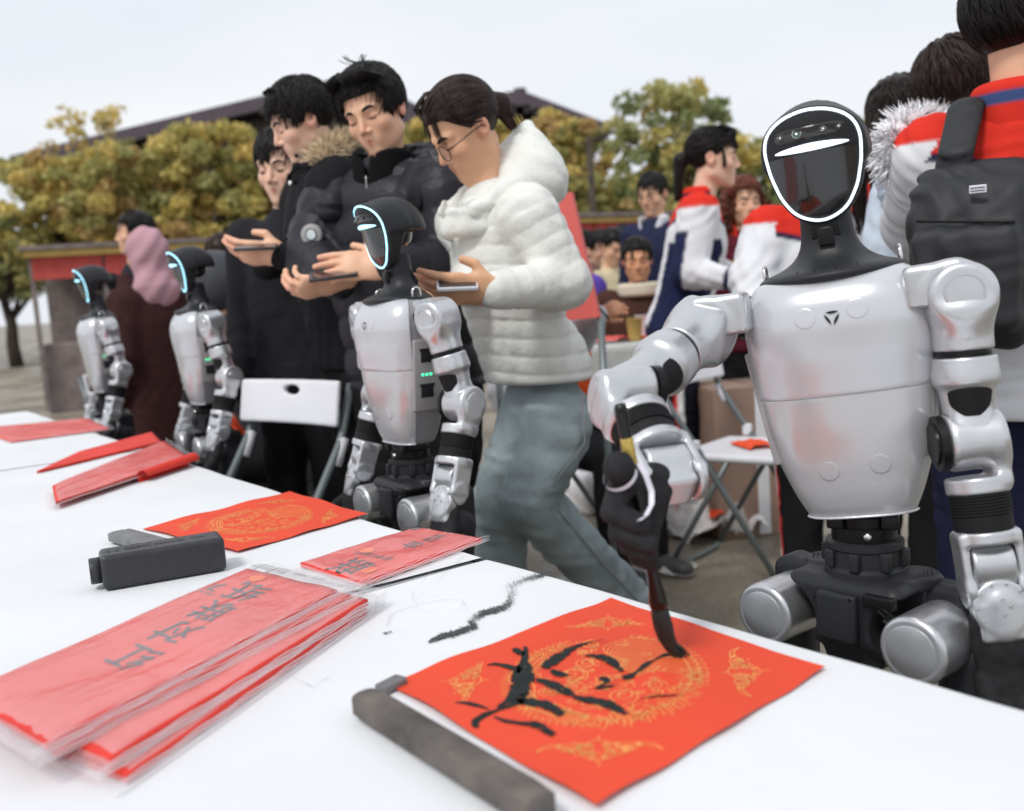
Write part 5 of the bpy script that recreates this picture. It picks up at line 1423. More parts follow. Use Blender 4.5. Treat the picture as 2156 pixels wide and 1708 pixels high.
def person(label, head, d, yaw, Ht=None, hyaw=0., hpitch=0., hroll=0., lean=(0, 0), arms=None, skin=SKIN, jacket=None, trousers=(.02, .02, .022), shoes=(.05, .05, .05),
           hem=.50, fat=1., hr=.010, detail=False, wide=1., hscale=1., legs=None, group=None, hcol=(.012, .010, .010), style='short', puffy=None, collar=True, tstripe=None,
           sleeve_r=1., jm='fabric', hw_=1., seated=False, feet=None, jres=None, neckr=.048, hands=True, tm_='fabric', wid=1.):
    """head = pixel of the head centre at depth d; returns dict with the root and matrices"""
    hc = P(head[0], head[1], d); Ht = Ht or hc.z/.93
    sy = Matrix.Rotation(radians(yaw), 4, 'Z'); off = sy @ Vector((lean[0], lean[1], 0))
    loc = Vector((hc.x-off.x, hc.y-off.y, 0)); root = thing('person', label, 'person', loc, radians(yaw), group)
    MW = Matrix.Translation(loc) @ sy; inv = MW.inverted(); k = Ht/1.72 if not seated else .98
    hc_l = inv @ hc
    # skeleton in local space, hung from the head
    top = hc_l.z; nk = Vector((lean[0]*.75, lean[1]*.72, top-.165*hscale)); sh_z = nk.z-.055*k
    if legs is None:
        hipz = .50*Ht if not seated else .48
    else: hipz = legs
    hip = Vector((0, 0, hipz)); chest = Vector((lean[0]*.55, lean[1]*.55, sh_z-.14*k)); wst = Vector((lean[0]*.2, lean[1]*.2, hipz+.12*k))
    sw = .165*k*wid
    SH = {s: Vector((lean[0]*.65+s*sw, lean[1]*.65, sh_z-.01)) for s in (-1, 1)}
    A = {}
    for s in (-1, 1):
        if arms and s in arms and arms[s] is not None:
            E, W_ = [inv @ Vector(v) if isinstance(v, Vector) else Vector(v) for v in arms[s][:2]]
        else:
            E = SH[s]+Vector((s*.06, .03, -.28*k)); W_ = E+Vector((s*.0, -.06, -.25*k))
        A[s] = (E, W_)
    mh = T4(hc_l) @ RZ(hyaw) @ RX(hpitch) @ RY(hroll) @ Matrix.Diagonal((hscale, hscale, hscale, 1))
    # skin: head, neck, hands and the body under the clothes as one mesh
    mb = MB(); nb_ = mh.inverted() @ (nk+Vector((0, .004, -.03)))
    head_geo(mb, mh, nb_, hr*.26 if detail else hr*.5, skin, wide, neckr)
    def core(Q):
        f = s_cap(Q, hip+Vector((0, 0, .05)), chest, .075, .10, fd=(0, 1, 0), fl=.7); f = smin(f, s_cap(Q, SH[-1], SH[1], .04), .03)
        f = smin(f, s_cap(Q, chest, nk, .06, .045), .03)
        for s in (-1, 1): f = smin(f, s_path(Q, [SH[s], A[s][0], A[s][1]], [.035, .030, .024]), .02)
        return f
    ptsA = [hip, chest, nk, SH[1], SH[-1]]+[q for s in A for q in A[s]]
    lo = np.array([min(p[i] for p in ptsA) for i in range(3)])-.16; hi = np.array([max(p[i] for p in ptsA) for i in range(3)])+.16
    sdf_mb(core, lo, hi, .022, skin, mb=mb)
    res = dict(root=root, MW=MW, inv=inv, mh=mh, SH=SH, A=A, nk=nk, body=mb, sh_z=sh_z, k=k, hip=hip, chest=chest, skin=skin, hem=hem*Ht if hem < 2 else hem)
    # jacket
    hemz = hem*Ht
    if jacket is not None:
        R0, R1_ = .172*k*fat, .185*k*fat
        def fj(Q):
            x, y, z = Q
            hz = Vector((0, 0, hemz)); d_ = s_path(Q, [hz+Vector((0, 0, .02)), wst, chest], [R0, R0*.95, R1_*.95], fd=(0, 1, 0), fl=.66)
            d_ = smin(d_, s_cap(Q, SH[-1]+Vector((.025, 0, -.01)), SH[1]+Vector((-.025, 0, -.01)), .062*k*fat), .055)
            d_ = smin(d_, s_cap(Q, chest, nk+Vector((0, .012, -.02)), .10*k, .070*k), .05)
            if puffy: d_ = d_-puff(z+.25*np.abs(x)*puffy.get('tilt', .3), puffy['step'], puffy['amp'])
            d_ = d_-wrinkle(Q, .0034 if not puffy else .0012)
            d_ = smax(d_, hemz-z, .012)
            for s in (-1, 1):
                E, W_ = A[s]; L1, L2 = (E-SH[s]).length, (W_-E).length; W2 = E+(W_-E)*.985
                p1 = (lambda h: puff(h*L1, puffy['step']*.85, puffy['amp']*.8)) if puffy else None
                p2 = (lambda h: puff(h*L2, puffy['step']*1.3, puffy['amp']*.7)) if puffy else None
                a1 = s_cap(Q, SH[s], E, .078*k*fat*sleeve_r, .064*k*fat*sleeve_r, prof=p1); a2 = s_cap(Q, E, W2, .064*k*fat*sleeve_r, .044*k*sleeve_r, prof=p2)
                ar = smin(a1, a2, .02)-wrinkle((z, x, y), .0040 if not puffy else .0018, 1.2)
                d_ = smin(d_, ar, .022)
            return d_
        def cj(v):
            if not callable(jacket): return np.tile(np.array(jacket), (len(v), 1))
            S_ = (v[:, 0], v[:, 1], v[:, 2]); best = s_cap(S_, hip, chest, R0, R1_, fd=(0, 1, 0), fl=.66); part_ = np.zeros(len(v), int); ts = np.zeros(len(v))
            for s in (-1, 1):
                E, W_ = A[s]
                a1 = s_cap(S_, SH[s], E, .078*k, .064*k); a2 = s_cap(S_, E, W_, .064*k, .046*k); a = np.minimum(a1, a2); m_ = a < best-.01
                part_[m_] = s; best = np.where(m_, a, best)
            o_ = (jres or .012)*.55; return np.mean([jacket(v+np.array(q)*o_, part_, res) for q in ((0, 0, 0), (1, 0, 0), (-1, 0, 0), (0, 1, 0), (0, -1, 0), (0, 0, 1), (0, 0, -1), (0, 0, .5), (0, 0, -.5))], axis=0)
        lo = np.array([min(p[i] for p in ptsA) for i in range(3)])-.13*fat*1.45; hi = np.array([max(p[i] for p in ptsA) for i in range(3)])+.13*fat*1.45
        lo[2] = min(hemz, min(p[2] for p in ptsA)-.06)-.03; hi[2] = max(nk.z+.09, max(p[2] for p in ptsA)+.08)
        jk = sdf_mb(fj, lo, hi, jres or (.008 if detail else .016), cj); res['jk'] = jk
    # trousers and shoes
    if trousers is not None:
        F = {}
        for s in (-1, 1):
            if seated: kn = Vector((s*.10, -.38, .47)); an = Vector((s*.10, -.38, .08))
            elif feet and s in feet and isinstance(feet[s], tuple): kn, an = [inv @ q for q in feet[s]]; an.z = max(an.z, .08)
            elif feet and s in feet: an = inv @ feet[s] if isinstance(feet[s], Vector) else Vector(feet[s]); kn = Vector((s*.09*k, -.02, hipz*.53)).lerp((Vector((s*.09*k, 0, hipz))+an)/2, .6)
            else: an = Vector((s*.095*k, .01, .08)); kn = Vector((s*.092*k, -.012, hipz*.54))
            F[s] = (kn, an)
        tc_ = trousers[1] if isinstance(trousers[0], str) else trousers; fw = hw_; ff = fat if tm_ != 'denim' else .88
        def ft(Q):
            f = s_ell(Q, (0, 0, hipz+.02), (.150*k*ff, .105*k*ff, .115*k)) if not seated else s_ell(Q, (0, -.03, .52), (.17, .16, .11))
            for s in (-1, 1):
                kn, an = F[s]; f = smin(f, s_path(Q, [Vector((s*.082*k, 0, hipz-.02)) if not seated else Vector((s*.09, -.03, .52)), kn, an], [.095*k*ff, .068*k*fw, .062*k*fw]), .03)
            f = f-wrinkle(Q, .007 if tm_ == 'denim' else .006, .8 if tm_ == 'denim' else .7)
            return smax(f, .045-Q[2], .006)
        def ct(v):
            c = np.tile(np.array(tc_), (len(v), 1))
            if tstripe is not None:
                for s in (-1, 1):
                    kn, an = F[s]; cx = np.interp(v[:, 2], [an.z, kn.z, hipz], [an.x, kn.x, s*.082*k]); cy = np.interp(v[:, 2], [an.z, kn.z, hipz], [an.y, kn.y, 0])
                    m_ = (v[:, 0]-cx)*s > .012; w = v[:, 1]-cy+.008
                    c[m_ & (w > -.016) & (w < .008)] = (.78, .78, .80); c[m_ & (w >= .008) & (w < .028)] = tstripe
            return c
        al = [q for s in F for q in F[s]]+[Vector((0, 0, hipz+.1))]
        lo = np.array([min(p[i] for p in al) for i in range(3)])-.19; hi = np.array([max(p[i] for p in al) for i in range(3)])+.19; lo[2] = .03; hi[2] = max(hipz+.17, .68 if seated else 0)
        sdf_mb(ft, lo, hi, .012 if detail else (.013 if tstripe is not None else .018), ct).obj('trousers', M[tm_], root, True)
        for s in (-1, 1):
            kn, an = F[s]
            def fs_(Q): return smax(smin(s_cap(Q, an+Vector((0, .03, -.035)), an+Vector((0, -.15, -.045)), .042, .036, fd=(0, 0, 1), fl=.8), s_cap(Q, an+Vector((0, 0, .03)), an, .042), .03), .004-Q[2], .003)
            b = MB(); sdf_mb(fs_, np.array(an)-(.06, .22, .09), np.array(an)+(.06, .10, .09), .010, lambda v: np.where(v[:, 2:3] < .022, (.7, .7, .7), np.tile(np.array(shoes), (len(v), 1))), mb=b)
            b.obj('shoe', M['leather'], root, True)
        res['F'] = F
    if detail: face_details(root, mh, wide, hair=hcol)
    elif hscale: face_details(root, mh, wide, brow=.0042, open_=.0022, hair=hcol)
    return res
def finish(r, jm='fabric', jname='jacket'):
    r['body'].obj('body', M['skin'], r['root'], True)
    if 'jk' in r: r['jk'].obj(jname, M[jm], r['root'], True)
def cap_hair(r, line='short', h=.005, base=(.012, .010, .010), n=160, rnd=None, size=(.0875, .1075, .0965), extra=None, L_=(.05, .09), r0=.0042, lift=.004, mode='down', jit=.25, zone=None, name='hair', c=(0, .016, .040)):
    rnd = rnd or random.Random(1); mb = MB(); ln = LINES[line]
    f = (lambda Q: smin(hairzone(Q, ln, size, c), extra(Q), .01)) if extra else (lambda Q: hairzone(Q, ln, size, c))
    sdf_mb(f, (-.14, -.125, -.22 if extra else -.09), (.14, .21 if extra else .14, .16), h, lambda v: hair_col(v, base), T=r['mh'], mb=mb)
    def inz(p):
        if zone and not zone(p): return False
        if abs(p.x) > .055 and abs(p.y-.014) < .03 and p.z < .03: return False
        return p.z > np.interp(p.y, [a for a, b in ln], [b for a, b in ln])+.004
    tufts(mb, rnd, n, base, rad=tuple(q+.0015 for q in size), c=c, T=r['mh'], zone=inz, L_=L_, r0=r0, lift=lift, mode=mode, jit=jit)
    return mb
def fur_ring(pts, parent, col, n=900, L_=.03, seed=1, core=.022, name='fur_trim', jitter=.5):
    rnd = random.Random(seed); mb = MB(); pts = [Vector(p) for p in pts]
    mb.tube(pts, core, 10, col=tuple(np.array(col)*.8)); m = len(pts)
    for k in range(n):
        t = rnd.uniform(0, m-1.001); i = int(t); p = pts[i].lerp(pts[i+1], t-i); ax_ = (pts[i+1]-pts[i]).normalized()
        dd = Vector((rnd.gauss(0, 1), rnd.gauss(0, 1), rnd.gauss(0, 1))); dd -= dd.dot(ax_)*ax_*.6; dd.normalize()
        p = p+dd*core*.8; l_ = L_*rnd.uniform(.6, 1.3); q = p+dd*l_*.6+Vector((rnd.uniform(-1, 1), rnd.uniform(-1, 1), rnd.uniform(-1, .4)))*l_*jitter*.6
        mb.tube([p, (p+q)/2+dd*.002, q], [.0018, .0014, .0003], 4, cap=False, col=tuple(np.array(col)*rnd.uniform(.6, 1.35)))
    return mb.obj(name, M['fur'], parent, True)
BLK = (.013, .013, .015)
# ---------------------------------------------------------------- man in the black parka
r = person('young man in black hooded parka with fur trim, head bowed over a phone', (634, 256), 2.90, -66, hscale=.875, hyaw=-4, hpitch=24, hroll=4, lean=(0, -.13), hem=.52, fat=1.16, detail=True, skin=SKIN_PALE,
           arms={1: (P(700, 548, 2.74), P(600, 536, 2.70)), -1: (P(640, 520, 3.15), P(560, 560, 3.05))}, jacket=BLK, trousers=(.012, .012, .013), jres=.009)
root, mh, inv = r['root'], r['mh'], r['inv']
mb = cap_hair(r, 'short', .0035, zone=lambda p: not (p.y < -.055 and p.z < .09), n=1300, rnd=random.Random(3), size=(.090, .111, .100), L_=(.05, .10), lift=.006, r0=.0024)
locks(mb, random.Random(4), [[(x, -.055, .128), (x*1.1, -.080, .112), (x*1.1, -.088, .082), (x*1.05+.004, -.087, .058)] for x in (-.05, -.035, -.02, -.005, .012, .028, .042)]+
      [[(x, -.03, .12), (x+s_*.010, -.070, .095), (x+s_*.018, -.070, .06), (x+s_*.016, -.062, .030)] for x, s_ in ((.052, 1), (.045, 1), (-.052, -1), (.060, 1))]+
      [[(s*.074, -.02, .06), (s*.080, -.03, .03), (s*.079, -.024, .0)] for s in (-1, 1)], (.012, .010, .010), 34, .007, .0019, T=mh)
mb.obj('hair', M['hair'], root, True)
hm = basis(inv @ P(598, 536, 2.69), inv.to_3x3() @ Vector((-1, -.12, .10)), inv.to_3x3() @ Vector((.10, -.75, -.55)))
hand_geo(r['body'], hm, (20, 26, 30, 34), SKIN, thumb=((.026, .022, -.006), (.046, .048, -.026), (.040, .078, -.040)))
finish(r)
phone('black phone lying in the parka man\'s open hand', basis(P(540, 517, 2.66), Vector((-1, -.1, .02)), Vector((.0, -.35, .95))), (.066, .11, .008))
nk = r['nk']
# hood lying on the back with fur edge, stand collar, storm flap, badge, pocket
def fh(Q):
    a = s_ell(Q, nk+Vector((0, .115, -.02)), (.135, .085, .095)); b = s_cap(Q, nk+Vector((-.07, .02, .00)), nk+Vector((.07, .02, .00)), .052); c = s_cyl(Q, nk+Vector((0, -.01, .015)), 2, .082, .05, .012)
    return smax(smin(smin(a, b, .04), c, .03), -s_cap(Q, nk+Vector((0, -.02, -.05)), nk+Vector((0, -.05, .14)), .056, .068), .012)-wrinkle(Q, .004)
sdf_mb(fh, np.array(nk)-(.16, .16, .14), np.array(nk)+(.16, .24, .13), .006, BLK).obj('hood', M['fabric'], root, True)
fur_ring([inv @ P(*q) for q in ((668, 345, 2.82), (690, 322, 2.84), (716, 306, 2.90), (742, 298, 2.98), (752, 312, 3.05), (730, 325, 3.12), (690, 335, 3.12))], root, (.74, .60, .42), 4200, .046, 3, .030)
bp_ = inv @ P(656, 494, 2.63); bd = (inv.to_3x3() @ Vector((-.1, -1, .02)))
bm_ = basis(bp_, Vector((0, 0, 1)), bd)
M['badge'] = mat('grey_badge', (.33, .33, .33), .6, noise=.1); M['badgew'] = mat('pale_badge', (.62, .70, .72), .5, noise=.3, nscale=90)
b = MB().lathe([(.0001, -.03), (.0275, -.03), (.0275, .003), (.0255, .005), (.0001, .005)], 36).obj('arm_badge', M['badge'], root, True, bm_)
MB().lathe([(.0155, .0052), (.0155, .0062), (.0001, .0062)], 28).obj('badge_ring', M['inkbox'], b)
MB().lathe([(.0125, .0064), (.0125, .0072), (.0001, .0072)], 28).obj('badge_centre', M['badgew'], b)
for q in ((616, 430), (613, 560), (616, 640), (620, 720)):
    pass
sb = MB().lathe([(.0001, .006), (.006, .006), (.007, 0)], 16).obj('snap_button', M['chrome'], root, True, basis(inv @ P(612, 386, 2.80), Vector((0, 0, 1)), bd))

# ---------------------------------------------------------------- man in the black puffer
r = person('tall young man in black puffer jacket looking down at his phone', (789, 238), 2.66, -26, hscale=.90, hyaw=4, hpitch=20, hroll=-10, lean=(0, -.10), hem=.50, fat=1.22, detail=True, skin=SKIN, wide=1.02, wid=1.05,
           arms={1: (P(952, 560, 2.56), P(812, 560, 2.42)), -1: (P(655, 540, 2.72), P(712, 596, 2.50))}, jacket=(.022, .022, .028), trousers=(.012, .012, .013), puffy=dict(step=.088, amp=.011, tilt=.2), jres=.0085)
root, mh, inv = r['root'], r['mh'], r['inv']; nk = r['nk']
mb = cap_hair(r, 'short', .0035, zone=lambda p: not (p.y < -.045 and p.z < .108), n=1500, rnd=random.Random(5), size=(.091, .111, .101), L_=(.05, .10), lift=.009, r0=.0024)
Lk = [[(x, -.045, .132), (x*1.25, -.088, .118), (x*1.50, -.098, .088), (x*1.75, -.086, .062)] for x in (-.030, -.038, -.045)]
Lk += [[(x, -.045, .134), (x*1.1+.008, -.090, .118), (x*1.1+.024, -.100, .090), (x+.034, -.093, .066)] for x in (-.012, .0, .010, .022, .034, .045)]
Lk += [[(.055, -.03, .11), (.076, -.055, .085), (.080, -.045, .055)], [(-.055, -.03, .11), (-.080, -.06, .085), (-.084, -.050, .05), (-.081, -.036, .022)], [(-.06, -.02, .10), (-.088, -.045, .07), (-.090, -.04, .03), (-.084, -.03, .0)]]
locks(mb, random.Random(6), Lk, (.013, .011, .011), 40, .0072, .0019, T=mh)
locks(mb, random.Random(7), [[(.01, .02, .135), (-.02, .01, .155), (-.025, .0, .172)], [(.02, .02, .135), (.03, .0, .150), (.042, -.01, .158)], [(-.05, .0, .12), (-.08, -.01, .125), (-.095, -.03, .10)]], (.02, .018, .018), 6, .006, .0011, T=mh)
mb.obj('hair', M['hair'], root, True)
hm = basis(inv @ P(718, 592, 2.47), inv.to_3x3() @ Vector((-.80, -.30, -.10)), inv.to_3x3() @ Vector((-.10, -.75, -.75)))
hand_geo(r['body'], hm @ Matrix.Diagonal((-1, 1, 1, 1)), (62, 52, 50, 54), SKIN, thumb=((.026, .022, -.006), (.044, .046, -.030), (.030, .070, -.044)))
hm2 = basis(inv @ P(812, 560, 2.41), inv.to_3x3() @ Vector((-1, -.12, .06)), inv.to_3x3() @ Vector((.10, -.85, .35)))
hand_geo(r['body'], hm2, (10, 16, 22, 26), SKIN, thumb=((.026, .022, -.004), (.050, .046, -.012), (.060, .075, -.016)))
r['body'].f = r['body'].f
finish(r, 'puffer')
phone('black phone held by the puffer jacket man between both hands', basis(P(702, 578, 2.39), Vector((-1, -.12, -.06)), Vector((-.05, -.30, .95))), (.064, .115, .008))
def fh(Q):
    a = s_path(Q, [nk+Vector((-.115, -.09, -.085)), nk+Vector((-.125, .02, .0)), nk+Vector((-.07, .10, .03)), nk+Vector((.07, .10, .03)), nk+Vector((.125, .02, .0)), nk+Vector((.115, -.09, -.085)), nk+Vector((.06, -.15, -.19))], [.040, .045, .05, .05, .045, .042, .028])
    return a-wrinkle(Q, .006)
sdf_mb(fh, np.array(nk)-(.2, .22, .26), np.array(nk)+(.2, .2, .14), .006, (.019, .020, .025)).obj('hood', M['puffer'], root, True)
def fc(Q): return smax(smax(s_cyl(Q, nk+Vector((0, -.012, -.03)), 2, .078, .085, .014), -s_cap(Q, nk+Vector((0, -.01, -.1)), nk+Vector((0, -.035, .14)), .058, .066), .006), -s_box(Q, nk+Vector((0, -.09, .035)), (.007, .05, .055)), .004)
sdf_mb(fc, np.array(nk)-(.1, .11, .14), np.array(nk)+(.1, .1, .08), .004, (.006, .006, .007)).obj('inner_collar', M['fabric'], root, True)
MB().tube([nk+Vector((0, -.094, -.015-.01*k)) for k in range(9)], .0022, 6).obj('zip', M['steel'], root, True)

# ---------------------------------------------------------------- woman in the white puffer
WP = (.74, .75, .71)
r = person('young woman with glasses in white puffer jacket and wide faded jeans', (978, 275), 2.36, -58, hyaw=-6, hpitch=35, hroll=5, lean=(0, -.17), hem=.552, fat=.98, detail=True, skin=(.72, .41, .25), wid=.98, hscale=.86,
           arms={1: (P(1190, 596, 2.26), P(1040, 612, 2.12)), -1: (P(1010, 560, 2.52), P(985, 610, 2.32))}, jacket=WP, trousers=(.30, .36, .375), tm_='denim', hw_=1.16, puffy=dict(step=.043, amp=.0040, tilt=.35), jres=.005,
           feet={1: (P(1112, 1050, 2.36), P(1385, 1400, 2.80)), -1: (P(1052, 1060, 2.52), P(1060, 1420, 2.62))})
root, mh, inv = r['root'], r['mh'], r['inv']; nk = r['nk']
HB = (.030, .019, .017)
def ex(Q): return smin(s_cap(Q, (0, .105, .030), (0, .135, -.005), .022, .030), s_cap(Q, (0, .125, -.01), (.010, .120, -.07), .022, .010), .02)
mb = cap_hair(r, 'pony', .0035, base=HB, n=1300, rnd=random.Random(8), size=(.086, .107, .097), extra=ex, mode='back', L_=(.08, .13), lift=.001, jit=.06, r0=.0020)
Lk = [[(x, -.02, .134), (x*1.15+.003*s_, -.070, .116), (x*1.3+.006*s_, -.087, .080), (x*1.45+.008*s_, -.086, .045), (x*1.6+.012*s_, -.080, .012)] for x, s_ in ((-.035, -1), (-.02, -1), (-.028, -1), (.012, 1))]
Lk += [[(x, -.02, .134), (x*1.4, -.068, .102), (x*1.75, -.052, .062), (x*1.80, -.02, .036), (x*1.70, .02, .030)] for x in (.04, .045, .05, -.045, .036, .042)]
locks(mb, random.Random(9), Lk, HB, 12, .0050, .0013, T=mh)
locks(mb, random.Random(10), [[(0, .130, .0), (.01, .135, -.04), (.015, .125, -.075)]], HB, 30, .008, .0018, T=mh)
mb.obj('hair', M['hair'], root, True)
# spectacles
gp = thing('spectacles', 'thin black framed glasses worn by the white jacket woman', 'glasses'); gm = r['MW'] @ mh; gp.matrix_basis = gm
for s in (-1, 1):
    o = MB().tube([(s*(.034+.0255*cos(a)*(1-.08*sin(a))), -.103+.0045*abs(cos(a)), -.006+.0215*sin(a)) for a in np.linspace(0, 2*pi, 33)[:-1]], .0017, 8, closed=True).obj('rim', M['frame'], gp, True)
    M['lensglass'] = M.get('lensglass') or mat('spectacle_lens', (1, 1, 1), .03, alpha=.10, coat=1.)
    MB().poly([(s*(.034+.0245*cos(a)), -.1025+.0045*abs(cos(a)), -.006+.0205*sin(a)) for a in np.linspace(0, 2*pi, 33)[:-1]][::s]).obj('lens', M['lensglass'], o)
    MB().tube([(s*.0585, -.100, -.001), (s*.072, -.088, .001), (s*.0825, -.03, .003), (s*.085, .012, .002), (s*.083, .026, -.016)], .0016, 8).obj('temple', M['frame'], gp, True)
MB().tube([(-.010, -.106, -.003), (0, -.110, .001), (.010, -.106, -.003)], .0015, 8).obj('bridge', M['frame'], gp, True)
# hand: palm up around a phone
hm = basis(inv @ P(1038, 612, 2.11), inv.to_3x3() @ Vector((-1, -.10, .10)), inv.to_3x3() @ Vector((.10, -.80, -.50)))
hand_geo(r['body'], hm, (14, 20, 26, 30), (.68, .38, .22), thumb=((.026, .020, -.006), (.050, .040, -.022), (.056, .066, -.028)))
hm = basis(inv @ P(985, 610, 2.30), inv.to_3x3() @ Vector((-1, -.15, -.05)), inv.to_3x3() @ Vector((0, .4, -.9)))
hand_geo(r['body'], hm @ Matrix.Diagonal((-1, 1, 1, 1)), 20, (.68, .38, .22), h=.004)
finish(r, 'puffer')
phone('pale cased phone resting in the white jacket woman\'s fingers', basis(P(962, 596, 2.09), Vector((-1, -.1, .03)), Vector((.0, -.45, .9))), (.060, .085, .010), case='chairw')
# hood thrown back, tall collar
def fh(Q):
    a = s_ell(Q, nk+Vector((.0, .105, .03)), (.125, .090, .090)); a = smin(a, s_cap(Q, nk+Vector((0, .10, .02)), nk+Vector((0, .125, .150)), .075, .022, fd=(1, 0, 0), fl=1.3), .05)
    b = s_path(Q, [nk+Vector((-.070, -.075, -.045)), nk+Vector((-.092, .02, .01)), nk+Vector((0, .10, .03)), nk+Vector((.092, .02, .01)), nk+Vector((.070, -.075, -.045))], [.018, .030, .045, .030, .018])
    f = smin(a, b, .04); return smax(f, -s_cap(Q, nk+Vector((0, -.02, -.06)), nk+Vector((0, -.10, .14)), .058, .085), .014)-wrinkle(Q, .0035, .8)-.0030*(np.abs(np.sin(pi*(Q[2]+.5*Q[1])/.045))**.4-.7)
sdf_mb(fh, np.array(nk)-(.2, .2, .14), np.array(nk)+(.2, .28, .20), .006, WP).obj('hood', M['puffer'], root, True)
def fc(Q): return smax(s_cyl(Q, nk+Vector((0, -.030, -.055)), 2, .090, .050, .022), -s_cap(Q, nk+Vector((0, -.03, -.14)), nk+Vector((0, -.07, .14)), .064, .080), .010)-wrinkle(Q, .004)
sdf_mb(fc, np.array(nk)-(.12, .14, .12), np.array(nk)+(.12, .1, .09), .005, WP).obj('stand_collar', M['puffer'], root, True)

# seams on the jeans and the jacket front zip
F = r['F']; k_ = r['k']
kn, an = F[1]; hp_ = Vector((.082*k_, 0, r['hip'].z))
MB().tube([hp_+Vector((.086, 0, .06)), hp_+Vector((.088, .0, -.06)), kn+Vector((.075, 0, .02)), kn.lerp(an, .4)+Vector((.078, 0, 0)), kn.lerp(an, .9)+Vector((.074, 0, 0))], .0022, 6).obj('side_seam', M['sidegrey'], root, True)
# ---------------------------------------------------------------- school jackets
WHT = (.74, .75, .78); RED = (.66, .035, .022); NVY = (.018, .022, .065)
def school(v, part_, r):
    c = np.tile(np.array(WHT), (len(v), 1)); x, y, z = v[:, 0], v[:, 1], v[:, 2]; sz, k = r['sh_z'], r['k']
    yk = np.where(part_ == 0, sz-.030*k-.018*k*np.cos(x*18), sz+.015*k)
    c[z > yk] = RED
    band_ = (z > yk-.016) & (z <= yk) & (part_ == 0); c[band_] = NVY
    c[(z > sz+.055*k)] = RED
    ch = r['chest']; side = (part_ == 0) & (np.abs(x) > .10*k) & (z < ch.z+.02); c[side] = NVY
    c[(part_ == 0) & (z < r['hem']+.05)] = NVY
    for s in (-1, 1):
        E, W_ = r['A'][s]; m = part_ == s
        d = (W_-E).length; hw = ((v-np.array(E)) @ np.array((W_-E)/d))/d
        c[m & (hw > .92)] = NVY
        S = r['SH'][s]; low = (y > np.interp(z, [min(E.z, S.z-.01), S.z], [E.y, S.y])+.030) & (hw < .15) & (z < S.z-.07); c[m & low] = NVY
    return c
def white_school(v, part_, r):
    c = school(v, part_, r); nav = (np.abs(c-np.array(NVY)).sum(1) < .01); c[nav & (v[:, 2] < r['sh_z']-.08*r['k'])] = WHT; return c
def collar_obj(r, col, m='fabric', rad=.080, h=.055, name='collar', col2=None, dy=0):
    nk = r['nk']
    def fc(Q): return smax(s_cyl(Q, nk+Vector((0, .0+dy, .0)), 2, rad, h, .02), -s_cap(Q, nk+Vector((0, -.02, -.1)), nk+Vector((0, -.05, .14)), .056, .072), .008)
    f2 = (lambda v: np.where((v[:, 2:3] > nk.z+h*.15) & (v[:, 2:3] < nk.z+h*.55), col2, np.tile(np.array(col), (len(v), 1)))) if col2 is not None else col
    return sdf_mb(fc, np.array(nk)-(.12, .12, .1), np.array(nk)+(.12, .12, .1), .008, f2).obj(name, M[m], r['root'], True)
def simple_hair(r, line='short', base=(.012, .010, .010), n=120, h=.007, **kw):
    mb = cap_hair(r, line, h, base=base, n=n, rnd=random.Random(int(r['nk'].z*1000)), r0=.0045, **kw); return mb
NV = (.02, .022, .05)
# ponytail girl
r = person('ponytail schoolgirl in white red and navy jacket, in profile facing right', (1503, 335), 4.3, 78, hpitch=4, lean=(0, -.20), hem=.50, fat=1.12, jacket=school, trousers=(.009, .010, .018), jres=.010, skin=SKIN_PALE, hr=.008,
           arms={-1: (P(1452, 572, 4.12), P(1538, 588, 4.02)), 1: (P(1490, 560, 4.5), P(1545, 580, 4.4))}, tstripe=RED, hw_=1.15)
def ex(Q): return smin(s_cap(Q, (0, .10, .03), (0, .135, .0), .020, .030), s_cap(Q, (0, .140, -.01), (.0, .150, -.16), .030, .014), .02)
mb = simple_hair(r, 'pony', n=260, extra=ex, mode='back', h=.005)
locks(mb, random.Random(3), [[(x, -.02, .135), (x*1.3, -.080, .115), (x*1.5, -.099, .080), (x*1.5, -.098, .040)] for x in (-.035, -.02, -.005, .01, .025, .038)]+[[(s*.068, -.05, .06), (s*.074, -.045, .0), (s*.072, -.042, -.04)] for s in (-1, 1)], (.012, .010, .010), 12, .007, .003, T=r['mh'])
mb.obj('hair', M['hair'], r['root'], True); collar_obj(r, RED, col2=NVY)
hand_geo(r['body'], basis(r['inv'] @ P(1538, 588, 4.02), r['inv'].to_3x3() @ Vector((1, .1, -.2)), r['inv'].to_3x3() @ Vector((0, -1, .3))) @ Matrix.Diagonal((-1, 1, 1, 1)), 35, SKIN_PALE, h=.006)
finish(r)
# boy with glasses
r = person('short haired boy with thin glasses behind the ponytail girl', (1374, 410), 6.0, -38, hpitch=14, hem=.5, fat=1.0, wid=.9, jacket=(.022, .026, .06), trousers=NVY, skin=SKIN); collar_obj(r, WHT, rad=.09, h=.045)
simple_hair(r, n=200, size=(.083, .104, .096)).obj('hair', M['hair'], r['root'], True)
for s in (-1, 1): MB().tube([(s*(.034+.024*cos(a)), -.102+.004*abs(cos(a)), -.004+.018*sin(a)) for a in np.linspace(0, 2*pi, 17)[:-1]], .0016, 5, closed=True, T=r['mh']).obj('glasses_rim', M['frame'], r['root'])
finish(r)
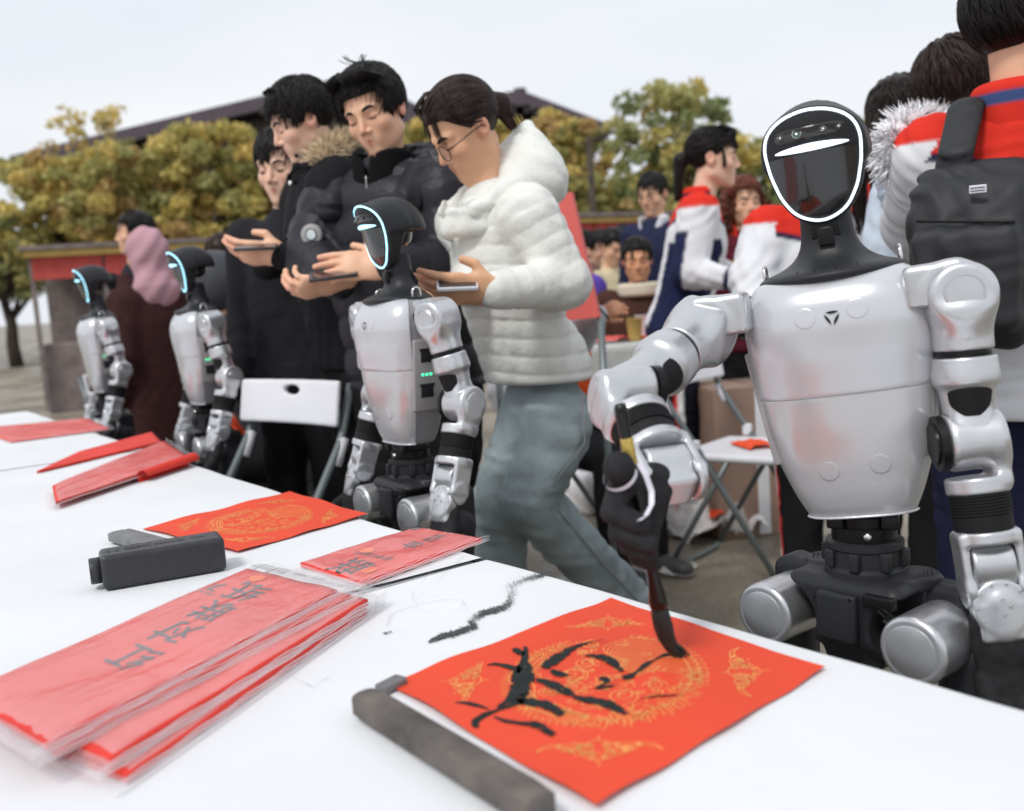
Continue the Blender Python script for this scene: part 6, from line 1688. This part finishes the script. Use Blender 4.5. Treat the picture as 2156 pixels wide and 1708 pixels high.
# curly woman
r = person('woman with curly auburn hair in maroon coat and red scarf', (1566, 428), 5.1, 8, hpitch=3, hem=.45, fat=1.2, jacket=(.085, .012, .022), trousers=BLK, skin=SKIN, puffy=dict(step=.11, amp=.01))
def ex(Q):
    S = (np.abs(Q[0]), Q[1], Q[2]); f = smin(s_ell(S, (.070, .02, -.02), (.050, .060, .105)), s_ell(Q, (0, .06, -.02), (.09, .06, .12)), .02)
    return f-.007*np.sin(70*Q[0]+3*np.sin(40*Q[2]))*np.sin(60*Q[2])
mb = cap_hair(r, 'pony', .006, base=(.10, .028, .016), n=120, extra=ex, size=(.094, .112, .104), rnd=random.Random(4))
rnd = random.Random(9)
for k in range(240):
    s = rnd.choice((-1, 1)); x0, y0, z0 = s*rnd.uniform(.075, .115), rnd.uniform(-.06, .08), rnd.uniform(-.12, .09); ph = rnd.uniform(0, 6)
    if z0 > .02: x0 = s*rnd.uniform(.05, .10)
    mb.tube([(x0+.009*cos(ph+i*1.3), y0+.009*sin(ph+i*1.3), z0-.011*i) for i in range(6)], .0045, 5, T=r['mh'], cap=False, col=(.11*rnd.uniform(.5, 1.6), .03, .018))
mb.obj('hair', M['hair'], r['root'], True); collar_obj(r, (.50, .03, .02), rad=.09, h=.06, name='scarf')
MB().tube([r['chest']+Vector((x, -.158+.6*x*x, .045)) for x in np.linspace(-.17, .17, 9)], .011, 6, col=(1, 1, 1)).obj('chest_band', M['yellow'], r['root'], True)
finish(r)
# people behind the front robot
r = person('person in school jacket mostly hidden behind the front robot head', (1722, 318), 3.0, 172, hem=.5, fat=1.16, jacket=white_school, trousers=BLK, tstripe=RED, jres=.008,
           arms={1: (P(1585, 590, 2.95), P(1600, 700, 2.8)), -1: None}, hw_=1.1)
simple_hair(r, n=150).obj('hair', M['hair'], r['root'], True); collar_obj(r, RED, col2=NVY); finish(r)
def ex(Q): return smin(s_cap(Q, (0, .07, .02), (0, .125, -.13), .078, .062, fd=(0, 1, 0), fl=.6), s_cap(Q, (0, .12, -.12), (.04, .12, -.26), .058, .022, fd=(0, 1, 0), fl=.6), .03)
r = person('long haired schoolgirl seen from behind right of the front robot helmet', (1893, 262), 2.9, 152, hem=.5, fat=1.12, jacket=white_school, trousers=BLK, shoes=(.55, .5, .52), tstripe=RED, jres=.010, hw_=1.1, skin=SKIN)
mb = cap_hair(r, 'pony', .006, n=260, extra=ex, rnd=random.Random(2), mode='down', size=(.085, .106, .096), base=(.016, .011, .010))
locks(mb, random.Random(5), [[(x, .12, .02), (x*1.2, .165, -.08), (x*1.3+.02, .170, -.18), (x+.03, .165, -.30)] for x in (-.06, -.04, -.02, 0, .02, .04, .06)], (.018, .012, .011), 16, .010, .003, T=r['mh'])
mb.obj('hair', M['hair'], r['root'], True)
collar_obj(r, RED, col2=NVY); finish(r)
# girl with the fur hood, in front of it the tall student with backpack
r = person('dark haired student with white fur edged pale blue hood', (2020, 205), 2.48, 128, hem=.5, fat=1.15, jacket=(.62, .70, .80), trousers=BLK, jres=.012, hw_=1.1)
mb = cap_hair(r, 'pony', .006, n=500, rnd=random.Random(6), size=(.094, .116, .104), base=(.020, .012, .010), extra=lambda Q: s_cap(Q, (0, .05, .0), (0, .065, -.09), .080, .070, fd=(0, 1, 0), fl=.75))
mb.obj('hair', M['hair'], r['root'], True); finish(r)
nk = r['nk']; ii = r['inv']
def fh(Q): return smax(s_ell(Q, nk+Vector((0, .12, -.03)), (.14, .10, .13)), -s_ell(Q, nk+Vector((0, .09, .09)), (.10, .075, .08)), .02)-wrinkle(Q, .006)
sdf_mb(fh, np.array(nk)-(.2, .1, .22), np.array(nk)+(.2, .26, .14), .008, (.55, .66, .80)).obj('hood', M['puffer'], r['root'], True)
fur_ring([ii @ P(*q) for q in ((1985, 268, 2.30), (1950, 258, 2.22), (1912, 262, 2.18), (1885, 282, 2.16), (1876, 312, 2.16), (1886, 345, 2.18), (1905, 370, 2.22))], r['root'], (.90, .90, .93), 2400, .042, 5, .032)
r = person('tall student at right edge with black backpack over a school jacket', (2158, 56), 2.02, 146, hyaw=-42, hem=.47, fat=1.14, jacket=white_school, trousers=(.016, .018, .045), jres=.006, hr=.007, skin=SKIN, wid=1.05, hw_=1.3, lean=(0, -.03),
           arms={1: (P(1925, 470, 2.30), P(1950, 560, 2.42)), -1: (P(2215, 460, 1.86), P(2230, 650, 1.90))})
mb = cap_hair(r, 'short', .005, n=900, rnd=random.Random(12), size=(.092, .112, .102), r0=.003); mb.obj('hair', M['hair'], r['root'], True)
collar_obj(r, RED, col2=(.05, .08, .20), rad=.098, h=.060); finish(r)
nk = r['nk']; ch = r['chest']
bk = thing('backpack', 'black backpack with small white label worn by the tall student', 'backpack'); bk.matrix_basis = r['MW'].copy()
bz = 1.115
def fb(Q):
    a = s_box(Q, (.060, .215, bz), (.108, .065, .185), .05); b = s_box(Q, (.060, .285, bz-.055), (.088, .028, .095), .025)
    f = smin(a, b, .02); f = smax(f, (Q[2]-(bz+.12))*.8+(Q[1]-.24)*.6, .05); return f-wrinkle(Q, .005)
M['pack'] = mat('black_nylon_pack', (.017, .018, .021), .62, noise=.15, nscale=20, bump=.3, bscale=60, bdist=.003)
sdf_mb(fb, (-.18, .12, bz-.27), (.18, .38, bz+.26), .007, (1, 1, 1)).obj('bag', M['pack'], bk, True)
for s in (-1, 1):
    sp = [(s*.06+.05, .17, bz+.10), (s*.085+.01, .155, nk.z-.07), (s*.092, .07, nk.z+.015), (s*.095, -.02, nk.z+.015), (s*.10, -.10, nk.z-.06), (s*.115, -.13, nk.z-.20), (s*.15, -.08, nk.z-.34)]
    sdf_mb(lambda Q: s_path(Q, sp, [.034]*7, fd=(0, .55, .83), fl=.35), (-.22, -.20, nk.z-.40), (.22, .26, nk.z+.06), .008).obj('strap', M['pack'], bk, True)
MB().tube([(.06+x, .300-.9*x*x, bz+.045+.02*sin(5*x)) for x in np.linspace(-.08, .08, 15)], .003, 6).obj('zip', M['rubber'], bk, True)
lb = MB().box((.04, .2830, bz+.10), (.028, .004, .014), bev=.001).obj('label', M['tie'], bk)
for k in range(2): MB().box((.04, .2858, bz+.1025-.005*k), (.024, .0012, .0012)).obj('label_line', M['rubber'], lb)
# people behind the table row at left
r = person('man with short black hair partly hidden behind the parka man', (596, 352), 3.4, -18, hpitch=12, hem=.5, jacket=(.02, .02, .024), trousers=BLK, hr=.008, skin=SKIN_PALE)
simple_hair(r, n=260, h=.005).obj('hair', M['hair'], r['root'], True); finish(r)
r = person('smiling man with cropped black hair behind the headscarf woman', (283, 492), 6.0, -72, hem=.5, jacket=(.018, .020, .024), trousers=BLK, skin=SKIN, arms={1: (P(262, 610, 5.7), P(235, 590, 5.55)), -1: None})
simple_hair(r, n=80).obj('hair', M['hair'], r['root'], True); finish(r)
r = person('woman in pink headscarf and long dark brown dress', (308, 536), 4.75, -128, hem=.06, fat=1.22, jacket=(.045, .018, .018), trousers=None, arms={1: None, -1: (P(275, 640, 4.9), P(262, 590, 4.95))}, jres=.014, lean=(0, -.02))
nk = r['nk']
def fhj(Q):
    a = s_ell(Q, (0, .010, .022), (.090, .110, .108)); b = s_cap(Q, (0, .03, -.05), (0, .05, -.16), .076, .115, fd=(0, 1, 0), fl=.8); f = smin(a, b, .05)
    return smax(f, -s_ell(Q, (0, -.105, -.015), (.058, .050, .085)), .01)-.0035*np.sin(55*Q[2]-35*Q[1]+6*np.sin(12*Q[0]))
sdf_mb(fhj, (-.17, -.15, -.33), (.17, .22, .17), .008, (.46, .27, .31), T=r['mh']).obj('headscarf', M['fabric'], r['root'], True); finish(r, jname='dress')
r = person('person in grey padded jacket bending forward behind the third robot', (452, 612), 3.95, -84, lean=(0, -.30), hpitch=35, hem=.30, fat=1.3, jacket=(.045, .047, .055), trousers=BLK, seated=True, puffy=dict(step=.14, amp=.008), jres=.012, skin=SKIN,
           arms={1: (P(500, 705, 3.7), P(440, 720, 3.65)), -1: None})
def fhd(Q): return smax(s_ell(Q, (0, .02, .02), (.112, .13, .13)), -s_ell(Q, (0, -.10, -.01), (.065, .06, .09)), .02)
sdf_mb(fhd, (-.14, -.14, -.14), (.14, .18, .18), .008, (.055, .058, .066), T=r['mh']).obj('hood', M['puffer'], r['root'], True); finish(r, 'puffer')
r = person('person in shaggy brown coat turned away near the stall', (478, 548), 5.0, 160, hem=.3, fat=1.35, jacket=(.26, .16, .095), trousers=BLK, hpitch=10, Ht=1.45)
mb = simple_hair(r, n=120, base=(.03, .018, .012)); mb.obj('hair', M['hair'], r['root'], True); finish(r, 'fur', 'coat')
r = person('person in cream jacket beside the shaggy brown coat', (548, 562), 5.5, 120, hem=.4, fat=1.2, jacket=(.66, .62, .50), trousers=BLK, Ht=1.3)
simple_hair(r, n=80).obj('hair', M['hair'], r['root'], True); finish(r)
# right background
r = person('small boy in brown jacket with cream collar at the far table', (1342, 548), 5.15, -6, hpitch=8, hscale=.90, fat=1.0, seated=True, hem=.35, jacket=(.065, .030, .022), trousers=BLK, skin=(.66, .33, .18))
simple_hair(r, n=120).obj('hair', M['hair'], r['root'], True); collar_obj(r, (.66, .58, .46), rad=.11, h=.035, dy=-.01); finish(r)
r = person('woman in cream knit hat and sweater at the far stall', (1290, 520), 7.2, 30, hem=.4, fat=1.25, jacket=(.62, .54, .36), trousers=(.2, .2, .2), hpitch=25, lean=(0, -.2))
mb = simple_hair(r, n=60); mb.obj('hair', M['hair'], r['root'], True); finish(r)
r = person('child in violet and blue jacket beside the pink board', (1235, 530), 5.6, 100, hem=.4, fat=1.2, jacket=(.10, .06, .36), trousers=(.3, .02, .05), Ht=1.25, hscale=.9)
simple_hair(r, n=60).obj('hair', M['hair'], r['root'], True); finish(r)
r = person('child in orange and grey jacket writing, hidden by the white puffer', (1150, 545), 3.9, 40, hscale=.9, hem=.35, fat=1.05, seated=True, jacket=lambda v, p_, r_: np.where((p_ == 0)[:, None], np.array((.72, .10, .02)), np.array((.55, .57, .60))), trousers=BLK, jres=.011,
           arms={1: (P(1212, 712, 3.6), P(1258, 668, 3.5)), -1: None}, skin=(.42, .20, .11))
simple_hair(r, n=60).obj('hair', M['hair'], r['root'], True)
hand_geo(r['body'], basis(r['inv'] @ P(1256, 668, 3.5), r['inv'].to_3x3() @ Vector((.85, -.1, .35)), r['inv'].to_3x3() @ Vector((-.2, -.8, .5))), (70, 75, 80, 80), (.42, .20, .11), h=.004, scale=.9); finish(r)
w = thing('writing_brush', 'thin wooden brush in the writing child\'s hand', 'brush'); MB().tube([P(1236, 618, 3.4), P(1282, 672, 3.4)], .004, 8).obj('handle', M['wood'], w, True)
# distant visitors
DV = [('dark blue coat', (.03, .04, .09), 395, 560, 9, 120), ('black coat', (.02, .02, .02), 690, 540, 9.5, 10), ('beige coat', (.45, .36, .24), 1262, 512, 9.6, -70),
      ('brown coat', (.12, .06, .04), 1315, 500, 10, 100), ('maroon coat', (.14, .02, .03), 1425, 500, 9, 30), ('olive coat', (.10, .10, .05), 1620, 480, 9, -20), ('dark green coat', (.03, .07, .05), 1850, 470, 8, 50)]
for nm, c_, X, Y, d_, yw in DV:
    r = person('distant visitor in %s standing by the stalls' % nm, (X, Y), d_, yw, hem=.42, fat=1.2, jacket=c_, trousers=BLK, hr=.014, jres=.028, group='distant visitors by the stalls')
    cap_hair(r, 'short', .011, n=20, r0=.006).obj('hair', M['hair'], r['root'], True); finish(r)
# ================================================================== CHAIRS AND LOOSE THINGS
def chair(label, loc, yaw, first=[None], group='white folding chairs'):
    if first[0] is not None:
        t = copy_thing(first[0]); t.location = loc; t.rotation_euler = (0, 0, radians(yaw)); t.scale = (1, 1, 1); t['label'] = label; return t
    t = thing('folding_chair', label, 'chair', loc, radians(yaw), group)
    # faces -Y
    def fs(Q): return s_box(Q, (0, -.01, .450), (.205, .190, .014), .013)
    sdf_mb(fs, (-.22, -.22, .42), (.22, .20, .48), .009).obj('seat', M['chairw'], t, True)
    mb = MB()
    def fb(Q):
        y = Q[1]-.225-.35*Q[0]**2*-1; zc_ = Q[2]-.755; f = s_box((Q[0], y+.22*0-.18*(zc_), zc_), (0, 0, 0), (.215, .0085, .058), .008)
        return smax(f, -s_ell((Q[0], y-.18*zc_, zc_-.030), (0, 0, 0), (.036, .05, .013)), .002)
    sdf_mb(fb, (-.23, .18, .64), (.23, .31, .83), .006).obj('backrest', M['chairw'], t, True)
    for s in (-1, 1):
        x = s*.205
        MB().tube([(x, .262, .80), (x, .215, .66), (x, .05, .42), (x, -.20, .03)], .0115, 10).obj('leg', M['tube'], t, True)
        MB().tube([(x*.93, -.02, .44), (x*.93, .10, .25), (x*.93, .235, .03)], .0105, 10).obj('leg', M['tube'], t, True)
        MB().box((x, .10, .49), (.022, .035, .045), bev=.006).obj('joint', M['chairw'], t)
        MB().tube([(x, .222, .665), (x, .190, .60)], .0155, 10).obj('sleeve', M['chairw'], t, True)
    MB().tube([(-.205, -.20, .03), (-.195, -.212, .012), (.195, -.212, .012), (.205, -.20, .03)], .0115, 10).obj('foot_bar', M['tube'], t, True)
    MB().tube([(-.19, .235, .03), (-.18, .245, .012), (.18, .245, .012), (.19, .235, .03)], .0105, 10).obj('foot_bar', M['tube'], t, True)
    first[0] = t; return t
def G(X, Y, d): q = P(X, Y, d); q.z = 0; return q
t0_ = chair('white folding chair between the second and third robots', G(475, 1000, 2.70), -42); t0_.scale = (1.08, 1.08, 1.08)
t0_ = chair('white folding chair behind the front robot arm with red paper on its seat', G(1574, 955, 3.62), 50); t0_.scale = (1, 1, 1)
chair('white folding chair seen edge-on just right of the jeans', G(1215, 900, 4.25), 74)
chair('white folding chair at the right edge below the backpack', G(2150, 1040, 2.95), 150)
chair('small white folding chair beyond the farthest robot', G(322, 860, 5.0), 60)
t = chair('white folding chair behind the parka with a red bag on it', G(548, 860, 4.6), 160)
# tub, cups, boxes
M['tub'] = mat('white_tub', (.74, .74, .76), .35, noise=.05); M['paperw'] = mat('white_paper', (.78, .76, .74), .8, bump=.4, bscale=20, bdist=.01); M['card'] = mat('brown_card', (.30, .20, .15), .8, noise=.15, nscale=5)
M['pink'] = mat('pink_red_board', (.62, .10, .085), .55, noise=.05); M['orangered'] = mat('orange_cloth', (.75, .075, .015), .7, noise=.1); M['bluep'] = mat('blue_plastic', (.05, .12, .35), .5)
M['bag'] = mat('crumpled_clear_bag', (.85, .86, .86), .25, alpha=.45, bump=1., bscale=18, bdist=.01, coat=.5)
def tub(name, label, loc, r, h, m, rim=True):
    t = thing(name, label, 'tub' if name == 'tub' else 'cup', loc)
    autosmooth(MB().lathe([(.0001, .003), (r*.78, .003), (r*.97, h-.004), (r*1.0, h-.002), (r*1.04, h), (r*.99, h-.001), (r*.955, h-.006), (r*.76, .006), (.0001, .006)], 40).obj('wall', m, t), 50)
    if rim: MB().tube([(r*1.04*cos(a), r*1.04*sin(a), h-.004) for a in np.linspace(0, 2*pi, 41)[:-1]], .005 if r > .1 else .002, 6, closed=True).obj('rim', m, t, True)
    return t
q = P(2160, 1035, 2.90); q.z = .465; tub('tub', 'wide white plastic tub standing on the chair at the right edge', q, .17, .16, M['tub'])
q = P(562, 775, 4.4); tub('tub', 'white round tub on the chair behind the parka', (q.x, q.y, .72), .055, .075, M['tub'])
# crumpled sheets on the ground and seats
def crumple(name, label, cat, loc, sx, sy, h, m, seed, yaw=0, flat=0.):
    t = thing(name, label, cat, loc, radians(yaw)); rnd = random.Random(seed)
    def fn(u, v):
        x, y = (u-.5)*sx, (v-.5)*sy; n1 = mnoise.noise(Vector((x*6/sx*.5+seed, y*5/sy*.5, 0))); n2 = abs(mnoise.noise(Vector((x*14/sx*.4, y*12/sy*.4+seed, 3))))
        z = max(0, h*(.55+1.0*n1+.8*n2-1.3*flat*0)*(1-.5*(abs(u-.5)*2)**4)); return (x*(1+.25*n1)+.25*sx*n2*.3, y*(1-.2*n1), .003+z)
    mb = MB().grid(fn, 26, 26); mb.obj('sheet', m, t, False if name != 'plastic_bag' else True); return t
def blob(name, label, cat, loc, r, m, seed):
    t = thing(name, label, cat, loc); sd = seed*1.7
    def f(Q): return smax(s_ell(Q, (0, 0, r[2]*.8), r)-.12*r[0]*np.sin(22*Q[0]/r[0]*.3+sd)*np.sin(19*Q[1]/r[1]*.35+sd*2)-.08*r[0]*np.abs(np.sin(30*Q[2]+24*Q[0]+sd)), .002-Q[2], .004)
    sdf_mb(f, (-r[0]*1.4, -r[1]*1.4, 0), (r[0]*1.4, r[1]*1.4, r[2]*2.2), max(.008, r[0]/14)).obj('bag' if 'bag' in name else 'body', m, t, True); return t
def gp_(X, Y): return PT(X, Y, 0)
crumple('crumpled_paper', 'large crumpled white and red sheet on the ground under the chair', 'paper', gp_(1500, 1130), .34, .30, .12, M['paperw'], 1, 20)
crumple('crumpled_paper', 'bright red crumpled scrap lying on the white sheet under the chair', 'paper', gp_(1462, 1112)+Vector((0, -.02, .10)), .17, .07, .04, M['orangered'], 2, -25)
crumple('crumpled_paper', 'red folded scrap nearest the chair foot bar', 'paper', gp_(1515, 1128)+Vector((0, -.05, .09)), .13, .06, .03, M['orangered'], 3, 15)
crumple('crumpled_paper', 'red papers heaped farther back beneath the chair seat', 'paper', gp_(1500, 1068), .36, .25, .16, M['orangered'], 4, 30)
crumple('crumpled_paper', 'white papers beside the red heap under the chair', 'paper', gp_(1572, 1080), .28, .22, .10, M['paperw'], 5, 60)
q = P(1585, 948, 3.60); crumple('red_sheet', 'red paper lying on the folding chair seat', 'paper', (q.x, q.y, .466), .12, .16, .012, M['orangered'], 6, 10)
blob('plastic_bag', 'crumpled translucent plastic bag on the ground beside the black glove', 'plastic bag', gp_(1408, 1120), (.19, .15, .14), M['bag'], 1)
blob('plastic_bag', 'white plastic bag on the ground under the edge-on chair', 'plastic bag', gp_(1256, 1075), (.13, .13, .12), M['tub'], 2)
blob('blue_bag', 'small blue bag behind the edge-on chair', 'bag', gp_(1238, 1000), (.07, .06, .05), M['bluep'], 3)
crumple('red_sheet', 'flat red sheet on the ground behind the edge-on chair', 'paper', gp_(1205, 968), .45, .12, .01, M['orangered'], 7)
crumple('plastic_sheet', 'crinkled clear plastic film on the wet ground below the jeans', 'plastic film', gp_(1310, 1220), .50, .22, .03, M['bag'], 8, 20)
crumple('red_scrap', 'tiny red scrap beside the jeans hem', 'paper', gp_(1212, 1136), .05, .03, .01, M['orangered'], 9)
for i, (X, Y, sx, lb, m) in enumerate(((610, 975, .5, 'white cloth heap under the chair beside the second robot', 'paperw'), (560, 935, .25, 'red scraps on the ground behind the left chair', 'orangered'), (690, 1050, .12, 'red and white scrap at the foot of the left chair', 'orangered'),
                                       (330, 870, .35, 'red sheets heaped on the ground by the farthest robot', 'orangered'), (350, 905, .22, 'red crumpled paper between the far robots', 'orangered'))):
    crumple('litter_heap', lb, 'paper', gp_(X, Y), sx, sx*.6, .06, M[m], 20+i, 15*i)
q = P(318, 826, 4.98); crumple('red_cloth', 'red cloth draped on the small far chair', 'cloth', (q.x, q.y, .466), .34, .30, .10, M['orangered'], 31)
q = P(545, 800, 4.55); blob('red_bag', 'bright red bag on the chair behind the parka', 'bag', (q.x, q.y, .466), (.17, .12, .15), M['orangered'], 9)
# cardboard box behind the chair, pink board, paper cup, pink strip
t = thing('cardboard_box', 'large brown cardboard box behind the folding chair', 'box', G(1572, 975, 4.25), radians(8))
MB().box((0, 0, .31), (.40, .36, .62), bev=.004).obj('carton', M['card'], t)
for s in (-1, 1): MB().box((s*.10, 0, .6235), (.19, .36, .005)).obj('flap', M['card'], t)
MB().box((0, -.1815, .31), (.05, .002, .60)).obj('tape', M['tub'], t)
c0, c1, c2 = P(1202, 408, 3.3), P(1256, 660, 3.3), P(1140, 668, 3.5)
t = thing('display_board', 'tall pink red board leaning behind the white puffer jacket', 'board', (0, 0, 0))
mb = MB(); A_ = P(1196, 406, 3.3); B_ = P(1260, 670, 3.15); 
pts = [P(1203, 404, 3.40), P(1262, 668, 3.22), P(1040, 690, 3.42), P(1060, 430, 3.55)]; dv = Vector((.01, .03, 0))
mb.add([tuple(p) for p in pts]+[tuple(p+dv) for p in pts], [(0, 1, 2, 3), (7, 6, 5, 4), (0, 4, 5, 1), (1, 5, 6, 2), (2, 6, 7, 3), (3, 7, 4, 0)]); mb.obj('panel', M['pink'], t)
for a in (pts[1], pts[2]): MB().tube([a+dv*.5, Vector((a.x, a.y, 0))+dv*.5], .012, 8).obj('leg', M['tube'], t, True)
q = gp_(1702, 1215); t = thing('paper_cup', 'tipped over paper cup with yellow print near the robot pelvis', 'cup', q)
mm = T4((0, 0, .045)) @ RZ(25) @ RX(84)
MB().lathe([(.0001, -.05), (.034, -.05), (.045, .05), (.043, .05), (.032, -.046), (.0001, -.046)], 32).obj('wall', M['tub'], t, True, mm)
MB().lathe([(.0385, -.02), (.0425, .02)], 32).obj('yellow_print', M['yellow'], t, True, mm @ Matrix.Diagonal((1.01, 1.01, 1, 1)))
q = gp_(1712, 1165); crumple('pink_strip', 'pale pink paper strip on the ground behind the robot waist', 'paper', q, .06, .42, .03, M['pink'], 41)
# far table with a sagging cloth, boxes, cups and pink sheets
A_, B_ = P(1195, 720, 4.85), P(1372, 705, 4.85)
t = thing('folding_table', 'far folding table where the small boy sits', 'table', (A_.x, A_.y, 0), atan2(B_.y-A_.y, B_.x-A_.x)); Lt = (Vector((B_.x, B_.y))-Vector((A_.x, A_.y))).length+.1
MB().box((Lt/2, .3, .775), (Lt, .6, .03), bev=.005).obj('tabletop', M['chairw'], t)
for x in (.06, Lt-.06):
    for y in (.05, .55): MB().tube([(x, y, 0), (x, y, .76)], .013, 8).obj('leg', M['tube'], t, True)
tcn = thing('tablecloth', 'pale grey cloth sagging over the far table front', 'tablecloth', (A_.x, A_.y, 0), t.rotation_euler.z)
M['greycloth'] = mat('grey_cloth', (.50, .52, .50), .85, noise=.15, nscale=6, bump=.4, bscale=12, bdist=.01)
def fn(u, v):
    x = -.03+u*(Lt+.06)
    if v < .4: dz = (1-v/.4)*(.17+.03*sin(9*x)); return (x, -.02-.015*sin(22*x)*(1-v/.4), .7935-dz)
    return (x, -.02+(v-.4)/.6*.63, .7935+.002*sin(20*x))
MB().grid(fn, 60, 20).obj('cloth', M['greycloth'], tcn, True)
def onfar(u, v): return t.matrix_basis @ Vector((u*Lt, v*.6, .797))
FT = Matrix.Translation(t.location) @ Matrix.Rotation(t.rotation_euler.z, 4, 'Z')
def onfar(u, v): return FT @ Vector((u*Lt, v*.6, .797))
b = thing('tissue_box', 'pale green white box on the far table', 'box', onfar(.42, .62)); MB().box((0, 0, .055), (.24, .14, .11), bev=.006).obj('carton', M['greycloth'], b); MB().box((0, 0, .115), (.10, .04, .02), bev=.006).obj('tissue', M['paperw'], b)
tub('paper_cup', 'tall white paper cup on the far table before the boy', onfar(.78, .35), .042, .12, M['tub'])
tub('paper_cup', 'paper cup with amber drink near the front of the far table', onfar(.66, .10), .040, .11, M['yellow'])
tub('paper_cup', 'white paper cup stacked behind the tissue box', onfar(.60, .85), .040, .15, M['tub'])
crumple('pink_paper', 'pink paper spread at the front of the far table', 'paper', onfar(.45, .18), .20, .14, .02, M['pink'], 51)
crumple('red_paper_sheet', 'red paper at the right end of the far table', 'paper', onfar(.9, .25), .18, .24, .015, M['orangered'], 52)
